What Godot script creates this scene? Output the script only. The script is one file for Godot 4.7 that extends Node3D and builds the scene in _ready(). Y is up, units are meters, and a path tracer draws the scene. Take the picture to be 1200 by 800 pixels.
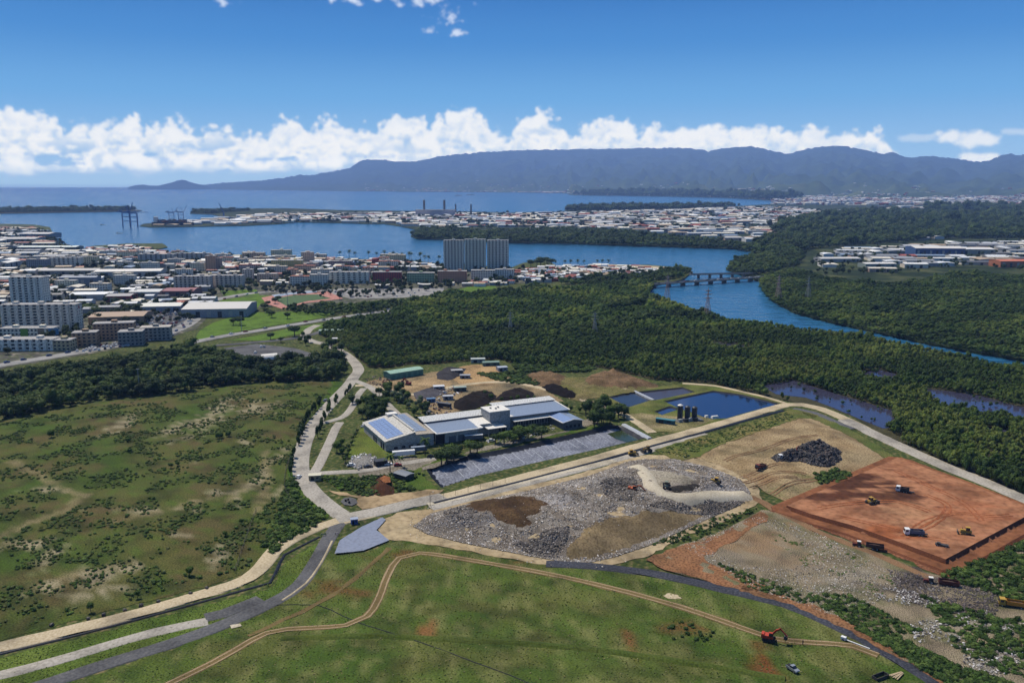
extends Node3D
# An aerial view over a landfill, its sorting plant, mangroves, a bay town, a port and far mountains.
# Metres; the camera stands 150 m above the flat land at the origin and looks along -z.

const EYE := 150.0
const FOCAL := 1000.0      # focal length in pixels of the 1200 x 800 photograph
const HORIZON := 216.0     # photograph row of the level line
var pitch := atan((400.0 - HORIZON) / FOCAL)
var rng := RandomNumberGenerator.new()
var taken := {}
var noise_a := FastNoiseLite.new()
var noise_b := FastNoiseLite.new()
var M := {}

# ---------------------------------------------------------------- pixel to place
func ray(u: float, v: float) -> Vector3:
	var up := Vector3(0, cos(pitch), -sin(pitch))
	var fw := Vector3(0, -sin(pitch), -cos(pitch))
	return Vector3((u - 600.0) / FOCAL, 0, 0) + up * ((400.0 - v) / FOCAL) + fw

func gp(u: float, v: float, y := 0.0) -> Vector3:
	var d := ray(u, v)
	return Vector3(0, EYE, 0) + d * ((y - EYE) / minf(d.y, -0.0008))

func gt(u: float, v: float) -> Vector3:
	var p := gp(u, v)
	for i in 5:
		p = gp(u, v, terrain(p.x, p.z))
	return p

func mpp(v: float) -> float:
	return EYE / (cos(pitch) * (v - HORIZON))

func poly(a: Array) -> PackedVector2Array:
	var r := PackedVector2Array()
	for i in range(0, a.size(), 2):
		var p := gt(a[i], a[i + 1])
		r.append(Vector2(p.x, p.z))
	return r

func to_pixel(p: Vector3) -> Vector2:
	var q := p - Vector3(0, EYE, 0)
	var up := Vector3(0, cos(pitch), -sin(pitch))
	var fw := Vector3(0, -sin(pitch), -cos(pitch))
	var z := q.dot(fw)
	if z <= 0.0:
		return Vector2(-9999, -9999)
	return Vector2(600.0 + FOCAL * q.x / z, 400.0 - FOCAL * q.dot(up) / z)

# the grassed slope in front rises gently towards the eye
var hill_a := Vector2.ZERO
var hill_b := Vector2.ZERO
var hill_c := Vector2.ZERO
var hill_ready := false
func side(p: Vector2, a: Vector2, b: Vector2) -> float:
	var d := (b - a).normalized()
	return d.x * (p.y - a.y) - d.y * (p.x - a.x)

func terrain(x: float, z: float) -> float:
	var p := Vector2(x, z)
	var y := 0.0
	if hill_ready and z > -480.0:
		y = 8.0 * smoothstep(0.0, 110.0, minf(side(p, hill_a, hill_b), side(p, hill_c, hill_a)))
	for t in terraces:
		if (t.box as Rect2).has_point(p) and Geometry2D.is_point_in_polygon(p, t.pl):
			y += t.h * smoothstep(0.0, t.w, edge_distance(p, t.pl))
	return y

# raised ground: the tip, the red platform, the sandy terrace
var terraces := []
func raise_ground(pl: PackedVector2Array, h: float, w: float) -> PackedVector2Array:
	var b := Rect2(pl[0], Vector2.ZERO)
	for p in pl:
		b = b.expand(p)
	terraces.append({"pl": pl, "box": b, "h": h, "w": w})
	return pl

func edge_distance(p: Vector2, pl: PackedVector2Array) -> float:
	var best := 1e12
	var n := pl.size()
	for i in n:
		var a := pl[i]
		var ab := pl[(i + 1) % n] - a
		var t := clampf((p - a).dot(ab) / maxf(ab.length_squared(), 1e-6), 0.0, 1.0)
		best = minf(best, (p - a - ab * t).length_squared())
	return sqrt(best)

# ---------------------------------------------------------------- meshes
class MB:
	var v := PackedVector3Array()
	var n := PackedVector3Array()
	var c := PackedColorArray()
	var col := Color.WHITE
	func tri(a: Vector3, b: Vector3, d: Vector3, hint: Vector3) -> void:
		var m := (d - a).cross(b - a)
		if m.length_squared() < 1e-14:
			return
		m = m.normalized()
		if m.dot(hint) < 0.0:
			m = -m
			var s := b
			b = d
			d = s
		v.append(a); v.append(b); v.append(d)
		for i in 3:
			n.append(m)
			c.append(col)
	func quad(a: Vector3, b: Vector3, d: Vector3, e: Vector3, hint: Vector3) -> void:
		tri(a, b, d, hint)
		tri(a, d, e, hint)
	# a box of the size s round the middle of the frame t; top and bottom may be narrowed
	func box(t: Transform3D, s: Vector3, narrow := Vector2.ONE) -> void:
		var h := s * 0.5
		var p: Array[Vector3] = []
		for y in [-1.0, 1.0]:
			var k := narrow if y > 0.0 else Vector2.ONE
			for q in [Vector2(-1, -1), Vector2(1, -1), Vector2(1, 1), Vector2(-1, 1)]:
				p.append(t * Vector3(q.x * h.x * k.x, y * h.y, q.y * h.z * k.y))
		var m := t.origin
		for f in [[0, 1, 2, 3], [4, 5, 6, 7], [0, 1, 5, 4], [1, 2, 6, 5], [2, 3, 7, 6], [3, 0, 4, 7]]:
			quad(p[f[0]], p[f[1]], p[f[2]], p[f[3]], (p[f[0]] + p[f[1]] + p[f[2]] + p[f[3]]) * 0.25 - m)
	func bx(cx: float, cy: float, cz: float, sx: float, sy: float, sz: float, narrow := Vector2.ONE) -> void:
		box(Transform3D(Basis(), Vector3(cx, cy, cz)), Vector3(sx, sy, sz), narrow)
	func bar(a: Vector3, b: Vector3, w: float, h := -1.0) -> void:
		var d := b - a
		if d.length() < 1e-4:
			return
		var z := d.normalized()
		var x := (Vector3.UP if absf(z.y) < 0.95 else Vector3.RIGHT).cross(z).normalized()
		box(Transform3D(Basis(x, z.cross(x), z), (a + b) * 0.5), Vector3(w, w if h < 0.0 else h, d.length()))
	func tube(a: Vector3, b: Vector3, r0: float, r1: float, seg := 8, caps := true) -> void:
		var z := (b - a).normalized()
		var x := (Vector3.UP if absf(z.y) < 0.95 else Vector3.RIGHT).cross(z).normalized()
		var y := z.cross(x)
		for i in seg:
			var s := TAU * i / seg
			var e := TAU * (i + 1) / seg
			var d0 := x * cos(s) + y * sin(s)
			var d1 := x * cos(e) + y * sin(e)
			quad(a + d0 * r0, a + d1 * r0, b + d1 * r1, b + d0 * r1, d0 + d1)
			if caps:
				tri(a, a + d0 * r0, a + d1 * r0, -z)
				tri(b, b + d0 * r1, b + d1 * r1, z)
	func ball(m: Vector3, r: Vector3, seg := 8, rings := 5, rough := 0.0, seed_ := 0) -> void:
		var f := func(i: int, j: int) -> Vector3:
			var th := PI * j / rings
			var ph := TAU * (i % seg) / seg
			var d := Vector3(sin(th) * cos(ph), cos(th), sin(th) * sin(ph))
			var k := 1.0 + rough * (fposmod(sin((i % seg) * 12.9898 + j * 78.233 + seed_ * 3.7) * 43758.5453, 1.0) - 0.5)
			return m + d * r * (1.0 if j == 0 or j == rings else k)
		for j in rings:
			for i in seg:
				var a: Vector3 = f.call(i, j)
				var b: Vector3 = f.call(i + 1, j)
				var d: Vector3 = f.call(i + 1, j + 1)
				var e: Vector3 = f.call(i, j + 1)
				quad(a, b, d, e, (a + b + d + e) * 0.25 - m)
	# a roof or wedge: the outline in the x-y plane pushed along z by l, ends closed
	func prism(t: Transform3D, o: Array, l: float) -> void:
		var m := Vector2.ZERO
		for q in o:
			m += q / o.size()
		var k := o.size()
		var mid := t * Vector3(m.x, m.y, 0)
		for i in k:
			var a: Vector2 = o[i]
			var b: Vector2 = o[(i + 1) % k]
			var p0 := t * Vector3(a.x, a.y, -l / 2)
			var p1 := t * Vector3(b.x, b.y, -l / 2)
			var p2 := t * Vector3(b.x, b.y, l / 2)
			var p3 := t * Vector3(a.x, a.y, l / 2)
			quad(p0, p1, p2, p3, t.basis * Vector3((a + b).x * 0.5 - m.x, (a + b).y * 0.5 - m.y, 0))
		for s in [-1.0, 1.0]:
			for i in k:
				tri(t * Vector3(m.x, m.y, s * l / 2), t * Vector3(o[i].x, o[i].y, s * l / 2), t * Vector3(o[(i + 1) % k].x, o[(i + 1) % k].y, s * l / 2), t.basis * Vector3(0, 0, s))
	func mesh() -> ArrayMesh:
		var a := []
		a.resize(Mesh.ARRAY_MAX)
		a[Mesh.ARRAY_VERTEX] = v
		a[Mesh.ARRAY_NORMAL] = n
		a[Mesh.ARRAY_COLOR] = c
		var m := ArrayMesh.new()
		m.add_surface_from_arrays(Mesh.PRIMITIVE_TRIANGLES, a)
		return m

# ---------------------------------------------------------------- nodes
func numbered(called: String) -> String:
	taken[called] = taken.get(called, -1) + 1
	return called if taken[called] == 0 else "%s_%03d" % [called, taken[called]]

func tag(o: Node, label: String, category: String, group := "", kind := "") -> Node:
	if label: o.set_meta("label", label)
	if category: o.set_meta("category", category)
	if group: o.set_meta("group", group)
	if kind: o.set_meta("kind", kind)
	return o

func thing(called: String, at: Vector3, turn: float, label: String, category: String, group := "") -> Node3D:
	var o := Node3D.new()
	o.name = numbered(called)
	add_child(o)
	o.position = at
	o.rotation.y = turn
	tag(o, label, category, group)
	return o

func part(parent: Node, called: String, b, m: Material, at := Vector3.ZERO) -> MeshInstance3D:
	var o := MeshInstance3D.new()
	o.name = numbered(called) if parent == self else called
	o.mesh = b.mesh() if b is MB else b
	o.material_override = m
	parent.add_child(o, true)
	o.position = at
	return o

func structure(called: String, mesh: Mesh, m: Material, label := "", kind := "structure") -> MeshInstance3D:
	var o := part(self, called, mesh, m)
	o.set_meta("kind", kind)
	if label: o.set_meta("label", label)
	return o

func copy(o: Node3D, at: Vector3, turn: float, label := "", group := "") -> Node3D:
	var c: Node3D = o.duplicate()
	var base := String(o.name)
	var cut := base.length() - 4
	if cut > 0 and base[cut] == "_" and base.substr(cut + 1).is_valid_int():
		base = base.substr(0, cut)
	c.name = numbered(base)
	add_child(c)
	c.position = at
	c.rotation.y = turn
	if label: c.set_meta("label", label)
	if group: c.set_meta("group", group)
	return c

func swarm(parent: Node, called: String, mesh: Mesh, m: Material, spots: Array, colors: Array) -> MultiMeshInstance3D:
	var mm := MultiMesh.new()
	mm.transform_format = MultiMesh.TRANSFORM_3D
	mm.use_colors = true
	mm.mesh = mesh
	mm.instance_count = spots.size()
	for i in spots.size():
		mm.set_instance_transform(i, spots[i])
		mm.set_instance_color(i, colors[i])
	var o := MultiMeshInstance3D.new()
	o.name = numbered(called) if parent == self else called
	o.multimesh = mm
	o.material_override = m
	o.set_meta("kind", "stuff")
	parent.add_child(o, true)
	return o

# ---------------------------------------------------------------- sheets of ground
# A sheet over the outline pl (x, z), cut into cells; relief lifts it, tint colours its vertices.
func sheet(pl: PackedVector2Array, off: float, cell: float, relief = null, tint = null, holes := [], level := false) -> ArrayMesh:
	var lo := Vector2(1e9, 1e9)
	var hi := -lo
	for p in pl:
		lo = lo.min(p)
		hi = hi.max(p)
	lo = (lo / cell).floor() * cell
	var nx := int(ceil((hi.x - lo.x) / cell))
	var nz := int(ceil((hi.y - lo.y) / cell))
	var inside := PackedByteArray()
	inside.resize((nx + 1) * (nz + 1))
	for j in nz + 1:
		for i in nx + 1:
			inside[j * (nx + 1) + i] = 1 if Geometry2D.is_point_in_polygon(lo + Vector2(i, j) * cell, pl) else 0
	# cells that an edge of the outline or of a hole passes
	var crossed := {}
	for k in holes.size() + 1:
		var o: PackedVector2Array = pl if k == 0 else holes[k - 1]
		for i in o.size():
			var a := o[i]
			var b := o[(i + 1) % o.size()]
			var steps := int(ceil(a.distance_to(b) / cell * 4.0)) + 1
			for s in steps + 1:
				var q := (a.lerp(b, float(s) / steps) - lo) / cell
				for e in [Vector2(0, 0), Vector2(0.3, 0), Vector2(-0.3, 0), Vector2(0, 0.3), Vector2(0, -0.3)]:
					crossed[Vector2i((q + e).floor())] = true
	var verts := PackedVector3Array()
	var index := PackedInt32Array()
	var at := {}
	var get_ := func(p: Vector2) -> int:
		var key := Vector2i((p * 40.0).round())
		if at.has(key):
			return at[key]
		var y := off if level else off + terrain(p.x, p.y)
		if relief != null:
			y += relief.call(p)
		at[key] = verts.size()
		verts.append(Vector3(p.x, y, p.y))
		return verts.size() - 1
	for j in nz:
		for i in nx:
			var p := lo + Vector2(i, j) * cell
			var c := PackedVector2Array([p, p + Vector2(cell, 0), p + Vector2(cell, cell), p + Vector2(0, cell)])
			var w := nx + 1
			var s := inside[j * w + i] + inside[j * w + i + 1] + inside[(j + 1) * w + i] + inside[(j + 1) * w + i + 1]
			if not crossed.has(Vector2i(i, j)):
				if s < 4:
					continue
				var gone := false
				for h in holes:
					if Geometry2D.is_point_in_polygon(p + Vector2(cell, cell) * 0.5, h):
						gone = true
				if gone:
					continue
				var a0: int = get_.call(c[0])
				var a1: int = get_.call(c[1])
				var a2: int = get_.call(c[2])
				var a3: int = get_.call(c[3])
				index.append_array([a0, a1, a2, a0, a2, a3])
				continue
			var pieces := Geometry2D.intersect_polygons(c, pl)
			for h in holes:
				var next: Array[PackedVector2Array] = []
				for q in pieces:
					for r in Geometry2D.clip_polygons(q, h):
						if not Geometry2D.is_polygon_clockwise(r):
							next.append(r)
				pieces = next
			for q in pieces:
				var t := Geometry2D.triangulate_polygon(q)
				for k in range(0, t.size(), 3):
					var a := q[t[k]]
					var b := q[t[k + 1]]
					var d := q[t[k + 2]]
					if absf((b - a).cross(d - a)) < 1e-3:
						continue
					var i0: int = get_.call(a)
					var i1: int = get_.call(b)
					var i2: int = get_.call(d)
					if i0 == i1 or i1 == i2 or i0 == i2:
						continue
					# clockwise from above
					if (b - a).cross(d - a) > 0.0:
						index.append_array([i0, i1, i2])
					else:
						index.append_array([i0, i2, i1])
	var normals := PackedVector3Array()
	normals.resize(verts.size())
	for k in range(0, index.size(), 3):
		var a := verts[index[k]]
		var m := (verts[index[k + 2]] - a).cross(verts[index[k + 1]] - a)
		for e in 3:
			normals[index[k + e]] += m
	var colors := PackedColorArray()
	for k in verts.size():
		normals[k] = normals[k].normalized()
		if tint != null:
			colors.append(tint.call(Vector2(verts[k].x, verts[k].z)))
	var arr := []
	arr.resize(Mesh.ARRAY_MAX)
	arr[Mesh.ARRAY_VERTEX] = verts
	arr[Mesh.ARRAY_NORMAL] = normals
	if tint != null:
		arr[Mesh.ARRAY_COLOR] = colors
	arr[Mesh.ARRAY_INDEX] = index
	var mesh := ArrayMesh.new()
	mesh.add_surface_from_arrays(Mesh.PRIMITIVE_TRIANGLES, arr)
	return mesh

# A smooth line of ground points through pixels [u, v, u, v ...]
func line(px: Array, step := 6.0) -> PackedVector2Array:
	var c := poly(px)
	var out := PackedVector2Array()
	for i in c.size() - 1:
		var p0 := c[maxi(i - 1, 0)]
		var p3 := c[mini(i + 2, c.size() - 1)]
		var k := maxi(1, int(c[i].distance_to(c[i + 1]) / step))
		for s in k:
			out.append(c[i].cubic_interpolate(c[i + 1], p0, p3, float(s) / k))
	out.append(c[c.size() - 1])
	return out

# A band along a line; prof: list of [offset across, height], left to right
func band(ln: PackedVector2Array, prof: Array, off: float, shift := 0.0, wobble := 0.0, tint = null) -> ArrayMesh:
	var verts := PackedVector3Array()
	var index := PackedInt32Array()
	var colors := PackedColorArray()
	var k := prof.size()
	for i in ln.size():
		var d := (ln[mini(i + 1, ln.size() - 1)] - ln[maxi(i - 1, 0)]).normalized()
		var nrm := Vector2(-d.y, d.x)
		for e in k:
			var wob := wobble * noise_a.get_noise_2d(ln[i].x * 9.0 + e * 57.0, ln[i].y * 9.0)
			var p = ln[i] + nrm * (prof[e][0] + shift + wob)
			verts.append(Vector3(p.x, off + terrain(p.x, p.y) + prof[e][1], p.y))
			if tint != null:
				colors.append(tint.call(p))
	for i in ln.size() - 1:
		for e in k - 1:
			var a := i * k + e
			# clockwise seen from above
			index.append_array([a, a + k + 1, a + 1, a, a + k, a + k + 1])
	var normals := PackedVector3Array()
	normals.resize(verts.size())
	for t in range(0, index.size(), 3):
		var m := (verts[index[t + 2]] - verts[index[t]]).cross(verts[index[t + 1]] - verts[index[t]])
		if m.y < 0.0:
			m = -m
			var s := index[t + 1]
			index[t + 1] = index[t + 2]
			index[t + 2] = s
		for e in 3:
			normals[index[t + e]] += m
	for t in normals.size():
		normals[t] = normals[t].normalized()
	var arr := []
	arr.resize(Mesh.ARRAY_MAX)
	arr[Mesh.ARRAY_VERTEX] = verts
	arr[Mesh.ARRAY_NORMAL] = normals
	if tint != null:
		arr[Mesh.ARRAY_COLOR] = colors
	arr[Mesh.ARRAY_INDEX] = index
	var mesh := ArrayMesh.new()
	mesh.add_surface_from_arrays(Mesh.PRIMITIVE_TRIANGLES, arr)
	return mesh

func flat(w: float) -> Array:
	return [[-w / 2 - 0.35, -0.4], [-w / 2, 0.0], [0.0, 0.04], [w / 2, 0.0], [w / 2 + 0.35, -0.4]]

# an outline from pixels with an uneven natural edge
func ragged(px: Array, amp := 1.2, step := 3.0) -> PackedVector2Array:
	var c := poly(px)
	var out := PackedVector2Array()
	var n := c.size()
	for i in n:
		var a := c[i]
		var b := c[(i + 1) % n]
		var d := (b - a).normalized()
		var k := maxi(1, int(a.distance_to(b) / step))
		for s in k:
			var p := a.cubic_interpolate(b, c[(i - 1 + n) % n], c[(i + 2) % n], float(s) / k).lerp(a.lerp(b, float(s) / k), 0.6)
			var o := amp * (1.3 * noise_b.get_noise_2d(p.x * 2.0, p.y * 2.0) + noise_b.get_noise_2d(p.x * 7.0 + 50.0, p.y * 7.0))
			out.append(p + Vector2(-d.y, d.x) * o)
	return out

# ---------------------------------------------------------------- materials
func rgb(r: float, g: float, b: float) -> Color:
	return Color(r / 255.0, g / 255.0, b / 255.0)

func ntex(stops: Array, freq: float, octaves := 4, kind := FastNoiseLite.TYPE_SIMPLEX_SMOOTH, seed_ := 1, size := 512) -> NoiseTexture2D:
	var f := FastNoiseLite.new()
	f.noise_type = kind
	f.frequency = freq
	f.fractal_octaves = octaves
	f.seed = seed_
	var t := NoiseTexture2D.new()
	t.width = size
	t.height = size
	t.seamless = true
	t.noise = f
	var g := Gradient.new()
	var off := PackedFloat32Array()
	var col := PackedColorArray()
	for s in stops:
		off.append(s[0])
		col.append(s[1])
	g.offsets = off
	g.colors = col
	t.color_ramp = g
	return t

func ground_mat(stops: Array, tile: float, freq := 0.05, octaves := 5, rough := 0.95, detail := true, kind := FastNoiseLite.TYPE_SIMPLEX_SMOOTH, seed_ := 1) -> StandardMaterial3D:
	var m := StandardMaterial3D.new()
	m.albedo_texture = ntex(stops, freq, octaves, kind, seed_)
	m.uv1_triplanar = true
	m.uv1_world_triplanar = true
	m.uv1_scale = Vector3.ONE / tile
	m.roughness = rough
	m.metallic_specular = 0.2
	m.vertex_color_use_as_albedo = true
	if detail:
		m.detail_enabled = true
		m.detail_uv_layer = BaseMaterial3D.DETAIL_UV_2
		m.detail_blend_mode = BaseMaterial3D.BLEND_MODE_MUL
		m.detail_albedo = M.detail
		m.uv2_triplanar = true
		m.uv2_world_triplanar = true
		m.uv2_scale = Vector3.ONE / 131.0
	return m

func plain(c: Color, rough := 0.7, metal := 0.0, spec := 0.4) -> StandardMaterial3D:
	var m := StandardMaterial3D.new()
	m.albedo_color = c
	m.roughness = rough
	m.metallic = metal
	m.metallic_specular = spec
	return m

# paint or sheet metal with slight streaks and dirt
func worn(c: Color, tile := 9.0, rough := 0.6, metal := 0.0, amount := 1.0) -> StandardMaterial3D:
	var m := plain(c, rough, metal)
	m.albedo_texture = M.dirt if amount >= 1.0 else M.dirt_soft
	m.uv1_triplanar = true
	m.uv1_world_triplanar = true
	m.uv1_scale = Vector3.ONE / tile
	return m

# ---------------------------------------------------------------- sky
var cloud_top := [0, 126, 33, 119, 60, 128, 72, 133, 80, 148, 90, 141, 120, 141, 140, 132, 165, 133, 174, 143, 200, 140, 215, 135, 224, 139, 232, 148, 270, 147, 300, 155, 316, 158, 323, 143, 335, 136, 352, 135, 364, 143, 388, 131, 402, 139, 430, 141, 442, 147, 456, 136, 475, 127, 498, 130, 504, 144, 511, 131, 522, 127, 548, 125, 570, 134, 579, 151, 596, 155, 606, 136, 630, 123, 652, 132, 668, 148, 690, 141, 712, 130, 728, 133, 748, 148, 764, 134, 782, 146, 820, 141, 842, 146, 862, 143, 886, 138, 906, 141, 926, 150, 950, 143, 970, 146, 984, 153, 1002, 148, 1026, 144, 1036, 156, 1044, 172, 1060, 190, 1200, 200]

func table(a: Array, x: float) -> float:
	if x <= a[0]:
		return a[1]
	for i in range(2, a.size(), 2):
		if x <= a[i]:
			return lerpf(a[i - 1], a[i + 1], (x - a[i - 2]) / (a[i] - a[i - 2]))
	return a[a.size() - 1]

const EXPOSURE := 1.22
const HAZE := 0.00005
# what lies behind the air's own haze: brightness above the haze for a wished look at this elevation
func behind_haze(c: Color, el: float, az := 0.0) -> Color:
	var l := minf(minf(49600.0 / maxf(absf(cos(az)), 0.02), 49600.0 / maxf(absf(sin(az)), 0.02)), 1375.0 / maxf(tan(el), 0.001))
	var t := exp(-HAZE * l)
	var air := Color(0.122, 0.215, 0.452) * (1.0 - t)
	return Color(maxf(0.02, (c.r / EXPOSURE - air.r) / t), maxf(0.05, (c.g / EXPOSURE - air.g) / t), maxf(0.1, (c.b / EXPOSURE - air.b) / t))

func sky_color(deg: float) -> Color:
	var t := [[0.0, Color(0.36, 0.55, 0.80)], [2.0, Color(0.30, 0.52, 0.81)], [5.5, Color(0.165, 0.41, 0.76)], [9.0, Color(0.084, 0.28, 0.65)], [12.5, Color(0.050, 0.195, 0.54)], [25.0, Color(0.07, 0.19, 0.46)], [60.0, Color(0.08, 0.175, 0.40)], [90.0, Color(0.08, 0.17, 0.38)]]
	for i in range(1, t.size()):
		if deg <= t[i][0]:
			var k: float = smoothstep(t[i - 1][0], t[i][0], deg) * 0.3 + 0.7 * (deg - t[i - 1][0]) / (t[i][0] - t[i - 1][0])
			return (t[i - 1][1] as Color).lerp(t[i][1], k)
	return t[t.size() - 1][1]

func make_sky() -> Image:
	var w := 4096
	var h := 2048
	var im := Image.create(w, h, false, Image.FORMAT_RGBF)
	for j in h:
		im.fill_rect(Rect2i(0, j, w, 1), behind_haze(sky_color(maxf(0.0, 90.0 - (j + 0.5) * 180.0 / h)), deg_to_rad(maxf(0.0, 90.0 - (j + 0.5) * 180.0 / h))))
	# low down the way through the haze differs with the direction
	for j in range(h / 2 - int(3.0 / 180.0 * h), h / 2):
		var e := deg_to_rad(90.0 - (j + 0.5) * 180.0 / h)
		var c := sky_color(rad_to_deg(e))
		for i in range(0, w, 8):
			im.fill_rect(Rect2i(i, j, 8, 1), behind_haze(c, e, (i + 4.0) / w * TAU))
	var big := FastNoiseLite.new()
	big.noise_type = FastNoiseLite.TYPE_SIMPLEX_SMOOTH
	big.fractal_octaves = 5
	big.frequency = 0.022
	big.fractal_gain = 0.55
	big.seed = 4
	var cell := FastNoiseLite.new()
	cell.noise_type = FastNoiseLite.TYPE_CELLULAR
	cell.cellular_return_type = FastNoiseLite.RETURN_DISTANCE
	cell.fractal_octaves = 3
	cell.frequency = 0.066
	cell.fractal_gain = 0.5
	cell.seed = 9
	# billows: rounded lumps, high inside each cell
	var bil := func(x: float, y: float) -> float:
		var wx: float = x + 5.0 * big.get_noise_2d(x * 2.0 + 300.0, y * 2.0)
		return -cell.get_noise_2d(wx, y * 1.15) + 0.5 * big.get_noise_2d(x, y * 1.2)
	var per_px := 360.0 / w
	for j in range(h / 2 - int(9.0 / 180.0 * h), h / 2 + 1):
		var el := deg_to_rad(90.0 - (j + 0.5) * 180.0 / h)
		for i in w:
			var az := deg_to_rad((i + 0.5) * per_px)
			if az > PI:
				az -= TAU
			var u: float
			var v: float
			var inside := absf(az) < deg_to_rad(34.0)
			if inside:
				u = 600.0 + FOCAL * tan(az) * 1.0171
				v = HORIZON - FOCAL * tan(el) / cos(az) * 1.017
			else:
				u = 600.0 + (FOCAL * 0.686 + (absf(az) - deg_to_rad(34.0)) * 1100.0) * signf(az)
				v = HORIZON - FOCAL * tan(el) * 1.2
			if v < 90.0:
				continue
			var top: float
			var base := 203.0
			if u < 0.0:
				top = lerpf(126.0, 140.0 + 34.0 * big.get_noise_1d(u * 0.6) - 9.0 * sin(u * 0.05), clampf(-u / 60.0, 0.0, 1.0))
			elif u > 1200.0:
				top = lerpf(200.0, 158.0 + 50.0 * big.get_noise_1d(u * 0.4), clampf((u - 1200.0) / 200.0, 0.0, 1.0))
			else:
				top = table(cloud_top, u)
			var b: float = bil.call(u, v)
			var edge := v - top - 13.0 + (b - 0.35) * 26.0 + 6.0 * big.get_noise_2d(u * 4.0, v * 4.0)
			var d := smoothstep(-3.0, 9.0, edge) * smoothstep(top - 7.0, top + 3.0, v)
			# lower down the bank breaks into flat streaks with blue between
			var st := big.get_noise_2d(u * 0.45 + 70.0, v * 2.3) + 0.5 * big.get_noise_2d(u * 1.6, v * 3.0 + 40.0)
			var gap_ := smoothstep(150.0, 192.0, v) * (1.0 if u < 430.0 else 0.35)
			d *= clampf(1.0 - gap_ * smoothstep(-0.05, -0.45, st) * 1.2, 0.0, 1.0)
			d *= 1.0 - smoothstep(base - 12.0, base + 3.0, v + 9.0 * big.get_noise_2d(u * 0.6, v * 1.6 + 90.0))
			if u > 1040.0 and u < 1230.0:
				for s in [[1105.0, 161.0, 17.0, 7.0], [1142.0, 165.0, 26.0, 9.0], [1146.0, 187.0, 24.0, 7.0], [1190.0, 156.0, 22.0, 4.0], [1075.0, 163.0, 30.0, 4.0]]:
					var e := 1.0 - Vector2((u - s[0]) / s[2], (v - s[1]) / s[3]).length() + (b - 0.3) * 0.9
					d = maxf(d, smoothstep(0.0, 0.6, e) * (0.85 if s[3] > 5.0 else 0.35))
			if d < 0.004:
				continue
			# thin and thick parts of the white cloud: the blue behind shows through the thin ones
			var thick: float = clampf(0.66 + 0.75 * (b - 0.3) + 0.6 * big.get_noise_2d(u * 2.2 + 30.0, v * 3.0) + 0.7 * big.get_noise_2d(u * 0.9 + 11.0, v * 1.9) + 0.35 * big.get_noise_2d(u * 5.0, v * 5.0 + 9.0), 0.22, 1.0)
			var c := behind_haze(Color(0.85, 0.88, 0.93), el, az)
			var bg := im.get_pixel(i, j)
			im.set_pixel(i, j, bg.lerp(c, d * lerpf(0.95, thick, smoothstep(2.0, 26.0, edge))))
	# a few torn wisps high up, some of them over the top edge of the view
	for s in [[505.0, 3.0, 48.0, 13.0], [525.0, 14.0, 18.0, 12.0], [405.0, 0.0, 34.0, 6.0], [265.0, 4.0, 12.0, 5.0], [503.0, 32.0, 10.0, 6.0], [536.0, 38.0, 10.0, 5.0], [450.0, -8.0, 60.0, 10.0], [800.0, -60.0, 70.0, 14.0], [200.0, -50.0, 80.0, 12.0], [-300.0, 10.0, 70.0, 12.0], [1500.0, 20.0, 60.0, 12.0], [1900.0, -20.0, 80.0, 14.0], [-900.0, -10.0, 80.0, 14.0]]:
		var d0 := ray(s[0], s[1]).normalized()
		var az0 := atan2(d0.x, -d0.z)
		var el0 := asin(d0.y)
		var k := 0.00098
		var rx: float = s[2] * k * 1.8
		var ry: float = s[3] * k * 1.8
		for j in range(int((PI / 2 - el0 - ry) / PI * h), int((PI / 2 - el0 + ry) / PI * h) + 1):
			for ii in range(int((az0 - rx) / TAU * w), int((az0 + rx) / TAU * w) + 1):
				var x := ((ii + 0.5) / w * TAU - az0) / k
				var y := ((PI / 2 - (j + 0.5) / h * PI) - el0) / k
				var e: float = 1.0 - Vector2(x / s[2], y / s[3]).length() + 1.5 * big.get_noise_2d(s[0] + x * 2.0, s[1] - y * 2.6) - 0.35
				var d := smoothstep(0.0, 0.9, e) * 0.8
				if d > 0.003:
					var i := posmod(ii, w)
					im.set_pixel(i, j, im.get_pixel(i, j).lerp(Color(0.86, 0.91, 0.98), d))
	return im

func make_world() -> void:
	var cam := Camera3D.new()
	cam.name = "camera"
	add_child(cam)
	cam.position = Vector3(0, EYE, 0)
	cam.rotation.x = -pitch
	cam.fov = rad_to_deg(2.0 * atan(400.0 / FOCAL))
	cam.near = 1.0
	cam.far = 120000.0
	cam.current = true
	var sun := DirectionalLight3D.new()
	sun.name = "sun"
	add_child(sun)
	var az := Vector2(0.68, 0.73).normalized() * cos(deg_to_rad(57.0))
	sun.basis = Basis.looking_at(Vector3(az.x, -sin(deg_to_rad(57.0)), az.y))
	sun.light_energy = 1.5
	sun.light_color = Color(1.0, 0.965, 0.91)
	sun.light_angular_distance = 0.5
	sun.shadow_enabled = true
	var e := Environment.new()
	e.background_mode = Environment.BG_SKY
	var sky := Sky.new()
	var pan := PanoramaSkyMaterial.new()
	pan.panorama = ImageTexture.create_from_image(make_sky())
	sky.sky_material = pan
	e.sky = sky
	e.tonemap_mode = Environment.TONE_MAPPER_LINEAR
	e.tonemap_exposure = EXPOSURE
	e.fog_enabled = true
	e.fog_density = HAZE
	e.fog_light_color = Color(0.60, 0.75, 1.0)
	e.sdfgi_enabled = true
	e.ssao_enabled = true
	e.ssil_enabled = true
	var we := WorldEnvironment.new()
	we.name = "world"
	we.environment = e
	add_child(we)

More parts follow.
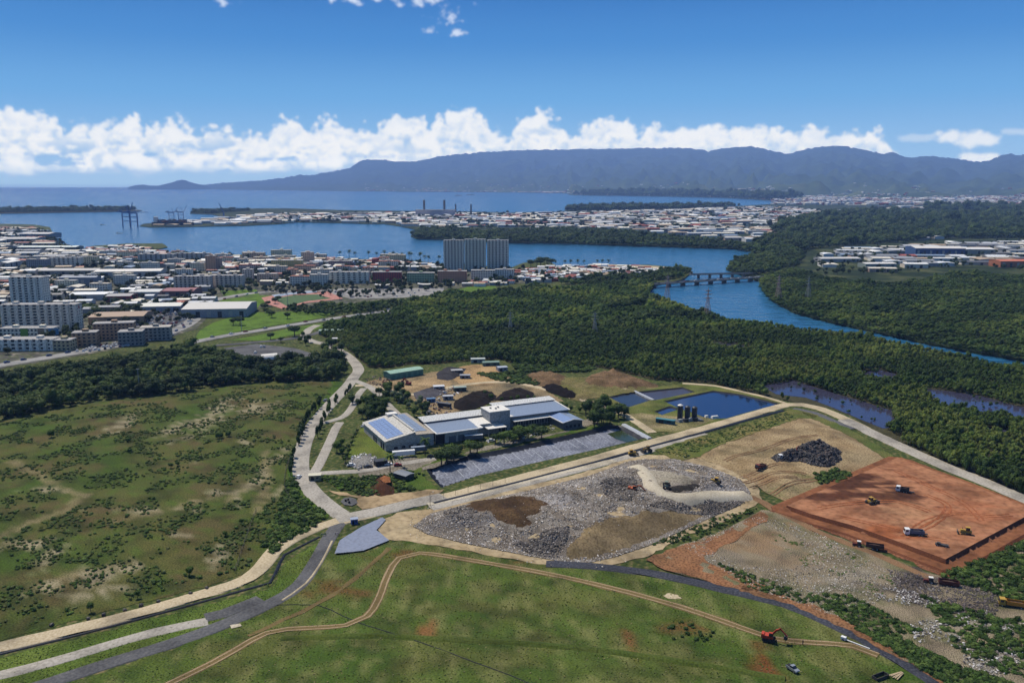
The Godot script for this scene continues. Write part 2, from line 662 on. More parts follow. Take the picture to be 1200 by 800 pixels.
# ---------------------------------------------------------------- materials shared by many things
func make_materials() -> void:
	M.detail = ntex([[0.0, Color(0.72, 0.72, 0.72)], [0.5, Color(0.95, 0.95, 0.94)], [1.0, Color(1, 1, 1)]], 0.012, 5, FastNoiseLite.TYPE_SIMPLEX_SMOOTH, 31)
	M.dirt = ntex([[0.0, Color(0.62, 0.60, 0.57)], [0.42, Color(0.88, 0.88, 0.87)], [0.6, Color(0.97, 0.97, 0.97)], [1.0, Color(1, 1, 1)]], 0.018, 5, FastNoiseLite.TYPE_SIMPLEX_SMOOTH, 12)
	M.dirt_soft = ntex([[0.0, Color(0.84, 0.83, 0.82)], [0.5, Color(0.96, 0.96, 0.96)], [1.0, Color(1, 1, 1)]], 0.02, 5, FastNoiseLite.TYPE_SIMPLEX_SMOOTH, 14)
	# neutral grains; the colour comes from the vertices
	M.grain = ground_mat([[0.0, Color(0.55, 0.57, 0.50)], [0.38, Color(0.80, 0.82, 0.76)], [0.55, Color(0.92, 0.92, 0.88)], [0.7, Color(1, 1, 1)], [1.0, Color(1, 1, 1)]], 31.0, 0.06, 5)
	M.speck = ground_mat([[0.0, Color(0.35, 0.35, 0.36)], [0.42, Color(0.72, 0.72, 0.72)], [0.56, Color(0.84, 0.84, 0.84)], [0.64, Color(1, 1, 1)], [1.0, Color(1, 1, 1)]], 17.0, 0.06, 4, 0.95, true, FastNoiseLite.TYPE_SIMPLEX_SMOOTH, 8)
	M.soil = ground_mat([[0.0, Color(0.5, 0.48, 0.46)], [0.4, Color(0.82, 0.81, 0.80)], [0.58, Color(0.95, 0.95, 0.94)], [1.0, Color(1, 1, 1)]], 37.0, 0.05, 6, 0.97, true, FastNoiseLite.TYPE_SIMPLEX_SMOOTH, 5)
	M.ground = ground_mat([[0.0, rgb(44, 54, 26)], [0.42, rgb(60, 72, 34)], [0.58, rgb(76, 84, 42)], [0.75, rgb(104, 96, 64)], [1.0, rgb(140, 126, 94)]], 83.0, 0.05, 6)
	M.forest_floor = ground_mat([[0.0, rgb(50, 48, 34)], [0.5, rgb(64, 62, 42)], [1.0, rgb(82, 78, 54)]], 60.0, 0.05, 5)
	M.far_land = ground_mat([[0.0, rgb(30, 40, 24)], [0.45, rgb(40, 52, 28)], [0.6, rgb(58, 66, 38)], [1.0, rgb(92, 92, 60)]], 900.0, 0.02, 5)
	M.town_ground = ground_mat([[0.0, rgb(62, 62, 56)], [0.4, rgb(84, 82, 76)], [0.55, rgb(70, 78, 48)], [0.7, rgb(112, 106, 98)], [1.0, rgb(140, 130, 118)]], 210.0, 0.03, 5)
	M.verge = ground_mat([[0.0, rgb(60, 84, 26)], [0.5, rgb(82, 108, 34)], [1.0, rgb(108, 126, 52)]], 70.0, 0.05, 5)
	M.sand = ground_mat([[0.0, rgb(148, 132, 104)], [0.45, rgb(174, 159, 131)], [1.0, rgb(194, 181, 155)]], 33.0, 0.05, 6)
	M.concrete_road = ground_mat([[0.0, rgb(128, 122, 112)], [0.45, rgb(156, 150, 140)], [1.0, rgb(176, 170, 160)]], 37.0, 0.045, 6)
	M.asphalt = ground_mat([[0.0, rgb(72, 72, 74)], [0.5, rgb(90, 90, 92)], [1.0, rgb(112, 110, 108)]], 37.0, 0.05, 6)
	M.dark_asphalt = ground_mat([[0.0, rgb(38, 40, 46)], [0.5, rgb(58, 60, 68)], [1.0, rgb(92, 92, 98)]], 31.0, 0.05, 6, 0.7)
	M.red_soil = ground_mat([[0.0, rgb(104, 56, 34)], [0.45, rgb(140, 84, 54)], [1.0, rgb(170, 112, 78)]], 43.0, 0.05, 6)
	M.dirt_track = ground_mat([[0.0, rgb(92, 66, 46)], [0.5, rgb(126, 98, 72)], [1.0, rgb(152, 126, 96)]], 23.0, 0.06, 5)
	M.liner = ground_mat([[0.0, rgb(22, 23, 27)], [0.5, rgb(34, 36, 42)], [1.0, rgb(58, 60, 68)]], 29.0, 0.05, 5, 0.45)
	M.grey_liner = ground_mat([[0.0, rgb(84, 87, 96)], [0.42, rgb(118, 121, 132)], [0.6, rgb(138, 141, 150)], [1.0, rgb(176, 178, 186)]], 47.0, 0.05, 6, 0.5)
	M.soil_soft = ground_mat([[0.0, Color(0.72, 0.71, 0.70)], [0.45, Color(0.9, 0.9, 0.89)], [1.0, Color(1, 1, 1)]], 61.0, 0.03, 6, 0.97, true, FastNoiseLite.TYPE_SIMPLEX_SMOOTH, 6)
	M.tarp = worn(rgb(122, 128, 143), 23.0, 0.4, 0.0, 0.5)
	M.highway = ground_mat([[0.0, rgb(118, 116, 114)], [0.5, rgb(142, 140, 137)], [1.0, rgb(160, 158, 154)]], 37.0, 0.05, 6)
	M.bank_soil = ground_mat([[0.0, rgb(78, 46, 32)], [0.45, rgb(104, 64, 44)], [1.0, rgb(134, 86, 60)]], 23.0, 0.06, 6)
	M.rut = ground_mat([[0.0, rgb(118, 98, 72)], [0.5, rgb(150, 130, 102)], [1.0, rgb(170, 152, 124)]], 19.0, 0.06, 5)
	M.sand_pale = ground_mat([[0.0, rgb(144, 134, 114)], [0.45, rgb(176, 166, 146)], [1.0, rgb(196, 188, 170)]], 33.0, 0.05, 6)
	M.track_soil = ground_mat([[0.0, rgb(84, 66, 44)], [0.45, rgb(112, 90, 62)], [0.6, rgb(96, 92, 52)], [1.0, rgb(138, 114, 84)]], 19.0, 0.06, 5)
	M.seam = worn(rgb(172, 176, 182), 7.0, 0.5)
	var w := StandardMaterial3D.new()
	w.albedo_color = Color(0.018, 0.100, 0.200).linear_to_srgb()
	w.roughness = 0.24
	w.metallic_specular = 0.5
	w.roughness_texture = ntex([[0.0, Color(0.6, 0.6, 0.6)], [0.5, Color(0.8, 0.8, 0.8)], [1.0, Color(1, 1, 1)]], 0.016, 4, FastNoiseLite.TYPE_SIMPLEX_SMOOTH, 40)
	w.roughness_texture_channel = BaseMaterial3D.TEXTURE_CHANNEL_RED
	w.normal_enabled = true
	var nt := ntex([[0.0, Color.BLACK], [1.0, Color.WHITE]], 0.03, 5, FastNoiseLite.TYPE_SIMPLEX_SMOOTH, 41)
	nt.color_ramp = null
	nt.as_normal_map = true
	nt.bump_strength = 6.0
	w.normal_texture = nt
	w.normal_scale = 0.9
	w.uv1_triplanar = true
	w.uv1_world_triplanar = true
	w.uv1_scale = Vector3(1.0 / 700.0, 1.0, 1.0 / 260.0)
	M.sea = w
	var p := plain(Color(0.010, 0.020, 0.060).linear_to_srgb(), 0.1, 0.0, 0.5)
	M.pond = p
	M.marsh = plain(Color(0.035, 0.034, 0.060).linear_to_srgb(), 0.12, 0.0, 0.4)
	M.mountain = ground_mat([[0.0, Color(0.6, 0.6, 0.6)], [0.5, Color(0.86, 0.86, 0.86)], [1.0, Color(1, 1, 1)]], 2600.0, 0.02, 6, 1.0, false)

func lin(r: float, g: float, b: float) -> Color:
	return rgb(r, g, b).srgb_to_linear()

func flat_mesh(pl: PackedVector2Array, y: float, skirt := 0.0) -> ArrayMesh:
	var t := Geometry2D.triangulate_polygon(pl)
	var v := PackedVector3Array()
	var n := PackedVector3Array()
	var ix := PackedInt32Array()
	for p in pl:
		v.append(Vector3(p.x, y, p.y))
		n.append(Vector3.UP)
	for k in range(0, t.size(), 3):
		var c := (pl[t[k + 1]] - pl[t[k]]).cross(pl[t[k + 2]] - pl[t[k]])
		ix.append_array([t[k], t[k + 1], t[k + 2]] if c > 0.0 else [t[k], t[k + 2], t[k + 1]])
	if skirt > 0.0:
		var s := 1.0 if Geometry2D.is_polygon_clockwise(pl) else -1.0
		for i in pl.size():
			var a := pl[i]
			var b := pl[(i + 1) % pl.size()]
			var d := (b - a).normalized()
			var o := Vector3(d.y * -s, 0, d.x * s) * -1.0
			var k := v.size()
			for q in [Vector3(a.x, y, a.y), Vector3(b.x, y, b.y), Vector3(b.x, y - skirt, b.y), Vector3(a.x, y - skirt, a.y)]:
				v.append(q)
				n.append(o)
			ix.append_array([k, k + 1, k + 2, k, k + 2, k + 3])
	var arr := []
	arr.resize(Mesh.ARRAY_MAX)
	arr[Mesh.ARRAY_VERTEX] = v
	arr[Mesh.ARRAY_NORMAL] = n
	arr[Mesh.ARRAY_INDEX] = ix
	var m := ArrayMesh.new()
	m.add_surface_from_arrays(Mesh.PRIMITIVE_TRIANGLES, arr)
	return m

func mound(pl: PackedVector2Array, h: float, w: float, rough := 0.0) -> Callable:
	return func(p: Vector2) -> float:
		var d := edge_distance(p, pl)
		if d < 0.05:
			return 0.0
		var k := smoothstep(0.0, w, d)
		return h * k + rough * k * (noise_b.get_noise_2d(p.x * 2.2, p.y * 2.2) + 0.6 * noise_b.get_noise_2d(p.x * 7.0, p.y * 7.0))

func mottle(a: Color, b: Color, f := 1.0, s := 0.0) -> Callable:
	return func(p: Vector2) -> Color:
		var k := clampf(0.5 + 0.9 * noise_a.get_noise_2d(p.x * f + s, p.y * f) + 0.5 * noise_b.get_noise_2d(p.x * f * 3.0, p.y * f * 3.0 + s), 0.0, 1.0)
		return a.lerp(b, k)

var mainland: PackedVector2Array
var north_land: PackedVector2Array
var basin: PackedVector2Array
var ponds := []
var lagoons := []
var rubbish_pl: PackedVector2Array
var platform_pl: PackedVector2Array
var terrace_pl: PackedVector2Array

const RIVER_SOUTH := [812, 318, 800, 327, 765, 334, 757, 345, 775, 351, 790, 358, 822, 370, 845, 377, 900, 382, 940, 387, 1000, 396, 1060, 408, 1120, 420, 1200, 437, 1330, 470]
const RIVER_NORTH := [1330, 446, 1200, 421, 1150, 413, 1090, 402, 1030, 389, 975, 377, 930, 365, 905, 351, 895, 338, 893, 330]

func make_land() -> void:
	noise_a.noise_type = FastNoiseLite.TYPE_SIMPLEX_SMOOTH
	noise_a.frequency = 0.012
	noise_a.fractal_octaves = 4
	noise_a.seed = 3
	noise_b.noise_type = FastNoiseLite.TYPE_SIMPLEX_SMOOTH
	noise_b.frequency = 0.05
	noise_b.fractal_octaves = 3
	noise_b.seed = 7
	var v2 := func(p: Vector3) -> Vector2: return Vector2(p.x, p.z)
	hill_a = v2.call(gp(520, 645))
	hill_b = v2.call(gp(1100, 803))
	hill_c = v2.call(gp(60, 803))
	var probe: Vector2 = v2.call(gp(520, 770))
	if side(probe, hill_a, hill_b) < 0.0:
		var s := hill_b
		hill_b = hill_a * 2.0 - s
	if side(probe, hill_c, hill_a) < 0.0:
		hill_c = hill_a * 2.0 - hill_c
	hill_ready = true

	# --- water
	var s := PlaneMesh.new()
	s.size = Vector2(90000, 90000)
	var sea := structure("sea", s, M.sea, "wide blue bay, river and open sea under the mountains")
	sea.position = Vector3(0, -2.1, 0)

	# --- lands
	mainland = poly([-900, 262, 0, 262, 40, 263, 58, 266, 63, 276, 62, 283, 80, 287, 92, 293, 108, 288, 150, 285, 190, 285, 196, 289, 178, 293, 200, 296, 240, 298, 300, 298, 345, 301, 400, 304, 460, 303, 520, 309, 600, 313, 612, 308, 640, 304, 652, 311, 700, 310, 760, 310, 795, 313] + RIVER_SOUTH)
	mainland.append_array([Vector2(1500, -150), Vector2(1500, 250), Vector2(-2600, 250)])
	basin = poly([497, 546, 520, 538, 600, 524, 690, 504, 716, 497, 730, 499, 757, 513, 700, 526, 640, 539, 560, 557, 517, 571, 506, 560])
	ponds = [poly([713, 465, 743, 458, 765, 468, 737, 477]), poly([746, 459, 800, 453.5, 815, 459, 767, 469]),
		poly([778, 470, 800, 465, 836, 457.5, 870, 462, 915, 473, 880, 482, 852, 490, 832, 491, 818, 486, 800, 480]), poly([767, 482, 785, 475.5, 797, 479, 776, 486])]
	var holes := [basin]
	holes.append_array(ponds)
	structure("ground", sheet(mainland, -0.15, 70.0, null, null, holes, true), M.ground, "flat green and brown coastal ground")
	structure("shore", _bank(mainland), M.forest_floor, "low dark bank along the water")
	var nl := [1330, 446]
	nl.clear()
	nl.append_array(RIVER_NORTH)
	nl.append_array([870, 322, 851, 315, 860, 305, 884, 299, 882, 294, 860, 291, 800, 289, 700, 286, 640, 284, 590, 284, 540, 281, 487, 279, 481, 276, 492, 270, 470, 265, 450, 262, 425, 262, 400, 261, 345, 260, 330, 262, 290, 264, 240, 265, 176, 266, 163, 264.5, 168, 262, 200, 260, 240, 257, 262, 254, 248, 251, 222, 250, 224, 248, 270, 246, 300, 244, 340, 244, 400, 246, 480, 247, 560, 248, 600, 249, 660, 247.5, 664, 245, 720, 243, 800, 243, 870, 241, 905, 239, 935, 237.5, 905, 235, 850, 231.5, 790, 230, 720, 229, 668, 228.4, 664, 226.5, 600, 225.4, 470, 224.6, 380, 223.5, 300, 222.6, 228, 221.4])
	north_land = poly(nl)
	north_land.append_array([Vector2(-14000, -45000), Vector2(45000, -45000), Vector2(45000, -600), Vector2(1500, -700)])
	structure("far_ground", flat_mesh(north_land, -0.12, 2.6), M.far_land, "flat dark green land across the river and bay")
	var islet := poly([-300, 249, 0, 250, 60, 249, 120, 248, 162, 247.3, 166, 246.2, 150, 245.2, 90, 245.4, 0, 246.4, -300, 246.5])
	structure("islet_ground", flat_mesh(islet, 0.5, 5.0), M.forest_floor, "low wooded islet out in the bay")
	for a in [[742, 226.2, 764, 226.0, 758, 225.5, 746, 225.6], [533, 229.2, 541, 229.0, 541, 228.5, 535, 228.6], [546, 228.4, 556, 228.1, 556, 227.7, 548, 227.9]]:
		structure("reef_islet", flat_mesh(poly(a), 2.0, 7.0), M.forest_floor, "tiny dark islet near the far coast")
	for a in [[893, 452, 930, 446, 960, 455, 985, 463, 1010, 470, 1045, 481, 1052, 500, 1035, 502, 1010, 492, 975, 477, 945, 466, 910, 462], [1005, 436, 1030, 433, 1056, 440, 1050, 448, 1010, 445], [1078, 455, 1110, 458, 1150, 464, 1185, 474, 1230, 484, 1230, 498, 1170, 490, 1130, 483, 1098, 471], [832, 401, 860, 403, 888, 408, 870, 412, 838, 408], [1150, 500, 1180, 504, 1190, 512, 1160, 508]]:
		lagoons.append(poly(a))
		structure("lagoon", flat_mesh(poly(a), 0.1), M.marsh, "shallow violet lagoon among the mangroves")
	make_mountains()
	rubbish_pl = raise_ground(poly([484, 617, 505, 602, 560, 588, 620, 575, 690, 558, 740, 540, 790, 538, 832, 548, 868, 562, 880, 578, 868, 592, 840, 604, 800, 622, 760, 640, 720, 653, 690, 660, 655, 658, 600, 648, 540, 636, 500, 626]), 5.0, 24.0)
	platform_pl = raise_ground(poly([922, 598, 1052, 541, 1120, 566, 1215, 604, 1108, 662, 1050, 640, 1000, 622, 950, 608]), 2.3, 0.3)
	terrace_pl = raise_ground(poly([795, 530, 850, 509, 912, 489, 935, 485, 1000, 508, 1042, 534, 1038, 540, 960, 574, 926, 589, 898, 578, 884, 566, 845, 546]), 2.5, 16.0)
	make_fields()
	make_roads()
	make_landfill()

func _bank(pl: PackedVector2Array) -> ArrayMesh:
	var b := MB.new()
	var m := Vector2(0, -900)
	for i in pl.size():
		var a := pl[i]
		var c := pl[(i + 1) % pl.size()]
		if a.distance_to(c) > 3000.0:
			continue
		b.quad(Vector3(a.x, -0.15, a.y), Vector3(c.x, -0.15, c.y), Vector3(c.x, -2.8, c.y), Vector3(a.x, -2.8, a.y), Vector3(((a + c) * 0.5 - m).x, 0, ((a + c) * 0.5 - m).y))
	return b.mesh()

const CREST := [140, 220, 228, 217, 262, 214, 300, 211.5, 335, 208, 348, 205, 356, 204.5, 364, 206, 377, 202.5, 395, 200, 410, 197, 418, 191, 426, 187.5, 440, 187, 454, 187, 460, 189, 487, 189, 503, 186, 517, 183, 540, 180.5, 567, 178, 600, 176.3, 650, 175, 700, 174.3, 780, 173, 805, 173.4, 820, 175, 828, 176.8, 840, 174.5, 860, 172.5, 878, 171.3, 893, 174, 908, 178, 920, 180.5, 930, 177.5, 945, 174, 960, 172, 980, 170.6, 1000, 173.2, 1015, 176.5, 1030, 180, 1042, 178.3, 1052, 182, 1062, 184.5, 1085, 182.5, 1100, 184, 1120, 186.5, 1145, 190, 1158, 186.5, 1168, 182.5, 1180, 180, 1190, 182, 1205, 177.5, 1240, 176, 1300, 183, 1360, 178, 1430, 184, 1500, 181]
const COAST := [228, 221.4, 300, 222.6, 380, 223.5, 470, 224.6, 600, 225.4, 664, 226.5, 668, 228.4, 720, 229, 790, 230, 850, 231.5, 905, 234, 1000, 234, 1500, 234]

func mountain_height(u: float, t: float, crest: float, p: Vector2) -> float:
	var ridge := 1.0 - absf(noise_a.get_noise_2d(p.x * 0.026, p.y * 0.026)) * 2.2
	var fine := noise_a.get_noise_2d(p.x * 0.12 + 500.0, p.y * 0.12)
	if t >= 1.0:
		return crest * (1.0 - 0.35 * (t - 1.0) * 4.0)
	var body := pow(t, 1.55) * 0.80 + 0.20 * smoothstep(0.55, 1.0, t)
	var amp := t * (1.0 - t) * 2.2
	return maxf(0.0, crest * clampf(body + amp * (0.62 * ridge - 0.40 + 0.22 * fine), 0.0, 0.985))

func make_mountains() -> void:
	var rows := 46
	var verts := PackedVector3Array()
	var cols := PackedColorArray()
	var index := PackedInt32Array()
	var count := 0
	var u := 228.0
	while u <= 1500.0:
		var c := gp(u, table(COAST, u))
		var dir := Vector2(c.x, c.z).normalized()
		var dc := Vector2(c.x, c.z).length() * 1.01
		var dr: float = lerpf(36000.0, 34000.0, clampf((u - 300.0) / 300.0, 0.0, 1.0)) if u < 700.0 else lerpf(34000.0, 30000.0, clampf((u - 700.0) / 300.0, 0.0, 1.0))
		dr = maxf(dr, dc + 1500.0)
		var q := ray(u, table(CREST, u) + 1.3 * noise_b.get_noise_1d(u * 4.0) + 0.9 * noise_b.get_noise_1d(u * 13.0))
		var crest: float = maxf(12.0, EYE + q.y / Vector2(q.x, q.z).length() * dr)
		for r in rows:
			var t := 1.25 * r / (rows - 1)
			var p := dir * lerpf(dc, dr, t)
			var y := mountain_height(u, t, crest, p) if r > 0 else 0.2
			verts.append(Vector3(p.x, y + 0.3, p.y))
			var k := clampf(0.5 + 0.8 * noise_a.get_noise_2d(p.x * 0.08, p.y * 0.08), 0.0, 1.0)
			var f := clampf((noise_b.get_noise_2d(p.x * 0.03, p.y * 0.03) - 0.05) * 3.0, 0.0, 1.0) * clampf(1.0 - t * 3.2, 0.0, 1.0)
			cols.append(lin(58, 74, 46).lerp(lin(82, 96, 58), k).lerp(lin(120, 124, 80), f * 0.7))
		if count > 0:
			for r in rows - 1:
				var a := (count - 1) * rows + r
				index.append_array([a, a + 1, a + rows + 1, a, a + rows + 1, a + rows])
		count += 1
		u += 3.0
	var normals := PackedVector3Array()
	normals.resize(verts.size())
	for k in range(0, index.size(), 3):
		var m := (verts[index[k + 2]] - verts[index[k]]).cross(verts[index[k + 1]] - verts[index[k]])
		if m.y < 0.0:
			m = -m
			var s := index[k + 1]
			index[k + 1] = index[k + 2]
			index[k + 2] = s
		for e in 3:
			normals[index[k + e]] += m
	for k in normals.size():
		normals[k] = normals[k].normalized()
	var arr := []
	arr.resize(Mesh.ARRAY_MAX)
	arr[Mesh.ARRAY_VERTEX] = verts
	arr[Mesh.ARRAY_NORMAL] = normals
	arr[Mesh.ARRAY_COLOR] = cols
	arr[Mesh.ARRAY_INDEX] = index
	var mesh := ArrayMesh.new()
	mesh.add_surface_from_arrays(Mesh.PRIMITIVE_TRIANGLES, arr)
	structure("mountains", mesh, M.mountain, "long blue hazy mountain range beyond the bay")
	# the far island to the left of the range, on the horizon
	var b := MB.new()
	b.col = lin(44, 56, 40)
	var crest2 := [150, 219, 157, 217.2, 168, 216, 176, 217.6, 186, 217.4, 194, 215.4, 201, 213.6, 207, 211.6, 212, 210.6, 217, 211, 222, 213, 229, 215, 238, 217, 246, 219.2]
	for i in range(0, 96):
		var u0 := 150.0 + i
		var at := func(uu: float, dist: float, k: float) -> Vector3:
			var q := ray(uu, table(crest2, uu))
			var l := Vector2(q.x, q.z).length()
			return Vector3(q.x / l * dist, maxf(0.0, (EYE + q.y / l * 31000.0) * k), q.z / l * dist)
		for row in [[28500.0, 0.0, 29600.0, 0.35], [29600.0, 0.35, 31000.0, 1.0], [31000.0, 1.0, 33500.0, 0.1]]:
			b.quad(at.call(u0, row[0], row[1]), at.call(u0 + 1, row[0], row[1]), at.call(u0 + 1, row[2], row[3]), at.call(u0, row[2], row[3]), Vector3(0, 1, 0.2))
	structure("far_island", b.mesh(), M.mountain, "faint hilly island on the sea horizon")

# ---------------------------------------------------------------- fields and slopes
var field_pl: PackedVector2Array
func field_height(p: Vector2) -> float:
	return smoothstep(0.0, 20.0, edge_distance(p, field_pl)) * (0.9 + 1.1 * noise_a.get_noise_2d(p.x * 1.3, p.y * 1.3) + 0.25 * noise_b.get_noise_2d(p.x * 3.0, p.y * 3.0))

func make_fields() -> void:
	var green := lin(72, 90, 37)
	var lush := lin(78, 102, 36)
	var olive := lin(94, 92, 52)
	var brown := lin(98, 82, 58)
	var dark := lin(56, 70, 32)
	var bare := lin(158, 146, 122)
	var field := ragged([-260, 545, -60, 505, 0, 494, 60, 481, 120, 470, 200, 463, 260, 453, 330, 447, 388, 445, 398, 452, 372, 487, 348, 530, 343, 565, 356, 590, 380, 604, 365, 618, 330, 636, 300, 664, 285, 672, 240, 688, 150, 709, 60, 734, 0, 750, -150, 786, -420, 860])
	field_pl = field
	var spots := []
	for a in [[245, 490, 17, 26], [140, 500, 12, 12], [205, 503, 16, 10], [300, 480, 26, 8], [313, 550, 5, 40], [60, 688, 26, 9], [110, 678, 40, 10], [95, 700, 30, 9], [215, 630, 15, 5], [255, 655, 10, 14], [150, 668, 16, 9], [45, 640, 8, 8], [180, 600, 60, 3], [285, 520, 12, 3], [60, 575, 30, 3], [25, 640, 26, 5], [265, 580, 24, 3], [230, 545, 9, 3], [330, 575, 6, 12], [55, 660, 10, 14], [120, 690, 30, 8]]:
		var c := gp(a[0], a[1])
		var ex := gp(a[0] + a[2], a[1])
		var ez := gp(a[0], a[1] + a[3])
		spots.append([Vector2(c.x, c.z), absf(ex.x - c.x), absf(ez.z - c.z)])
	var paths := [poly([10, 543, 45, 556, 65, 572, 98, 582, 80, 598, 40, 612, 0, 630]), poly([130, 612, 180, 603, 230, 590, 268, 579]), poly([310, 530, 314, 555, 310, 580, 300, 600]), poly([270, 590, 290, 570, 312, 556]), poly([40, 690, 90, 676, 150, 662])]
	structure("overgrown_field", sheet(field, 0.0, 3.4, field_height,
	func(p: Vector2) -> Color:
		var a := noise_a.get_noise_2d(p.x * 0.9 + 40.0, p.y * 0.9)
		var b := noise_b.get_noise_2d(p.x * 0.8, p.y * 0.8)
		var d := noise_b.get_noise_2d(p.x * 2.4 + 90.0, p.y * 2.4)
		var c := green.lerp(olive, clampf(0.5 + a * 1.4, 0.0, 1.0))
		c = c.lerp(brown, clampf((noise_a.get_noise_2d(p.x * 1.6 - 300.0, p.y * 1.6) - 0.02) * 2.0, 0.0, 0.65))
		c = c.lerp(dark, clampf((b - 0.02) * 2.5, 0.0, 0.7))
		c = c.lerp(lush, clampf((d - 0.12) * 2.2, 0.0, 0.5))
		for ln in paths:
			for i in ln.size() - 1:
				var dd := p.distance_to(Geometry2D.get_closest_point_to_segment(p, ln[i], ln[i + 1]))
				if dd < 4.0:
					c = c.lerp(lin(140, 126, 96), clampf((1.0 - dd / 3.2) + d * 1.2, 0.0, 0.75))
		for q in spots:
			var e: float = 1.0 - Vector2((p.x - q[0].x) / q[1], (p.y - q[0].y) / q[2]).length() + d * 1.3 + b * 0.9
			c = c.lerp(bare, clampf(e * 1.3, 0.0, 0.85))
		return c), M.grain, "overgrown brown and green field with pale bare patches")

	# lush strip between the field and the concrete road
	structure("road_verge", sheet(ragged([388, 447, 402, 449, 392, 464, 372, 486, 357, 512, 350, 535, 347, 560, 356, 580, 385, 603, 372, 612, 350, 600, 335, 585, 336, 560, 343, 530, 366, 488]), 0.12, 4.0, null, mottle(lin(58, 84, 28), lin(88, 108, 42), 2.0)), M.grain, "lush green strip along the concrete road")
	# the grassed slope in front
	var hill := ragged([372, 640, 392, 650, 425, 648, 456, 636, 480, 634, 520, 641, 600, 656, 660, 663, 720, 668, 780, 678, 850, 694, 920, 711, 1000, 746, 1050, 776, 1090, 803, 1180, 870, 1250, 1000, -420, 1000, -60, 842, 60, 806, 140, 781, 200, 760, 262, 737, 320, 712, 356, 690, 374, 662])
	var stains := []
	for a in [[895, 775, 16, 26, 0], [800, 738, 26, 11, 1], [604, 655, 7, 7, 2], [605, 730, 3, 26, 2], [738, 752, 3, 22, 2], [470, 650, 40, 9, 1], [500, 735, 10, 12, 2], [1000, 770, 45, 20, 3], [785, 697, 14, 6, 3], [690, 700, 60, 12, 3], [560, 700, 20, 30, 3], [390, 690, 60, 10, 1]]:
		var c := gt(a[0], a[1])
		var ex := gt(a[0] + a[2], a[1])
		var ez := gt(a[0], a[1] + a[3])
		stains.append([Vector2(c.x, c.z), absf(ex.x - c.x), absf(ez.z - c.z), [lin(122, 72, 46), lin(104, 78, 46), lin(132, 92, 58), lin(108, 108, 62)][a[4]], a[4]])
	structure("grass_slope", sheet(hill, 0.0, 3.0, func(p: Vector2) -> float: return 0.05 * noise_b.get_noise_2d(p.x * 1.2, p.y * 1.2), func(p: Vector2) -> Color:
		var a := noise_a.get_noise_2d(p.x * 1.1, p.y * 1.1 + 70.0)
		var b := noise_b.get_noise_2d(p.x * 1.4, p.y * 1.4)
		var c := lin(70, 90, 36).lerp(lin(88, 102, 47), clampf(0.5 + a * 1.3, 0.0, 1.0))
		c = c.lerp(lin(56, 74, 30), clampf(b * 1.8 - 0.1, 0.0, 0.7)).lerp(lin(102, 94, 58), clampf((noise_a.get_noise_2d(p.x * 2.2 + 800.0, p.y * 2.2) - 0.06) * 1.8, 0.0, 0.38))
		c = c.lerp(lin(134, 130, 86), clampf((noise_b.get_noise_2d(p.x * 3.0, p.y * 0.9 + 400.0) - 0.06) * 1.6, 0.0, 0.5))
		for q in stains:
			var e: float = 1.0 - Vector2((p.x - q[0].x) / q[1], (p.y - q[0].y) / q[2]).length() + b * 1.1
			c = c.lerp(q[3], clampf(e * 1.2, 0.0, 0.9 if q[4] != 3 else 0.5))
		return c), M.grain, "mown green grass slope of the capped landfill")
	structure("sand_patch", sheet(ragged([777, 698, 784, 695, 791, 697, 799, 701, 792, 702, 784, 701], 0.7, 0.8), 0.14, 1.2), M.sand, "pale sand patch on the grass slope below the dark road")
	structure("sand_patch", sheet(poly([269, 733, 281, 731, 283, 734, 271, 737]), 0.25, 3.0), M.sand_pale, "small white slab beside the asphalt road")
	# strips of grass left of the asphalt road
	structure("grass_strip", sheet(ragged([-200, 838, 0, 771, 90, 749, 200, 719, 300, 694, 322, 686, 333, 660, 374, 636, 368, 660, 350, 684, 316, 702, 256, 728, 190, 753, 120, 776, 40, 800, -200, 880]), 0.02, 5.0, null, mottle(lin(80, 102, 40), lin(104, 118, 54), 2.0)), M.grain, "short green grass between the tracks")
	# the yard behind the plant and the soil in front of it
	structure("yard", sheet(ragged([428, 448, 460, 440, 500, 437, 560, 428, 580, 427, 586, 436, 610, 447, 640, 458, 660, 470, 640, 480, 560, 470, 520, 492, 500, 480, 470, 460, 440, 456]), 0.0, 4.0, null, mottle(lin(160, 138, 104), lin(112, 104, 84), 2.2)), M.soil, "sandy work yard behind the sorting plant")
	structure("bare_lot", sheet(ragged([538, 430, 560, 427, 582, 430, 590, 440, 578, 450, 545, 452, 530, 444]), 0.12, 4.0, null, mottle(lin(190, 160, 116), lin(168, 138, 100), 2.0)), M.soil, "pale sandy lot beside the forest")
	structure("bare_lot", sheet(ragged([492, 444, 520, 440, 531, 449, 512, 458, 480, 460, 470, 452]), 0.12, 4.0, null, mottle(lin(182, 156, 118), lin(150, 128, 96), 2.0)), M.soil, "pale sandy lot beside the green shed")
	structure("bare_lot", sheet(ragged([385, 575, 398, 576, 420, 581, 432, 577, 462, 579, 500, 574, 522, 574, 500, 582, 460, 590, 425, 597, 418, 592, 420, 584, 398, 580]), 0.14, 3.0, null, mottle(lin(182, 158, 124), lin(150, 130, 100), 2.5)), M.soil_soft, "pale bare soil beside the red brown heap")
	structure("plant_court", sheet(ragged([420, 545, 460, 532, 520, 540, 560, 525, 600, 517, 660, 505, 690, 490, 700, 496, 640, 512, 560, 530, 520, 545, 470, 556, 425, 560]), 0.05, 5.0, null, mottle(lin(150, 142, 128), lin(118, 112, 100), 3.0)), M.soil, "paved court in front of the sorting plant")
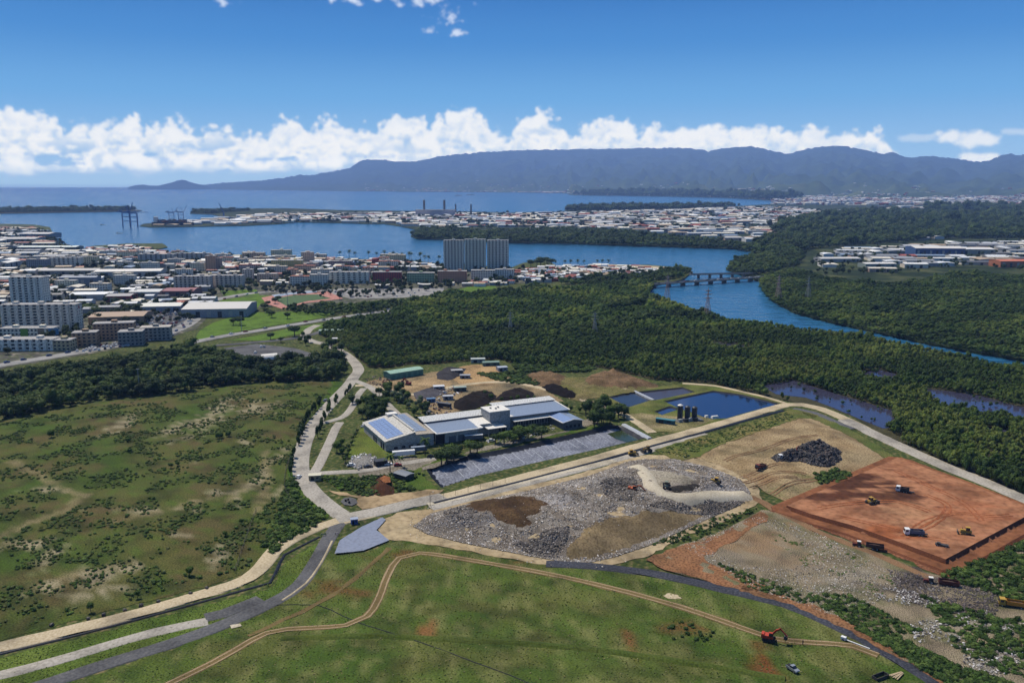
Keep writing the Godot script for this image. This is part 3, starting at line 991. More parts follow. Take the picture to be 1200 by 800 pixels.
	structure("plant_lawn", sheet(ragged([414, 512, 426, 500, 440, 505, 458, 528, 470, 534, 450, 540, 420, 542, 408, 535]), 0.1, 4.0, null, mottle(lin(88, 108, 40), lin(112, 118, 58), 2.0)), M.grain, "small lawn beside the big shed")
	structure("grass_bank", sheet(ragged([490, 548, 560, 530, 620, 517, 690, 500, 712, 496, 697, 502, 600, 522, 518, 538, 495, 546, 500, 562, 515, 572, 505, 577, 470, 570, 440, 574, 415, 566, 400, 575, 385, 566, 372, 560, 380, 556, 420, 563, 470, 558]), 0.06, 4.0, null, mottle(lin(70, 98, 32), lin(96, 104, 52), 2.2)), M.grain, "grass bank around the lined basin")
	structure("pond_lawn", sheet(poly([700, 470, 712, 462, 745, 455, 800, 450, 840, 453, 925, 472, 900, 480, 860, 494, 790, 508, 765, 500, 745, 486, 720, 480]), 0.04, 4.0, null, mottle(lin(86, 102, 44), lin(122, 118, 72), 2.2), ponds), M.grain, "grass around the leachate ponds")
	structure("pond_yard", sheet(ragged([738, 486, 752, 484, 790, 488, 822, 488, 838, 492, 800, 505, 770, 506, 755, 500]), 0.12, 4.0, null, mottle(lin(160, 146, 112), lin(112, 112, 66), 3.0)), M.soil, "gravel apron of the tank plant")

	# brown soil hills by the forest
	for a in [[[684, 444, 700, 437, 722, 435, 745, 442, 768, 450, 772, 454, 730, 456, 700, 454, 682, 449], 3.0, "long eroded brown soil hill beside the ponds"], [[612, 441, 630, 436, 655, 438, 668, 446, 655, 454, 628, 452], 2.6, "low brown soil hill overgrown at its foot"], [[640, 444, 690, 442, 700, 450, 770, 454, 740, 460, 700, 466, 676, 470, 660, 462], 1.0, "flat weedy apron below the soil hills"]]:
		var pl := ragged(a[0], 1.5)
		structure("soil_hill", sheet(pl, 0.1, 2.2, mound(pl, a[1], 9.0, 2.0), mottle(lin(136, 110, 84), lin(98, 82, 58), 5.0) if a[1] > 1.5 else mottle(lin(134, 122, 84), lin(104, 106, 58), 2.0)), M.soil, a[2])

# ---------------------------------------------------------------- roads and tracks
func road(called: String, px: Array, w: float, m: Material, label: String, off := 0.2, wob := 0.0) -> PackedVector2Array:
	var ln := line(px)
	structure(called, band(ln, flat(w), off, 0.0, wob), m, label)
	return ln

func make_roads() -> void:
	var way := road("road", [431, 601, 408, 606, 384, 592, 362, 571, 352, 550, 356, 520, 368, 496, 388, 472, 407, 452, 415, 441, 420, 433, 414, 423, 403, 414, 384, 404, 366, 400, 357, 394, 362, 386, 372, 381], 8.6, M.concrete_road, "pale concrete road winding between the field and the plant", 0.26)
	road("road", [360, 562, 372, 547, 385, 520, 394, 500, 398, 495], 5.0, M.concrete_road, "straight pale side road beside the concrete road", 0.24)
	road("road", [375, 496, 398, 490, 410, 480, 420, 462, 426, 455], 4.5, M.concrete_road, "short pale loop road beside the tree rows", 0.22)
	road("road", [366, 555, 400, 553, 430, 551, 460, 545, 510, 537], 5.0, M.concrete_road, "narrow access road to the sorting plant", 0.22)
	road("road", [416, 446, 436, 455, 452, 472, 470, 490, 480, 500], 5.5, M.concrete_road, "grey service road behind the big shed", 0.2)
	road("road", [416, 452, 440, 452, 466, 460, 490, 462, 520, 455, 560, 449, 600, 448, 640, 456, 670, 465, 705, 475, 730, 485, 750, 497, 765, 507], 5.5, M.sand, "sandy track round the back of the yard", 0.16, 0.8)
	road("road", [665, 466, 690, 463, 715, 459, 740, 454], 4.0, M.sand, "sandy track up to the soil hills", 0.18, 0.6)
	# perimeter road on its bank, with liner channel beside it
	var per := [400, 611, 440, 601, 480, 591, 530, 580, 560, 572, 600, 562, 650, 549, 700, 536, 760, 519, 820, 503, 880, 486, 925, 474, 955, 477, 985, 488, 1030, 510, 1100, 542, 1150, 562, 1200, 583, 1290, 622]
	road("road", per, 7.5, M.sand, "long sandy perimeter road between the basin and the rubbish tip", 0.22, 0.7)
	road("road", [394, 609, 440, 600, 480, 590.5, 520, 582], 9.5, M.concrete_road, "broad concrete junction of the perimeter road", 0.32, 0.4)
	road("road", [500, 591, 540, 583, 580, 573, 620, 563, 660, 553, 720, 540], 5.0, M.sand_pale, "pale haul road along the upper edge of the tip", 0.3, 0.9)
	road("road", [990, 492, 1030, 511, 1100, 543, 1150, 563, 1200, 584, 1290, 623], 9.0, M.concrete_road, "broad pale gravel road along the mangroves", 0.3, 0.5)
	road("road", [925, 474, 900, 466, 870, 459, 838, 452, 800, 449], 3.5, M.sand, "narrow sandy path behind the big pond", 0.2, 0.4)
	road("drain", [508, 590, 560, 577, 600, 567, 650, 554, 700, 541, 760, 524, 820, 508, 880, 491, 918, 481], 2.2, M.liner, "black lined drain beside the perimeter road", 0.34)
	road("lane", [505, 596, 560, 582, 600, 571, 650, 558, 700, 545, 740, 534, 780, 522, 830, 509], 5.5, M.concrete_road, "grey lane below the lined drain", 0.18)
	road("lane", [930, 479, 955, 484, 985, 497, 1000, 503], 5.0, M.asphalt, "grey lane end beside the mangrove lagoon", 0.26)
	# left side: sand track with black drain, gravel track, asphalt road
	road("track", [-200, 812, -60, 774, 0, 758, 60, 744, 120, 729, 190, 710, 250, 692, 290, 678, 308, 662, 322, 645, 345, 630, 375, 617, 400, 609], 6.5, M.sand, "pale sand track along the foot of the field", 0.3, 0.8)
	road("drain", [-200, 824, -60, 782, 0, 766, 90, 744, 200, 715, 290, 690, 316, 683, 324, 668, 333, 650, 352, 640, 374, 629], 0.8, M.liner, "thin black drain along the sand track", 0.24)
	road("track", [-200, 850, -60, 808, 0, 791, 60, 776, 120, 758, 180, 741, 243, 728], 5.0, M.concrete_road, "pale gravel track between the grass strips", 0.24, 0.8)
	road("road", [-60, 838, 0, 818, 60, 799, 120, 779, 200, 754, 260, 732, 318, 706, 350, 686, 371, 656, 384, 632, 397, 613], 6.0, M.asphalt, "grey asphalt road climbing past the grass slope", 0.2)
	road("kerb_strip", [330, 704, 358, 684, 377, 658, 389, 634], 0.7, M.sand, "pale kerb strip beside the asphalt road", 0.3)
	road("pad", [240, 724, 262, 719, 285, 710, 305, 702], 6.0, M.asphalt, "grey paved pad beside the asphalt road", 0.26)
	# on the slope
	var tr := line([150, 824, 250, 776, 312, 742, 360, 736, 405, 733, 430, 722, 443, 703, 454, 674, 468, 654, 492, 648, 560, 658, 640, 672, 720, 690, 800, 712, 870, 736, 905, 748, 950, 753, 1000, 757, 1030, 768])
	structure("track", band(tr, flat(3.4), 0.12, 0.0, 1.0), M.track_soil, "brown dirt track curving over the grass slope")
	for s in [-1.1, 1.1]:
		structure("wheel_rut", band(tr, [[-0.34, 0.0], [0.0, 0.02], [0.34, 0.0]], 0.19, s, 0.2), M.rut, "pale wheel rut along the dirt track")
	road("soil_strip", [290, 745, 330, 727, 372, 707, 400, 690, 425, 670, 456, 642], 2.0, M.track_soil, "reddish soil strip down the grass slope", 0.12, 1.6)
	road("road", [640, 661, 670, 662, 720, 666, 780, 675, 850, 691, 920, 708, 960, 724, 1010, 748, 1060, 777, 1100, 802, 1160, 845], 5.0, M.dark_asphalt, "dark worn road at the edge of the grass slope", 0.35, 0.5)
	road("hose", [430, 733, 470, 745, 530, 766, 600, 792, 640, 810], 0.2, M.liner, "thin black hose lying across the grass slope", 0.14)
	road("hose", [320, 709, 372, 709, 402, 722, 430, 733], 0.14, M.liner, "thin black hose running to the asphalt road", 0.14)
	for a in [[[330, 748, 440, 745, 520, 749, 600, 753, 680, 760, 760, 770, 840, 782, 920, 796], "low grassy berm across the slope"], [[470, 812, 600, 806, 760, 820], "low grassy berm near the foot of the view"]]:
		structure("grass_berm", band(line(a[0]), [[-3.0, -0.3], [-1.0, 0.35], [0.2, 0.75], [1.2, 0.25], [2.6, -0.3]], 0.05, 0.0, 1.5, mottle(lin(70, 86, 36), lin(86, 96, 46), 2.0)), M.grain, a[1])
	# highway and interchange
	road("highway", [-200, 460, -60, 438, 0, 428, 60, 418, 125, 407, 165, 399, 200, 389, 222, 378, 233, 366, 244, 355, 262, 349, 300, 343, 345, 341, 420, 341], 15.0, M.highway, "grey divided highway skirting the town", 0.3)
	road("highway", [222, 402, 262, 394, 300, 388, 360, 378, 420, 369, 470, 362, 520, 352], 12.0, M.highway, "grey highway branch over the green verge", 0.5)
	road("road", [250, 405, 300, 401, 340, 397, 365, 392, 385, 385], 7.0, M.asphalt, "slip road along the foot of the verge", 0.34)
	road("road", [430, 378, 445, 370, 480, 360, 540, 347, 580, 345, 640, 344], 6.0, M.asphalt, "back road along the mangrove edge", 0.3)
	for a in [[[226, 400, 234, 387, 250, 378, 275, 370, 300, 366, 350, 365, 400, 364, 380, 372, 300, 385, 250, 394], "bright green verge with a lone tree beside the highway"], [[268, 399, 300, 393, 350, 383, 395, 376, 385, 382, 352, 391, 310, 399], "bright green strip below the highway branch"], [[252, 352, 300, 346, 330, 346, 306, 356, 300, 362, 272, 366, 252, 362], "bright green patch beside the stadium"], [[528, 342, 548, 336, 580, 335, 584, 342, 560, 346], "bright green pitch beside the tower blocks"], [[258, 341, 300, 339, 304, 346, 262, 347], "bright green strip below the housing blocks"]]:
		structure("verge", sheet(poly(a[0]), 0.12, 30.0), M.verge, a[1])
	structure("car_park", sheet(poly([262, 408, 300, 403, 345, 408, 372, 416, 352, 428, 310, 424, 275, 424]), 0.2, 20.0), M.asphalt, "grey lot with a white dome beside the trees")
	structure("town_ground", sheet(poly([-900, 264, 0, 264, 38, 265, 60, 285, 92, 295, 150, 288, 200, 298, 240, 300, 345, 303, 460, 305, 520, 311, 600, 315, 650, 313, 760, 312, 795, 316, 770, 322, 640, 330, 560, 335, 480, 345, 430, 358, 330, 358, 250, 365, 230, 385, 200, 395, 120, 412, 0, 432, -900, 520]), 0.02, 120.0), M.town_ground, "grey built-up ground of the town")
	# bare stripe down the shore of the house quarter
	structure("quay_strip", sheet(poly([700, 309.5, 745, 310.5, 790, 313, 786, 315, 740, 313, 700, 311.5]), 0.3, 30.0), M.sand, "pale quay strip beside the inner bay")

# ---------------------------------------------------------------- the landfill
func spots_of(list: Array) -> Array:
	var r := []
	for a in list:
		var c := gt(a[0], a[1])
		var ex := gt(a[0] + a[2], a[1])
		var ez := gt(a[0], a[1] + a[3])
		r.append([Vector2(c.x, c.z), maxf(1.0, absf(ex.x - c.x)), maxf(1.0, absf(ez.z - c.z)), a[4]])
	return r

func spot_value(p: Vector2, q: Array, rough: float) -> float:
	return 1.0 - Vector2((p.x - q[0].x) / q[1], (p.y - q[0].y) / q[2]).length() + rough

func resample(pl: PackedVector2Array, step: float) -> PackedVector2Array:
	var out := PackedVector2Array()
	for i in pl.size():
		var a := pl[i]
		var b := pl[(i + 1) % pl.size()]
		var k := maxi(1, int(a.distance_to(b) / step))
		for s in k:
			out.append(a.lerp(b, float(s) / k))
	return out

# a sloping bank round an outline, from the height y0 down to y1
func bank_mesh(pl: PackedVector2Array, y0: float, y1: float, run: float, rough: float) -> ArrayMesh:
	var b := MB.new()
	var n := pl.size()
	var sgn := -1.0 if Geometry2D.is_polygon_clockwise(pl) else 1.0
	var foot := PackedVector2Array()
	for i in n:
		var d := (pl[(i + 1) % n] - pl[(i - 1 + n) % n]).normalized()
		foot.append(pl[i] + Vector2(d.y, -d.x) * sgn * (run + rough * noise_b.get_noise_2d(pl[i].x * 6.0, pl[i].y * 6.0)))
	for i in n:
		var j := (i + 1) % n
		b.quad(Vector3(pl[i].x, y0, pl[i].y), Vector3(pl[j].x, y0, pl[j].y), Vector3(foot[j].x, y1, foot[j].y), Vector3(foot[i].x, y1, foot[i].y), Vector3(foot[i].x - pl[i].x, 0.6, foot[i].y - pl[i].y))
	return b.mesh()

# a crumpled bag or scrap
func scrap_mesh(seed_: int, flatness := 0.6) -> ArrayMesh:
	var b := MB.new()
	b.ball(Vector3(0, 0.25 * flatness, 0), Vector3(0.5, 0.42 * flatness, 0.5), 5, 3, 0.9, seed_)
	return b.mesh()

func scatter(pl: PackedVector2Array, n: int, keep = null) -> Array:
	var lo := Vector2(1e9, 1e9)
	var hi := -lo
	for p in pl:
		lo = lo.min(p)
		hi = hi.max(p)
	var r := []
	var tries := 0
	while r.size() < n and tries < n * 12:
		tries += 1
		var p := Vector2(rng.randf_range(lo.x, hi.x), rng.randf_range(lo.y, hi.y))
		if Geometry2D.is_point_in_polygon(p, pl) and (keep == null or keep.call(p)):
			r.append(p)
	return r

func strew(parent: Node, called: String, points: Array, meshes: Array, m: Material, smin: float, smax: float, shades: Array, lift := 0.0, over = null) -> void:
	var per := []
	for k in meshes.size():
		per.append([[], []])
	for p in points:
		var k := rng.randi() % meshes.size()
		var s := lerpf(smin, smax, pow(rng.randf(), 2.0))
		var b := Basis(Vector3.UP, rng.randf() * TAU) * Basis(Vector3.RIGHT, rng.randf_range(-0.3, 0.3)) * Basis.from_scale(Vector3(s * rng.randf_range(0.7, 1.4), s * rng.randf_range(0.6, 1.2), s * rng.randf_range(0.7, 1.4)))
		per[k][0].append(Transform3D(b, Vector3(p.x, terrain(p.x, p.y) + lift + (over.call(p) if over != null else 0.0), p.y)))
		var c: Color = shades[rng.randi() % shades.size()]
		var d := rng.randf_range(0.75, 1.2) * (1.0 + 0.55 * noise_b.get_noise_2d(p.x * 0.9, p.y * 0.9))
		per[k][1].append(Color(c.r * d, c.g * d, c.b * d))
	for k in meshes.size():
		if per[k][0].size():
			swarm(parent, called, meshes[k], m, per[k][0], per[k][1])

# heaps and hollows of the tip
func tip_lumps(p: Vector2) -> float:
	var k := smoothstep(0.0, 9.0, edge_distance(p, rubbish_pl)) if Geometry2D.is_point_in_polygon(p, rubbish_pl) else 0.0
	return k * (0.6 + 1.8 * noise_b.get_noise_2d(p.x * 1.1, p.y * 1.1) + 0.6 * noise_b.get_noise_2d(p.x * 4.0, p.y * 4.0))

func make_landfill() -> void:
	# tan collar round the tip
	structure("sand_collar", sheet(ragged([440, 613, 465, 601, 505, 596, 600, 574, 700, 549, 745, 534, 800, 534, 845, 545, 884, 562, 892, 588, 862, 606, 800, 630, 760, 651, 700, 665, 655, 664, 600, 656, 520, 641, 480, 634, 455, 632, 442, 622]), 0.08, 3.5, null, mottle(lin(186, 168, 136), lin(164, 144, 112), 2.0)), M.soil_soft, "tan sand collar around the rubbish tip")
	var patches := spots_of([[540, 612, 40, 12, lin(120, 116, 116)], [850, 575, 40, 14, lin(162, 158, 158)], [700, 565, 50, 12, lin(150, 146, 142)], [660, 590, 30, 10, lin(176, 172, 172)], [640, 635, 30, 14, lin(120, 118, 122)], [725, 573, 24, 10, lin(66, 62, 60)], [820, 600, 60, 6, lin(92, 90, 90)], [780, 560, 30, 8, lin(180, 176, 176)]])
	structure("rubbish_tip", sheet(rubbish_pl, 0.35, 2.2, func(p: Vector2) -> float:
		return tip_lumps(p) + 0.15 * noise_b.get_noise_2d(p.x * 16.0, p.y * 16.0), func(p: Vector2) -> Color:
		var a := noise_b.get_noise_2d(p.x * 1.5, p.y * 1.5)
		var c := lin(124, 115, 104).lerp(lin(156, 147, 136), clampf(0.5 + a * 1.8, 0.0, 1.0))
		for q in patches:
			c = c.lerp(q[3], clampf(spot_value(p, q, a * 0.8) * 1.6, 0.0, 0.8))
		return c), M.speck, "grey heap of packed household rubbish", "structure")
	var cover := func(called: String, px: Array, label: String, a: Color, b: Color, off := 0.75, lump := 0.5) -> void:
		var pl := ragged(px, 2.0)
		structure(called, sheet(pl, off, 2.2, func(p: Vector2) -> float:
			var k := smoothstep(0.0, 5.0, edge_distance(p, pl))
			return maxf(tip_lumps(p), -0.2) + (0.25 + lump * noise_b.get_noise_2d(p.x * 3.0, p.y * 3.0)) * k - 0.6 * (1.0 - k), mottle(a, b, 3.0)), M.soil, label)
	cover.call("soil_cover", [540, 594, 556, 588, 580, 585, 604, 586, 630, 587, 645, 594, 636, 602, 622, 606, 628, 616, 610, 622, 588, 616, 576, 606, 556, 601], "dark brown soil spread over the tip", lin(72, 56, 40), lin(98, 78, 56), 0.8, 1.1)
	cover.call("soil_cover", [655, 656, 664, 644, 686, 620, 720, 606, 760, 600, 800, 600, 832, 604, 800, 620, 760, 637, 720, 650, 690, 658], "tan soil cover over the flank of the tip", lin(142, 124, 94), lin(112, 98, 74), 0.8, 0.7)
	cover.call("ash_hollow", [775, 577, 790, 569, 812, 566, 826, 568, 818, 576, 800, 580], "dark ash hollow beside the haul ramp", lin(44, 42, 40), lin(66, 62, 58), 0.7, 0.6)
	cover.call("ramp_apron", [750, 552, 770, 553, 800, 558, 822, 565, 812, 567, 790, 570, 775, 577, 765, 570], "pale packed apron at the head of the haul ramp", lin(168, 160, 144), lin(146, 138, 122), 0.85, 0.2)
	structure("haul_ramp", band(line([742, 549, 756, 558, 764, 572, 776, 582, 800, 586, 840, 583, 876, 582]), [[-6.2, -3.0], [-3.2, 0.0], [0.0, 0.05], [3.2, 0.0], [6.2, -3.0]], 1.7, 0.0, 0.9), M.sand_pale, "pale haul ramp across the rubbish tip")
	road("track", [862, 582, 882, 583, 896, 590, 912, 600, 935, 612, 962, 625, 1000, 640, 1040, 656, 1090, 678], 3.6, M.dirt_track, "brown wheel track from the haul ramp past the red apron", 0.5, 1.0)
	var bits := [scrap_mesh(1), scrap_mesh(2), scrap_mesh(3, 0.3), scrap_mesh(4, 0.25)]
	M.scrap = plain(Color.WHITE, 0.7)
	M.scrap.vertex_color_use_as_albedo = true
	var covered := [poly([540, 594, 556, 588, 580, 585, 604, 586, 630, 587, 645, 594, 636, 602, 622, 606, 628, 616, 610, 622, 588, 616, 576, 606, 556, 601]), poly([658, 654, 668, 642, 690, 620, 722, 608, 760, 602, 800, 602, 828, 604, 800, 617, 760, 634, 720, 647, 690, 655]), poly([740, 549, 760, 552, 822, 565, 800, 581, 840, 580, 885, 584, 890, 592, 840, 588, 790, 590, 768, 582, 752, 560])]
	var free := func(p: Vector2) -> bool:
		for c in covered:
			if Geometry2D.is_point_in_polygon(p, c):
				return false
		return true
	var litter := Node3D.new()
	litter.name = "rubbish"
	add_child(litter)
	litter.set_meta("kind", "stuff")
	litter.set_meta("label", "strewn bags and scraps of rubbish on the tip")
	strew(litter, "scraps", scatter(rubbish_pl, 30000, free), bits, M.scrap, 0.26, 0.95, [lin(182, 175, 166), lin(158, 150, 140), lin(138, 129, 119), lin(166, 159, 152), lin(96, 89, 82), lin(136, 122, 104), lin(188, 183, 176), lin(78, 72, 67), lin(120, 118, 120), lin(150, 132, 108), lin(96, 84, 68), lin(112, 98, 78)], 0.3, tip_lumps)
	for a in [[[702, 568, 722, 560, 742, 563, 754, 575, 738, 590, 712, 586], 1300], [[756, 592, 800, 591, 850, 588, 878, 588, 840, 603, 790, 605], 1500], [[600, 640, 640, 622, 668, 618, 664, 640, 650, 656, 620, 650], 1200], [[520, 600, 545, 592, 560, 602, 548, 612, 520, 612], 700]]:
		strew(litter, "scraps", scatter(poly(a[0]), a[1]), bits, M.scrap, 0.35, 1.1, [lin(84, 79, 74), lin(62, 58, 55), lin(100, 93, 85), lin(120, 112, 104), lin(74, 64, 54)], 0.55, tip_lumps)
	var spill := Geometry2D.offset_polygon(rubbish_pl, 7.0)[0]
	strew(litter, "scraps", scatter(spill, 2600), bits, M.scrap, 0.2, 0.6, [lin(164, 154, 142), lin(136, 124, 108), lin(110, 100, 88), lin(186, 178, 168)], 0.75, tip_lumps)
	# terrace of sandy soil with its green bank and the heap of tyres
	var tsp := spots_of([[900, 560, 30, 8, lin(138, 112, 82)], [880, 530, 40, 8, lin(132, 118, 88)], [920, 572, 30, 10, lin(128, 122, 84)], [960, 565, 30, 8, lin(112, 112, 66)], [1000, 535, 30, 10, lin(168, 150, 116)]])
	structure("sandy_terrace", sheet(terrace_pl, 0.15, 3.0, func(p: Vector2) -> float: return 0.3 * noise_b.get_noise_2d(p.x * 2.0, p.y * 2.0), func(p: Vector2) -> Color:
		var a := noise_b.get_noise_2d(p.x * 1.2, p.y * 1.2)
		var c := lin(168, 148, 114).lerp(lin(150, 128, 96), clampf(0.5 + a * 1.8, 0.0, 1.0))
		for q in tsp:
			c = c.lerp(q[3], clampf(spot_value(p, q, a) * 1.3, 0.0, 0.8))
		return c), M.soil, "tan sandy terrace above the tip")
	for a in [[[868, 560, 890, 552, 905, 545, 918, 543], 0.8], [[872, 566, 900, 556, 925, 553, 945, 556], 0.8], [[880, 572, 905, 562, 935, 560], 0.7], [[850, 540, 890, 528, 930, 514, 960, 510], 1.0], [[905, 580, 930, 566, 955, 562, 985, 553], 0.8]]:
		for s in [-1.1, 1.1]:
			structure("wheel_rut", band(line(a[0], 3.0), [[-0.4, -0.05], [0.0, 0.03], [0.4, -0.05]], 0.34, s, 0.5), M.dirt_track, "brown wheel rut on the sandy terrace")
	structure("green_bank", sheet(ragged([768, 528, 800, 517, 850, 504, 912, 485, 930, 480, 960, 487, 935, 491, 900, 503, 860, 516, 820, 535, 795, 540]), 0.3, 3.5, null, mottle(lin(92, 104, 50), lin(128, 116, 74), 2.4)), M.grain, "weedy green bank of the sandy terrace")
	structure("green_bank", sheet(ragged([935, 481, 960, 488, 985, 498, 1002, 506, 1040, 530, 1055, 540, 1044, 541, 1000, 514, 960, 494]), 0.3, 3.5, null, mottle(lin(84, 98, 48), lin(112, 110, 66), 2.4)), M.grain, "green bank along the pale gravel road")
	# red platform with apron
	structure("red_apron", sheet(ragged([905, 597, 930, 588, 1052, 536, 1130, 564, 1230, 603, 1240, 612, 1190, 636, 1112, 676, 1060, 655, 1000, 634, 940, 612]), 0.05, 3.5, null, mottle(lin(146, 100, 74), lin(122, 82, 60), 2.0)), M.soil, "bare red soil apron around the platform")
	var rsp := spots_of([[1000, 564, 62, 17, lin(80, 50, 36)], [1032, 580, 52, 15, lin(84, 54, 40)], [960, 582, 36, 9, lin(92, 58, 42)], [1080, 605, 40, 16, lin(180, 134, 100)], [1105, 595, 20, 4, lin(98, 56, 38)], [1140, 600, 50, 14, lin(168, 110, 78)], [1040, 625, 30, 8, lin(160, 96, 62)]])
	structure("red_platform", sheet(platform_pl, 2.5, 2.2, func(p: Vector2) -> float: return 0.08 * noise_b.get_noise_2d(p.x * 3.0, p.y * 3.0), func(p: Vector2) -> Color:
		var a := noise_b.get_noise_2d(p.x * 0.9, p.y * 2.4)
		var c := lin(172, 122, 91).lerp(lin(154, 104, 75), clampf(0.5 + a * 1.6, 0.0, 1.0))
		for q in rsp:
			c = c.lerp(q[3], clampf(spot_value(p, q, a * 1.2) * 2.2, 0.0, 0.92))
		return c, [], true), M.soil_soft, "raised platform of levelled red soil")
	var ring := resample(platform_pl, 3.0)
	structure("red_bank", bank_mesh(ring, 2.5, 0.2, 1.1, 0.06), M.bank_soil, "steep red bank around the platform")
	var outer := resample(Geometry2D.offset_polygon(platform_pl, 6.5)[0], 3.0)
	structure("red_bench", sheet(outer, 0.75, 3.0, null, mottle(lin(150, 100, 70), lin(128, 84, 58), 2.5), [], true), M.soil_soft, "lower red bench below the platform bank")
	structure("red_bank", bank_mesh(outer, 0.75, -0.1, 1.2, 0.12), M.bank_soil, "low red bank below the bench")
	for a in [[960, 596, 1000, 590, 1050, 588, 1090, 600], [1060, 630, 1085, 612, 1120, 602, 1160, 605, 1185, 604], [985, 606, 1030, 616, 1075, 628, 1110, 634], [1050, 552, 1090, 570, 1130, 590, 1150, 610], [1080, 622, 1105, 606, 1110, 592, 1085, 580]]:
		for s in [-1.2, 1.2]:
			structure("wheel_rut", band(line(a, 3.0), [[-0.45, -0.05], [0.0, 0.02], [0.45, -0.05]], 0.33, s, 0.6), M.red_soil, "darker wheel rut on the red platform")
	# scrub and old rubbish towards the lower corner
	var sp := spots_of([[885, 638, 62, 22, lin(160, 132, 102)], [930, 662, 60, 16, lin(150, 130, 106)], [850, 655, 40, 10, lin(140, 130, 112)], [1000, 680, 60, 14, lin(158, 148, 130)], [1060, 690, 50, 14, lin(74, 66, 62)], [1110, 680, 60, 12, lin(80, 72, 70)], [1130, 735, 30, 14, lin(164, 156, 144)], [1170, 765, 22, 16, lin(160, 150, 138)], [1185, 735, 22, 10, lin(170, 164, 156)], [1150, 790, 30, 16, lin(150, 142, 128)], [980, 700, 40, 12, lin(120, 118, 90)]])
	structure("old_tip", sheet(ragged([760, 655, 800, 640, 860, 616, 892, 598, 920, 604, 1000, 637, 1112, 678, 1180, 646, 1240, 616, 1420, 690, 1500, 900, 1170, 846, 1100, 797, 1010, 743, 960, 719, 920, 703, 850, 687, 790, 672]), 0.1, 3.2, func(p: Vector2) -> float: return 0.22 + 0.3 * noise_b.get_noise_2d(p.x * 1.4, p.y * 1.4), func(p: Vector2) -> Color:
		var a := noise_b.get_noise_2d(p.x * 1.3, p.y * 1.3)
		var b := noise_b.get_noise_2d(p.x * 3.5 + 70.0, p.y * 3.5)
		var c := lin(154, 140, 116).lerp(lin(116, 114, 78), clampf(0.45 + a * 1.6 + b, 0.0, 1.0))
		for q in sp:
			c = c.lerp(q[3], clampf(spot_value(p, q, a * 1.4 + b) * 1.3, 0.0, 0.85))
		return c), M.speck, "old weed-grown rubbish ground below the red platform")
	for a in [[[755, 656, 790, 644, 830, 632, 866, 614, 890, 600, 902, 606, 880, 622, 850, 640, 826, 656, 850, 668, 900, 688, 880, 694, 830, 682, 780, 668], "orange soil fan between the tip and the dark road"], [[870, 688, 920, 700, 970, 718, 1010, 738, 1060, 768, 1105, 796, 1150, 828, 1146, 834, 1098, 800, 1056, 774, 1006, 746, 960, 724, 916, 707, 868, 694], "orange soil edge along the dark road"]]:
		structure("orange_soil", sheet(ragged(a[0], 1.6), 0.42, 2.6, null, mottle(lin(154, 110, 78), lin(124, 94, 68), 3.0)), M.soil, a[1])
	var smooth_soil := poly([822, 640, 880, 612, 930, 628, 950, 650, 930, 668, 870, 664])
	strew(litter, "scraps", scatter(poly([1010, 690, 1100, 690, 1200, 730, 1300, 760, 1300, 850, 1160, 830, 1080, 770, 1060, 720]), 4200, func(p: Vector2) -> bool: return noise_b.get_noise_2d(p.x * 1.3, p.y * 1.3) > 0.02), bits, M.scrap, 0.2, 0.9, [lin(176, 172, 166), lin(150, 144, 134), lin(120, 112, 104), lin(196, 192, 188), lin(60, 56, 56)], 0.5)
	strew(litter, "scraps", scatter(poly([1040, 668, 1112, 680, 1180, 700, 1160, 730, 1060, 705]), 3200), bits, M.scrap, 0.25, 0.8, [lin(60, 54, 54), lin(84, 74, 72), lin(48, 44, 46), lin(110, 100, 96)], 0.5)
	strew(litter, "scraps", scatter(poly([800, 640, 890, 605, 960, 625, 1060, 680, 1000, 730, 880, 690]), 6500, func(p: Vector2) -> bool: return not Geometry2D.is_point_in_polygon(p, smooth_soil)), bits, M.scrap, 0.16, 0.62, [lin(176, 166, 152), lin(132, 122, 108), lin(196, 190, 180), lin(92, 84, 74), lin(150, 140, 128)], 0.4)
	# tyre heap
	var tp := ragged([904, 537, 915, 531, 930, 527, 945, 520, 960, 518, 975, 524, 988, 532, 982, 541, 962, 547, 945, 543, 925, 541, 910, 542], 2.4, 2.5)
	var heap := mound(tp, 2.4, 7.0, 2.4)
	var root := thing("tyre_heap", gt(945, 535), 0.0, "dark heap of scrap tyres on the sandy terrace", "tyre heap")
	var hb := part(root, "core", sheet(tp, 0.2, 2.2, heap, mottle(lin(52, 54, 60), lin(34, 34, 38), 3.0)), M.speck)
	hb.global_position = Vector3.ZERO
	var tyre := MB.new()
	for i in 10:
		var a := TAU * i / 10.0
		var b := TAU * (i + 1) / 10.0
		for q in [[0.55, -0.15, 0.55, 0.15], [0.55, 0.15, 0.28, 0.15], [0.28, -0.15, 0.28, 0.15]]:
			var d := Vector3(cos(a), 0, sin(a))
			var e := Vector3(cos(b), 0, sin(b))
			tyre.quad(d * q[0] + Vector3(0, q[1], 0), e * q[0] + Vector3(0, q[1], 0), e * q[2] + Vector3(0, q[3], 0), d * q[2] + Vector3(0, q[3], 0), d * (1.0 if q[0] > 0.3 else -1.0) + Vector3(0, 0.5, 0))
	var ts := []
	var tc := []
	for p in scatter(tp, 1500):
		var y: float = terrain(p.x, p.y) + heap.call(p) + 0.35
		var b := Basis(Vector3(rng.randfn(), rng.randfn(), rng.randfn()).normalized(), rng.randf() * 1.6) * Basis.from_scale(Vector3.ONE * rng.randf_range(0.8, 2.0))
		ts.append(Transform3D(b, Vector3(p.x, y, p.y) - root.position))
		var k := rng.randf_range(0.6, 1.6)
		tc.append(Color(0.040 * k, 0.038 * k, 0.038 * k) if rng.randf() < 0.75 else Color(0.075 * k, 0.055 * k, 0.045 * k))
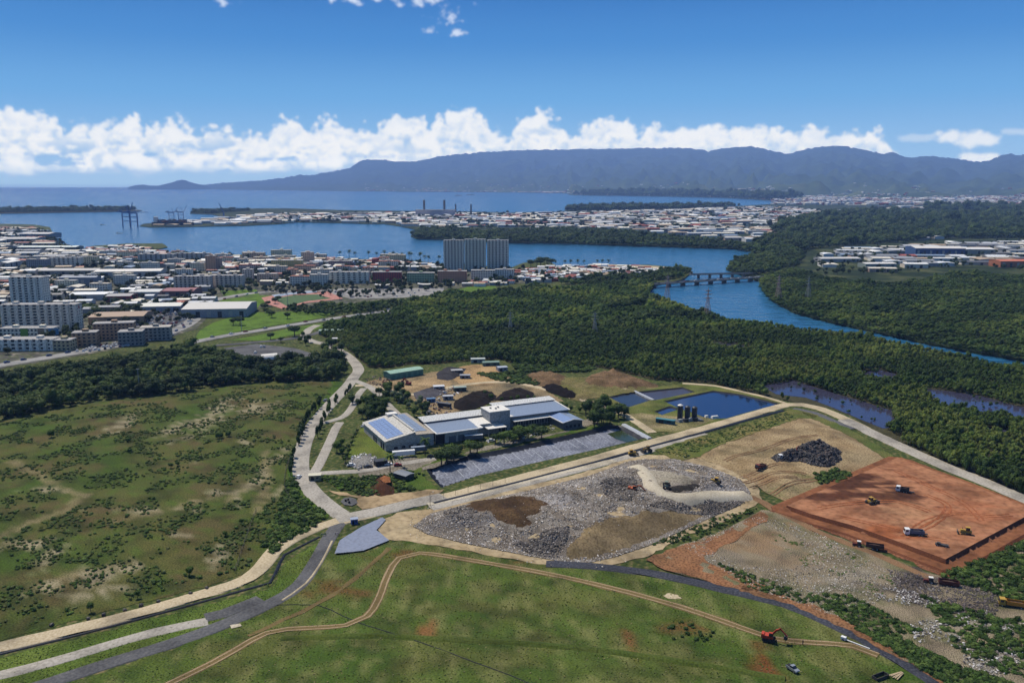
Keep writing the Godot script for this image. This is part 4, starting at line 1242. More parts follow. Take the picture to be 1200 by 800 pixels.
	swarm(root, "tyres", tyre.mesh(), M.scrap, ts, tc)

	# the lined basin: sloping sides, grey sheets with welded seams, a puddle and a white dam
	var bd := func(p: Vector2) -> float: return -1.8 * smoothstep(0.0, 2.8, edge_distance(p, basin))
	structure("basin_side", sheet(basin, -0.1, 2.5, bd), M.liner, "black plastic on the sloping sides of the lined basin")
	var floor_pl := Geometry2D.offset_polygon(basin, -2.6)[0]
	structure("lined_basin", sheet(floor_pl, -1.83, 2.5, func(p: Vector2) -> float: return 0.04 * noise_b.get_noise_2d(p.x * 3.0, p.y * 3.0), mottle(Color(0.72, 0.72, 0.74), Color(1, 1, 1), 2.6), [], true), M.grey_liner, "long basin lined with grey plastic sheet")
	for i in 18:
		var t := (i + rng.randf_range(0.2, 0.8)) / 18.0
		var a := gp(lerpf(506, 722, t), lerpf(546, 499, t), -1.84)
		var b := gp(lerpf(524, 748, t), lerpf(566, 513, t), -1.84)
		var k0 := rng.randf_range(0.05, 0.35)
		var k1 := rng.randf_range(0.6, 0.95)
		var mb := MB.new()
		mb.quad(a.lerp(b, k0) + Vector3(-0.2, 0.1, 0), a.lerp(b, k0) + Vector3(0.2, 0.1, 0), a.lerp(b, k1) + Vector3(0.2, 0.1, 0), a.lerp(b, k1) + Vector3(-0.2, 0.1, 0), Vector3.UP)
		structure("liner_seam", mb.mesh(), M.seam, "pale welded seam across the basin liner")
	structure("basin_puddle", flat_mesh(poly([712, 505, 728, 500.5, 740, 505, 754, 513, 738, 516, 722, 511]), -1.7), plain(lin(46, 56, 28).linear_to_srgb(), 0.15), "murky green puddle at the end of the basin")
	var dam := MB.new()
	var d0 := gp(731, 497.5)
	var d1 := gp(762, 514)
	var ax := (d1 - d0).normalized()
	dam.prism(Transform3D(Basis(Vector3.UP.cross(ax).normalized(), Vector3.UP, ax), (d0 + d1) * 0.5), [Vector2(-3.2, -1.8), Vector2(3.2, -1.8), Vector2(1.0, 0.7), Vector2(-1.0, 0.7)], d0.distance_to(d1))
	tag(part(self, "dam", dam, M.seam), "white sheet-covered dam at the end of the lined basin", "dam")
	for i in 4:
		var pl: PackedVector2Array = ponds[i]
		var depth := 1.7
		structure("pond_liner", sheet(pl, -0.1, 2.5, func(p: Vector2) -> float: return -depth * smoothstep(0.0, 4.0, edge_distance(p, pl))), M.liner, "black plastic liner of a leachate pond")
		var inner := Geometry2D.offset_polygon(pl, -1.2)
		if inner.size():
			structure("pond_water", flat_mesh(inner[0], -0.75), [M.pond_grey, M.pond_brown, M.pond, M.pond][i], ["dark grey water in the smaller leachate pond", "brownish water in the leachate pond by the forest", "deep blue water of the big leachate pond", "deep blue water of the small pond beside the tanks"][i])
	var dv := MB.new()
	var v0 := gp(743.5, 458)
	var v1 := gp(766, 468.6)
	var vx := (v1 - v0).normalized()
	dv.prism(Transform3D(Basis(Vector3.UP.cross(vx).normalized(), Vector3.UP, vx), (v0 + v1) * 0.5), [Vector2(-1.6, -1.6), Vector2(1.6, -1.6), Vector2(0.8, 0.4), Vector2(-0.8, 0.4)], v0.distance_to(v1))
	tag(part(self, "dividing_wall", dv, M.seam), "pale wall dividing the two grey leachate ponds", "wall")
	# blue-grey tarpaulin at the road bend
	var tar := poly([392, 650, 398, 634, 424, 618, 448, 607, 452, 610, 441, 622, 456, 634, 426, 646])
	structure("tarpaulin", sheet(tar, 0.5, 2.0, func(p: Vector2) -> float: return 0.25 * noise_b.get_noise_2d(p.x * 5.0, p.y * 5.0)), M.tarp, "blue-grey plastic sheet at the bend of the asphalt road")

# ---------------------------------------------------------------- trees
# A crown: lobes with a rough core and many leaf sprays on them
func crown_mb(seed_: int, r: Vector3, mid: Vector3, lobes: int, leaves: int, leaf: float, b: MB = null) -> MB:
	var g := RandomNumberGenerator.new()
	g.seed = seed_
	if b == null:
		b = MB.new()
	var cs := []
	for i in lobes:
		var d := Vector3(g.randfn(), g.randfn() * 0.8 + 0.25, g.randfn()).normalized()
		var k := g.randf_range(0.35, 0.62) if i > 0 else 0.0
		var q := g.randf_range(0.42, 0.62) if i > 0 else 0.66
		cs.append([mid + d * r * k, r * q])
	for c in cs:
		b.ball(c[0], c[1] * 0.74, 7, 4, 0.45, g.randi() % 90)
	for i in leaves:
		var c: Array = cs[i % cs.size()]
		var d := Vector3(g.randfn(), g.randfn() + 0.25, g.randfn()).normalized()
		var p: Vector3 = c[0] + d * c[1] * g.randf_range(0.82, 1.14)
		var nrm := (d + Vector3(g.randfn(), g.randfn() * 0.7, g.randfn()) * 0.45).normalized()
		var x := nrm.cross(Vector3(g.randfn(), g.randfn(), g.randfn())).normalized()
		var y := nrm.cross(x)
		var s := leaf * g.randf_range(0.6, 1.3)
		var n0 := b.v.size()
		b.quad(p - x * s, p - y * s * 0.55 + nrm * s * 0.2, p + x * s, p + y * s * 0.55 + nrm * s * 0.15, nrm)
		var out := ((p - mid) / r).normalized()
		var sm := (nrm * 0.6 + out * 0.5 + Vector3(0, 0.2, 0)).normalized()
		for e in range(n0, b.v.size()):
			b.n[e] = sm
	return b

func trunk_mb(h: float, r: float, seed_: int, limbs := 4) -> MB:
	var b := MB.new()
	var g := RandomNumberGenerator.new()
	g.seed = seed_
	var lean := Vector3(g.randf_range(-0.06, 0.06), 1, g.randf_range(-0.06, 0.06)) * h
	b.tube(Vector3(0, -0.3, 0), lean * 0.6, r * 1.25, r * 0.8, 7)
	b.tube(lean * 0.6, lean, r * 0.8, r * 0.4, 6)
	for i in limbs:
		var a := TAU * (i + g.randf()) / limbs
		var s := lean * g.randf_range(0.55, 0.8)
		b.tube(s, s + Vector3(cos(a) * h * 0.35, h * 0.32, sin(a) * h * 0.35), r * 0.4, r * 0.15, 5, false)
	return b

var tree_kinds := {}     # kind -> [[crown mesh, trunk mesh] ...]
var stand_meshes := []   # whole trees for the woods
var bush_meshes := []

func leaf_mat(c: Color, back := 0.45) -> StandardMaterial3D:
	var m := plain(c, 0.75, 0.0, 0.25)
	m.vertex_color_use_as_albedo = true
	m.backlight_enabled = true
	m.backlight = Color(back, back, back * 0.6)
	return m

func make_tree_meshes() -> void:
	M.bark = worn(rgb(92, 80, 66), 3.0, 0.9)
	M.stand = leaf_mat(Color.WHITE, 0.5)
	M.leaf_dark = leaf_mat(lin(48, 66, 28).linear_to_srgb())
	M.leaf_mid = leaf_mat(lin(66, 86, 34).linear_to_srgb())
	M.leaf_light = leaf_mat(lin(94, 110, 48).linear_to_srgb())
	M.leaf_grey = leaf_mat(lin(84, 98, 74).linear_to_srgb())
	for i in 6:
		var h: float = [6.0, 7.0, 8.0, 6.5, 7.5, 9.0][i]
		var r: float = [3.4, 3.0, 3.8, 4.2, 2.8, 3.6][i]
		var b := crown_mb(100 + i, Vector3(r, h * 0.42, r), Vector3(0, h * 0.58, 0), 6, 270, 0.46)
		b.tube(Vector3(0, -0.3, 0), Vector3(0, h * 0.4, 0), 0.2, 0.14, 5, false)
		stand_meshes.append(b.mesh())
	for i in 4:
		bush_meshes.append(crown_mb(200 + i, Vector3(1.5, 0.9, 1.4), Vector3(0, 0.55, 0), 5, 170, 0.24).mesh())
	tree_kinds["round"] = []
	tree_kinds["spreading"] = []
	tree_kinds["slim"] = []
	for i in 3:
		tree_kinds["round"].append([crown_mb(300 + i, Vector3(3.6, 3.4, 3.5), Vector3(0, 5.4, 0), 8, 520, 0.42).mesh(), trunk_mb(5.0, 0.28, 310 + i).mesh()])
		tree_kinds["spreading"].append([crown_mb(320 + i, Vector3(5.6, 3.0, 5.4), Vector3(0, 6.0, 0), 11, 760, 0.5).mesh(), trunk_mb(5.6, 0.4, 330 + i, 6).mesh()])
		tree_kinds["slim"].append([crown_mb(340 + i, Vector3(1.7, 3.2, 1.7), Vector3(0, 4.3, 0), 6, 300, 0.38).mesh(), trunk_mb(4.0, 0.18, 350 + i).mesh()])
	# a palm: ringed trunk and drooping fronds
	tree_kinds["palm"] = []
	for k in 2:
		var g := RandomNumberGenerator.new()
		g.seed = 70 + k
		var tb := MB.new()
		var a := Vector3(0, -0.3, 0)
		for i in 6:
			var n := Vector3(sin(i * 0.5 + k) * 0.18, (i + 1) * 1.5, cos(i * 0.6) * 0.14)
			tb.tube(a, n, 0.30 - i * 0.025, 0.27 - i * 0.025, 7)
			a = n
		var cb := MB.new()
		for f in 17:
			var az := f * 2.399
			var up: float = lerpf(1.1, -0.5, (f % 6) / 5.0)
			var d := Vector3(cos(az), 0, sin(az))
			var p := a
			var w := 0.55
			var sidew := d.cross(Vector3.UP)
			for s in 5:
				var q := p + d * 0.75 + Vector3(0, up * 0.62, 0)
				up -= 0.42
				var w2: float = [0.62, 0.66, 0.55, 0.36, 0.05][s]
				for sg in [-1.0, 1.0]:
					cb.quad(p, q, q + sidew * w2 * sg - Vector3(0, w2 * 0.45, 0), p + sidew * w * sg - Vector3(0, w * 0.45, 0), Vector3(0, 1, 0) + sidew * sg * 0.3)
				p = q
				w = w2
		tree_kinds["palm"].append([cb.mesh(), tb.mesh()])

func tree(kind: String, called: String, at: Vector3, s: float, m: Material, label: String, group := "", stretch := 1.0) -> Node3D:
	var k: Array = tree_kinds[kind][rng.randi() % tree_kinds[kind].size()]
	var t := thing(called, at, rng.randf() * TAU, label, "tree" if called != "bush" else "bush", group)
	t.scale = Vector3(s, s * stretch, s)
	part(t, "trunk", k[1], M.bark)
	part(t, "crown", k[0], m)
	return t

func green_shade(p: Vector2, base: Color, dark: Color, pale: Color) -> Color:
	var a := noise_a.get_noise_2d(p.x * 0.7, p.y * 0.7)
	var c := base.lerp(pale, clampf(a * 1.9 + 0.05, 0.0, 0.85)).lerp(dark, clampf(-a * 1.8 + 0.2, 0.0, 1.0))
	var k := rng.randf_range(0.74, 1.26)
	return Color(c.r * k * rng.randf_range(0.9, 1.12), c.g * k, c.b * k * rng.randf_range(0.85, 1.1))

# fill an outline with whole trees; spacing grows with distance
func wood(root: Node3D, pl: PackedVector2Array, gap: float, smin: float, smax: float, shades: Array, avoid := [], keep = null, tall := 1.0) -> int:
	var lo := Vector2(1e9, 1e9)
	var hi := -lo
	for p in pl:
		lo = lo.min(p)
		hi = hi.max(p)
	var per := []
	for k in stand_meshes.size():
		per.append([[], []])
	var n := 0
	var z := lo.y
	while z < hi.y:
		var x := lo.x + rng.randf() * gap
		while x < hi.x:
			var p := Vector2(x + rng.randf_range(-0.45, 0.45) * gap, z + rng.randf_range(-0.45, 0.45) * gap)
			x += gap
			if not Geometry2D.is_point_in_polygon(p, pl):
				continue
			var bad := false
			for h in avoid:
				if Geometry2D.is_point_in_polygon(p, h):
					bad = true
					break
			if bad or (keep != null and not keep.call(p)):
				continue
			var px := to_pixel(Vector3(p.x, 0, p.y))
			if px.x < -150 or px.x > 1350 or px.y > 900:
				continue
			var k := rng.randi() % stand_meshes.size()
			var s := rng.randf_range(smin, smax) * (1.0 + 0.55 * noise_b.get_noise_2d(p.x * 0.4, p.y * 0.4) + 0.35 * noise_a.get_noise_2d(p.x * 0.8, p.y * 0.8))
			var b := Basis(Vector3.UP, rng.randf() * TAU) * Basis.from_scale(Vector3(s * rng.randf_range(0.85, 1.2), s * tall * rng.randf_range(0.8, 1.15), s * rng.randf_range(0.85, 1.2)))
			per[k][0].append(Transform3D(b, Vector3(p.x, -0.1, p.y)))
			per[k][1].append(green_shade(p, shades[0], shades[1], shades[2]))
			n += 1
		z += gap
	for k in stand_meshes.size():
		if per[k][0].size():
			swarm(root, "trees", stand_meshes[k], M.stand, per[k][0], per[k][1])
	return n

func stuff(called: String, label: String) -> Node3D:
	var o := Node3D.new()
	o.name = numbered(called)
	add_child(o)
	o.set_meta("kind", "stuff")
	o.set_meta("label", label)
	return o

func make_woods() -> void:
	make_tree_meshes()
	var mangrove := [lin(72, 91, 38), lin(52, 70, 31), lin(104, 115, 54)]
	var deep := [lin(62, 82, 34), lin(44, 62, 27), lin(86, 104, 46)]
	var far := [lin(60, 78, 36), lin(46, 62, 30), lin(78, 94, 46)]
	var clear := []
	for l in lagoons:
		clear.append(l)
	clear.append(poly([885, 452, 912, 460, 945, 465, 975, 476, 1010, 490, 1040, 502, 1062, 518, 1030, 511, 1005, 497, 975, 483, 930, 471, 900, 464]))
	var total := 0
	var m1 := poly([376, 392, 388, 380, 430, 374, 470, 363, 520, 350, 560, 345, 600, 345, 640, 341, 700, 336, 750, 332] + RIVER_SOUTH.slice(4) + [1330, 640, 1240, 597, 1200, 577, 1150, 556, 1100, 536, 1060, 517, 1030, 503, 1005, 488, 975, 477, 930, 470, 905, 464, 870, 456, 838, 449, 800, 446, 765, 444, 735, 436, 705, 430, 670, 430, 640, 428, 604, 426, 590, 420, 560, 421, 530, 424, 508, 426, 478, 426, 455, 430, 436, 430, 424, 420, 410, 408, 396, 400])
	var w1 := stuff("mangrove_wood", "dense green mangrove wood south of the river")
	for k in [m1]:
		var grown := Geometry2D.offset_polygon(k, 3.0)
		if grown.size():
			m1 = grown[0]
	var glade := func(p: Vector2) -> bool: return noise_a.get_noise_2d(p.x * 0.55 + 210.0, p.y * 0.55) > -0.42 or rng.randf() < 0.4
	# taller rows run through the mangroves
	for a in [[600, 386, 680, 384, 760, 372, 826, 369, 826, 373, 760, 379, 690, 391, 610, 392], [470, 396, 540, 388, 600, 386, 604, 391, 540, 395, 476, 402], [700, 360, 770, 352, 772, 356, 706, 366]]:
		total += wood(w1, poly(a), 5.0, 0.95, 1.3, [lin(54, 72, 30), lin(40, 56, 24), lin(70, 86, 36)])
	var near_pl := Geometry2D.intersect_polygons(m1, PackedVector2Array([Vector2(-2000, -880), Vector2(2000, -880), Vector2(2000, -200), Vector2(-2000, -200)]))
	var back_pl := Geometry2D.intersect_polygons(m1, PackedVector2Array([Vector2(-3000, -3000), Vector2(3000, -3000), Vector2(3000, -880), Vector2(-3000, -880)]))
	structure("mangrove_floor", sheet(m1, -0.02, 60.0, null, null, lagoons, true), M.forest_floor, "dark muddy ground under the mangroves")
	for q in near_pl:
		total += wood(w1, q, 2.7, 0.34, 0.60, mangrove, clear, null, 1.5)
	for q in back_pl:
		total += wood(w1, q, 3.7, 0.42, 0.76, [lin(86, 107, 43), lin(62, 82, 34), lin(122, 132, 60)], clear, glade, 1.3)
	for q in near_pl + back_pl:
		total += wood(w1, q, 24.0, 0.6, 1.0, mangrove, clear)
	# drowned bushes in the lagoons
	for l in lagoons:
		total += wood(w1, l, 9.0, 0.22, 0.5, deep, [], func(p: Vector2) -> bool: return noise_b.get_noise_2d(p.x * 0.9, p.y * 0.9) > 0.12)
	var m1b := poly([330, 364, 345, 361, 380, 360, 420, 359, 470, 354, 520, 347, 528, 342, 560, 346, 590, 342, 640, 336, 700, 326, 760, 322, 795, 314, 812, 318, 800, 326, 765, 330, 755, 340, 700, 336, 640, 341, 600, 345, 560, 345, 520, 350, 480, 358, 430, 368, 380, 371, 340, 366])
	total += wood(stuff("tree_belt", "dark tree belt between the highway and the town"), m1b, 6.0, 0.7, 1.15, deep, [poly([640, 344, 705, 336, 640, 332])] )
	var m2 := poly([893, 326, 930, 316, 960, 326, 1000, 330, 1040, 335, 1080, 330, 1120, 321, 1160, 322, 1200, 326, 1340, 330] + RIVER_NORTH.slice(0, 20))
	total += wood(stuff("mangrove_wood", "dense green mangrove wood north of the river"), Geometry2D.offset_polygon(m2, 4.0)[0], 4.8, 0.52, 0.92, [lin(66, 86, 36), lin(50, 68, 30), lin(92, 106, 48)])
	# belt above the field on the left
	var belt := poly([-200, 490, -60, 458, 0, 448, 70, 436, 130, 424, 180, 414, 226, 410, 262, 416, 280, 428, 318, 430, 360, 428, 385, 418, 402, 424, 406, 440, 385, 446, 330, 447, 270, 450, 200, 461, 120, 469, 60, 480, 0, 492, -200, 525])
	total += wood(stuff("tree_belt", "tall dark tree belt above the overgrown field"), belt, 5.0, 0.85, 1.4, [lin(54, 72, 30), lin(38, 54, 24), lin(76, 92, 40)], [poly([-60, 474, 0, 467, 100, 452, 160, 441, 215, 436, 160, 447, 60, 465, -60, 484])])
	# woods round the inner bay and beyond
	var w3 := stuff("shore_wood", "wooded shore of the inner bay")
	for a in [[[483, 277, 494, 270, 530, 270, 560, 274, 600, 273, 640, 270, 700, 272, 760, 277, 830, 283, 880, 290, 884, 297, 860, 292, 800, 290, 700, 287, 590, 285, 540, 282, 488, 280], 11.0], [[886, 299, 930, 292, 945, 300, 935, 312, 900, 321, 870, 323, 852, 316, 862, 306], 8.0], [[880, 291, 900, 280, 930, 274, 980, 272, 1060, 270, 1120, 266, 1200, 262, 1340, 258, 1340, 276, 1200, 279, 1100, 280, 1060, 284, 1000, 288, 950, 292, 930, 298, 890, 298], 14.0], [[920, 262, 990, 250, 1060, 250, 1130, 252, 1200, 250, 1340, 248, 1340, 262, 1200, 263, 1100, 268, 1000, 272, 930, 276, 900, 272], 22.0]]:
		total += wood(w3, poly(a[0]), a[1], a[1] * 0.13, a[1] * 0.2, far)
	var w4 := stuff("islet_wood", "dark wood on the low islet")
	total += wood(w4, poly([-200, 248.6, 0, 249.4, 60, 248.6, 120, 247.7, 160, 246.9, 150, 245.6, 90, 245.7, 0, 246.8, -200, 247]), 17.0, 2.0, 3.2, far)
	var w5 := stuff("coast_wood", "dark woods along the far peninsula")
	for a in [[[664, 247.5, 668, 245.2, 720, 243.4, 800, 243.3, 870, 241.6, 820, 245, 740, 246.5], 26.0], [[224, 249.6, 226, 248.2, 262, 247, 296, 246.8, 262, 249, 250, 250.5], 14.0], [[670, 228.4, 720, 229.2, 790, 230.3, 850, 231.8, 905, 234.6, 940, 233, 850, 230, 760, 227.4], 60.0], [[1080, 245, 1200, 244, 1340, 244, 1340, 247, 1200, 248, 1100, 248.5], 34.0]]:
		total += wood(w5, poly(a[0]), a[1], a[1] * 0.12, a[1] * 0.18, far)
	print("wood trees ", total)

# ---------------------------------------------------------------- sorting plant
func gable(b: MB, x0: float, x1: float, d0: float, d1: float, y0: float, y1: float) -> void:
	# body of a shed from the ground to eaves of the heights y0 (at x0) and y1 (at x1)
	b.prism(Transform3D(Basis(), Vector3(0, 0, -(d0 + d1) / 2)), [Vector2(x0, -0.3), Vector2(x1, -0.3), Vector2(x1, y1), Vector2(x0, y0)], d1 - d0)

# a roof sheet between two heights along x, with thickness and small overhang
func slope(parent: Node, called: String, m: Material, x0: float, y0: float, x1: float, y1: float, d0: float, d1: float, t := 0.25) -> MeshInstance3D:
	var b := MB.new()
	b.prism(Transform3D(Basis(), Vector3(0, 0, -(d0 + d1) / 2)), [Vector2(x0, y0), Vector2(x1, y1), Vector2(x1, y1 + t), Vector2(x0, y0 + t)], d1 - d0)
	return part(parent, called, b, m)

# the same, sloping along the depth
func slope_d(parent: Node, called: String, m: Material, x0: float, x1: float, d0: float, y0: float, d1: float, y1: float, t := 0.25) -> MeshInstance3D:
	var b := MB.new()
	b.prism(Transform3D(Basis(Vector3(0, 0, -1), Vector3(0, 1, 0), Vector3(1, 0, 0)), Vector3((x0 + x1) / 2, 0, 0)), [Vector2(d0, y0), Vector2(d1, y1), Vector2(d1, y1 + t), Vector2(d0, y0 + t)], x1 - x0)
	return part(parent, called, b, m)

func panels(parent: Node, m: Material, nx: int, nd: int, x0: float, x1: float, d0: float, d1: float, at: Callable) -> void:
	for i in nx:
		for j in nd:
			var b := MB.new()
			var xa := lerpf(x0, x1, (i + 0.03) / nx)
			var xb := lerpf(x0, x1, (i + 0.97) / nx)
			var da := lerpf(d0, d1, (j + 0.02) / nd)
			var db := lerpf(d0, d1, (j + 0.98) / nd)
			var q: Array[Vector3] = [at.call(xa, da), at.call(xb, da), at.call(xb, db), at.call(xa, db)]
			var up := Vector3(0, 0.12, 0)
			b.quad(q[0] + up, q[1] + up, q[2] + up, q[3] + up, Vector3.UP)
			for e in 4:
				b.quad(q[e], q[(e + 1) % 4], q[(e + 1) % 4] + up, q[e] + up, q[e] + q[(e + 1) % 4] - q[0] - q[2])
			part(parent, "panel", b, m)

func make_plant() -> void:
	var wall_m := worn(rgb(172, 168, 162), 11.0, 0.6)
	var roof_m := worn(rgb(186, 182, 172), 14.0, 0.5)
	var roof_dirty := worn(rgb(160, 150, 134), 9.0, 0.7)
	var white := worn(rgb(214, 210, 200), 13.0, 0.55, 0.0, 0.5)
	var blue := worn(rgb(124, 143, 176), 17.0, 0.25, 0.0, 0.5)
	var slate := worn(rgb(130, 141, 156), 15.0, 0.3, 0.0, 0.5)
	var dark := plain(rgb(26, 26, 28), 0.8)
	M.white_paint = white
	M.wall_grey = wall_m
	M.dark = dark
	var turn := deg_to_rad(26)
	var base := gp(452, 529)
	var pos := func(x: float, d: float) -> Vector3: return base + Basis(Vector3.UP, turn) * Vector3(x, 0, -d)
	# the big shed of two bays
	var t := thing("big_shed", base, turn, "big grey two-bay shed with blue roof panels, beside the lawn", "shed")
	var b := MB.new()
	gable(b, 0, 17.8, 0, 44, 5.8, 9.0)
	var w := part(t, "wall", b, wall_m)
	b = MB.new()
	gable(b, 17.8, 29.4, 0.25, 49, 7.2, 6.8)
	part(t, "wall", b, wall_m)
	slope(t, "roof", roof_m, -0.7, 5.75, 18.2, 9.2, -0.7, 44.6)
	slope(t, "roof", roof_dirty, 18.25, 7.5, 29.9, 6.95, -0.4, 49.6)
	slope(t, "gable_step", wall_m, 17.7, 7.2, 18.2, 9.05, 0.1, 44.0, 0.3)
	b = MB.new()
	b.bx(17.4, 9.75, -44.8 + 2.5, 6.5, 1.2, 5.0)
	part(t, "vent_box", b, white)
	b = MB.new()
	b.bx(17.7, 9.72, -21.0, 1.3, 0.5, 37.0)
	part(t, "ridge_vent", b, roof_m)
	panels(t, blue, 4, 9, 1.6, 11.8, 2.5, 40.5, func(x: float, d: float) -> Vector3: return Vector3(x, 6.05 + (x + 0.7) * 0.1825, -d))
	panels(t, slate, 2, 8, 19.4, 27.4, 6.0, 47.0, func(x: float, d: float) -> Vector3: return Vector3(x, 7.8 - (x - 18.25) * 0.0475, -d))
	for k in 4:
		b = MB.new()
		b.bx(-0.12, 1.9, -(4.0 + k * 4.2 + (6.0 if k > 1 else 0.0)), 0.25, 3.8 if k < 2 else 2.6, 1.8)
		part(t, "door", b, dark)
	for k in 5:
		b = MB.new()
		b.bx(6.0 + k * 4.6, 1.3, 0.1, 2.2, 1.4, 0.2)
		part(t, "window", b, dark)
	b = MB.new()
	b.bx(14.5, 2.85, 0.08, 29.4, 0.18, 0.16)
	part(t, "wall_rail", b, plain(rgb(110, 112, 114)))
	# middle hall
	t = thing("sorting_hall", pos.call(30.2, 0.0), turn, "long middle hall with slate blue roof and white clerestory", "hall")
	b = MB.new()
	gable(b, 6.5, 27.5, 0.6, 20, 6.2, 6.2)
	part(t, "wall", b, wall_m)
	b = MB.new()
	gable(b, 27.55, 44, 6.5, 20, 6.1, 6.1)
	part(t, "wall", b, wall_m)
	b = MB.new()
	gable(b, 0.2, 44, 20.1, 29, 8.0, 8.0)
	part(t, "clerestory_wall", b, dark)
	b = MB.new()
	for k in 3:
		b.bx(0.6 + k * 2.9, 3.0, -1.0, 0.35, 6.2, 0.35)
	part(t, "post", b, wall_m)
	slope_d(t, "roof", slate, 0.6, 28.3, -0.9, 6.3, 20.05, 7.3)
	slope_d(t, "roof", white, 28.35, 38.6, 6.0, 6.5, 20.05, 7.25)
	slope_d(t, "clerestory_roof", worn(rgb(196, 196, 192), 11.0, 0.5), 0.0, 44.6, 19.2, 8.3, 30.0, 9.0, 0.3)
	slope_d(t, "roof_edge", white, 0.5, 28.35, -1.2, 6.24, -0.5, 6.4, 0.45)
	slope_d(t, "roof_edge", white, 0.1, 0.95, -1.15, 6.32, 20.0, 7.35, 0.45)
	slope_d(t, "roof_edge", white, 27.6, 30.4, -1.1, 6.42, 5.9, 6.7, 0.45)
	b = MB.new()
	b.bx(3.4, 2.7, -1.2, 5.6, 5.4, 1.0)
	part(t, "gate_opening", b, dark)
	for k in 3:
		b = MB.new()
		b.bx(11.0 + k * 6.0, 1.8, -0.5, 4.4, 3.6, 0.3)
		part(t, "roller_door", b, plain(rgb(86, 90, 96)))
	# square tower with white roof
	t = thing("plant_tower", pos.call(76.0, 14.8), turn, "square grey plant tower with white roof", "tower")
	b = MB.new()
	b.bx(0, 6.2, 0, 13.8, 13.0, 13.2)
	part(t, "wall", b, worn(rgb(150, 152, 154), 12.0))
	b = MB.new()
	b.bx(0, 12.85, 0, 14.3, 0.4, 13.7)
	part(t, "roof", b, white)
	for k in 3:
		b = MB.new()
		b.bx(-3.0 + k * 2.6, 13.5, -1.0 + (k % 2) * 2.2, 1.0, 0.9, 1.0)
		part(t, "roof_unit", b, wall_m)
	b = MB.new()
	b.bx(0, 1.5, 6.75, 9.0, 3.0, 0.2)
	part(t, "opening", b, dark)
	# white canopy on posts
	t = thing("canopy", pos.call(70.5, 3.6), turn, "white flat canopy on posts before the plant tower", "canopy")
	b = MB.new()
	b.bx(0, 4.9, 0, 12.6, 0.35, 7.6)
	part(t, "roof", b, white)
	for k in 4:
		b = MB.new()
		b.bar(Vector3(-5.6 + (k % 2) * 11.2, -0.2, -3.2 + (k / 2) * 6.4), Vector3(-5.6 + (k % 2) * 11.2, 4.8, -3.2 + (k / 2) * 6.4), 0.3)
		part(t, "post", b, wall_m)
	# long right hall
	t = thing("long_hall", pos.call(84.0, 13.0), turn, "long hall with blue grey roof, right of the plant tower", "hall")
	b = MB.new()
	gable(b, 0.2, 43.0, 0.3, 20.5, 6.6, 6.6)
	part(t, "wall", b, worn(rgb(126, 126, 124), 12.0))
	b = MB.new()
	gable(b, 0.3, 43.6, 20.6, 28, 8.2, 8.2)
	part(t, "clerestory_wall", b, dark)
	slope_d(t, "roof", slate, -0.4, 43.2, -0.8, 6.7, 20.6, 7.7)
	slope_d(t, "clerestory_roof", worn(rgb(200, 200, 196), 11.0, 0.5), -0.2, 44.6, 19.8, 8.4, 28.6, 9.0, 0.3)
	slope_d(t, "roof_edge", white, 43.25, 44.1, -0.9, 6.7, 19.6, 7.9, 0.4)
	b = MB.new()
	b.tri(Vector3(-0.3, 7.1, 0.6), Vector3(-0.3, 8.0, -9.0), Vector3(4.0, 7.2, 0.2), Vector3.UP)
	part(t, "skylight", b, white)
	slope_d(t, "porch_roof", white, 2.5, 30.5, -3.4, 4.2, 0.2, 4.6, 0.3)
	for k in 8:
		b = MB.new()
		b.bar(Vector3(3.2 + k * 3.8, -0.2, 3.0), Vector3(3.2 + k * 3.8, 4.25, 3.0), 0.22)
		part(t, "post", b, wall_m)
	for k in 7:
		b = MB.new()
		b.bx(5.0 + k * 3.8, 1.7, -0.2, 2.2, 2.4, 0.2)
		part(t, "window", b, dark)
	# wing
	t = thing("plant_wing", pos.call(113.0, -6.0), turn, "low gabled wing with blue roof at the plant's far end", "building")
	b = MB.new()
	b.prism(Transform3D(Basis(), Vector3(0, 0, -11)), [Vector2(0, -0.3), Vector2(13.6, -0.3), Vector2(13.6, 4.4), Vector2(6.8, 5.6), Vector2(0, 4.4)], 21.6)
	part(t, "wall", b, worn(rgb(96, 98, 100), 9.0))
	slope(t, "roof", blue, -0.7, 4.35, 6.8, 5.7, -0.6, 22.4)
	slope(t, "roof", slate, 6.85, 5.7, 14.3, 4.35, -0.6, 22.4)
	slope(t, "roof_edge", white, -1.1, 4.3, -0.65, 4.4, -0.7, 22.5, 0.4)
	slope(t, "roof_edge", white, -0.7, 4.45, 6.8, 5.8, -1.0, -0.55, 0.4)
	slope(t, "roof_edge", white, 6.85, 5.8, 14.3, 4.45, -1.0, -0.55, 0.4)
	for k in 4:
		b = MB.new()
		b.bx(2.2 + k * 3.0, 1.6, 0.1, 1.5, 1.6, 0.2)
		part(t, "window", b, dark)
	# the green shed behind
	var g0 := gp(457.5, 445)
	var g1 := gp(496, 439)
	var ga := -atan2(g1.z - g0.z, g1.x - g0.x)
	var gl := g0.distance_to(g1)
	t = thing("green_shed", g0, ga, "long green metal shed behind the sandy lot", "shed")
	b = MB.new()
	gable(b, 0, gl, 0, 11, 4.6, 4.6)
	part(t, "wall", b, worn(rgb(98, 142, 122), 8.0))
	slope_d(t, "roof", worn(rgb(150, 182, 160), 9.0, 0.5), -0.4, gl + 0.4, -0.4, 4.6, 5.5, 5.6)
	slope_d(t, "roof", worn(rgb(140, 172, 150), 9.0, 0.5), -0.4, gl + 0.4, 5.52, 5.6, 11.4, 4.6)
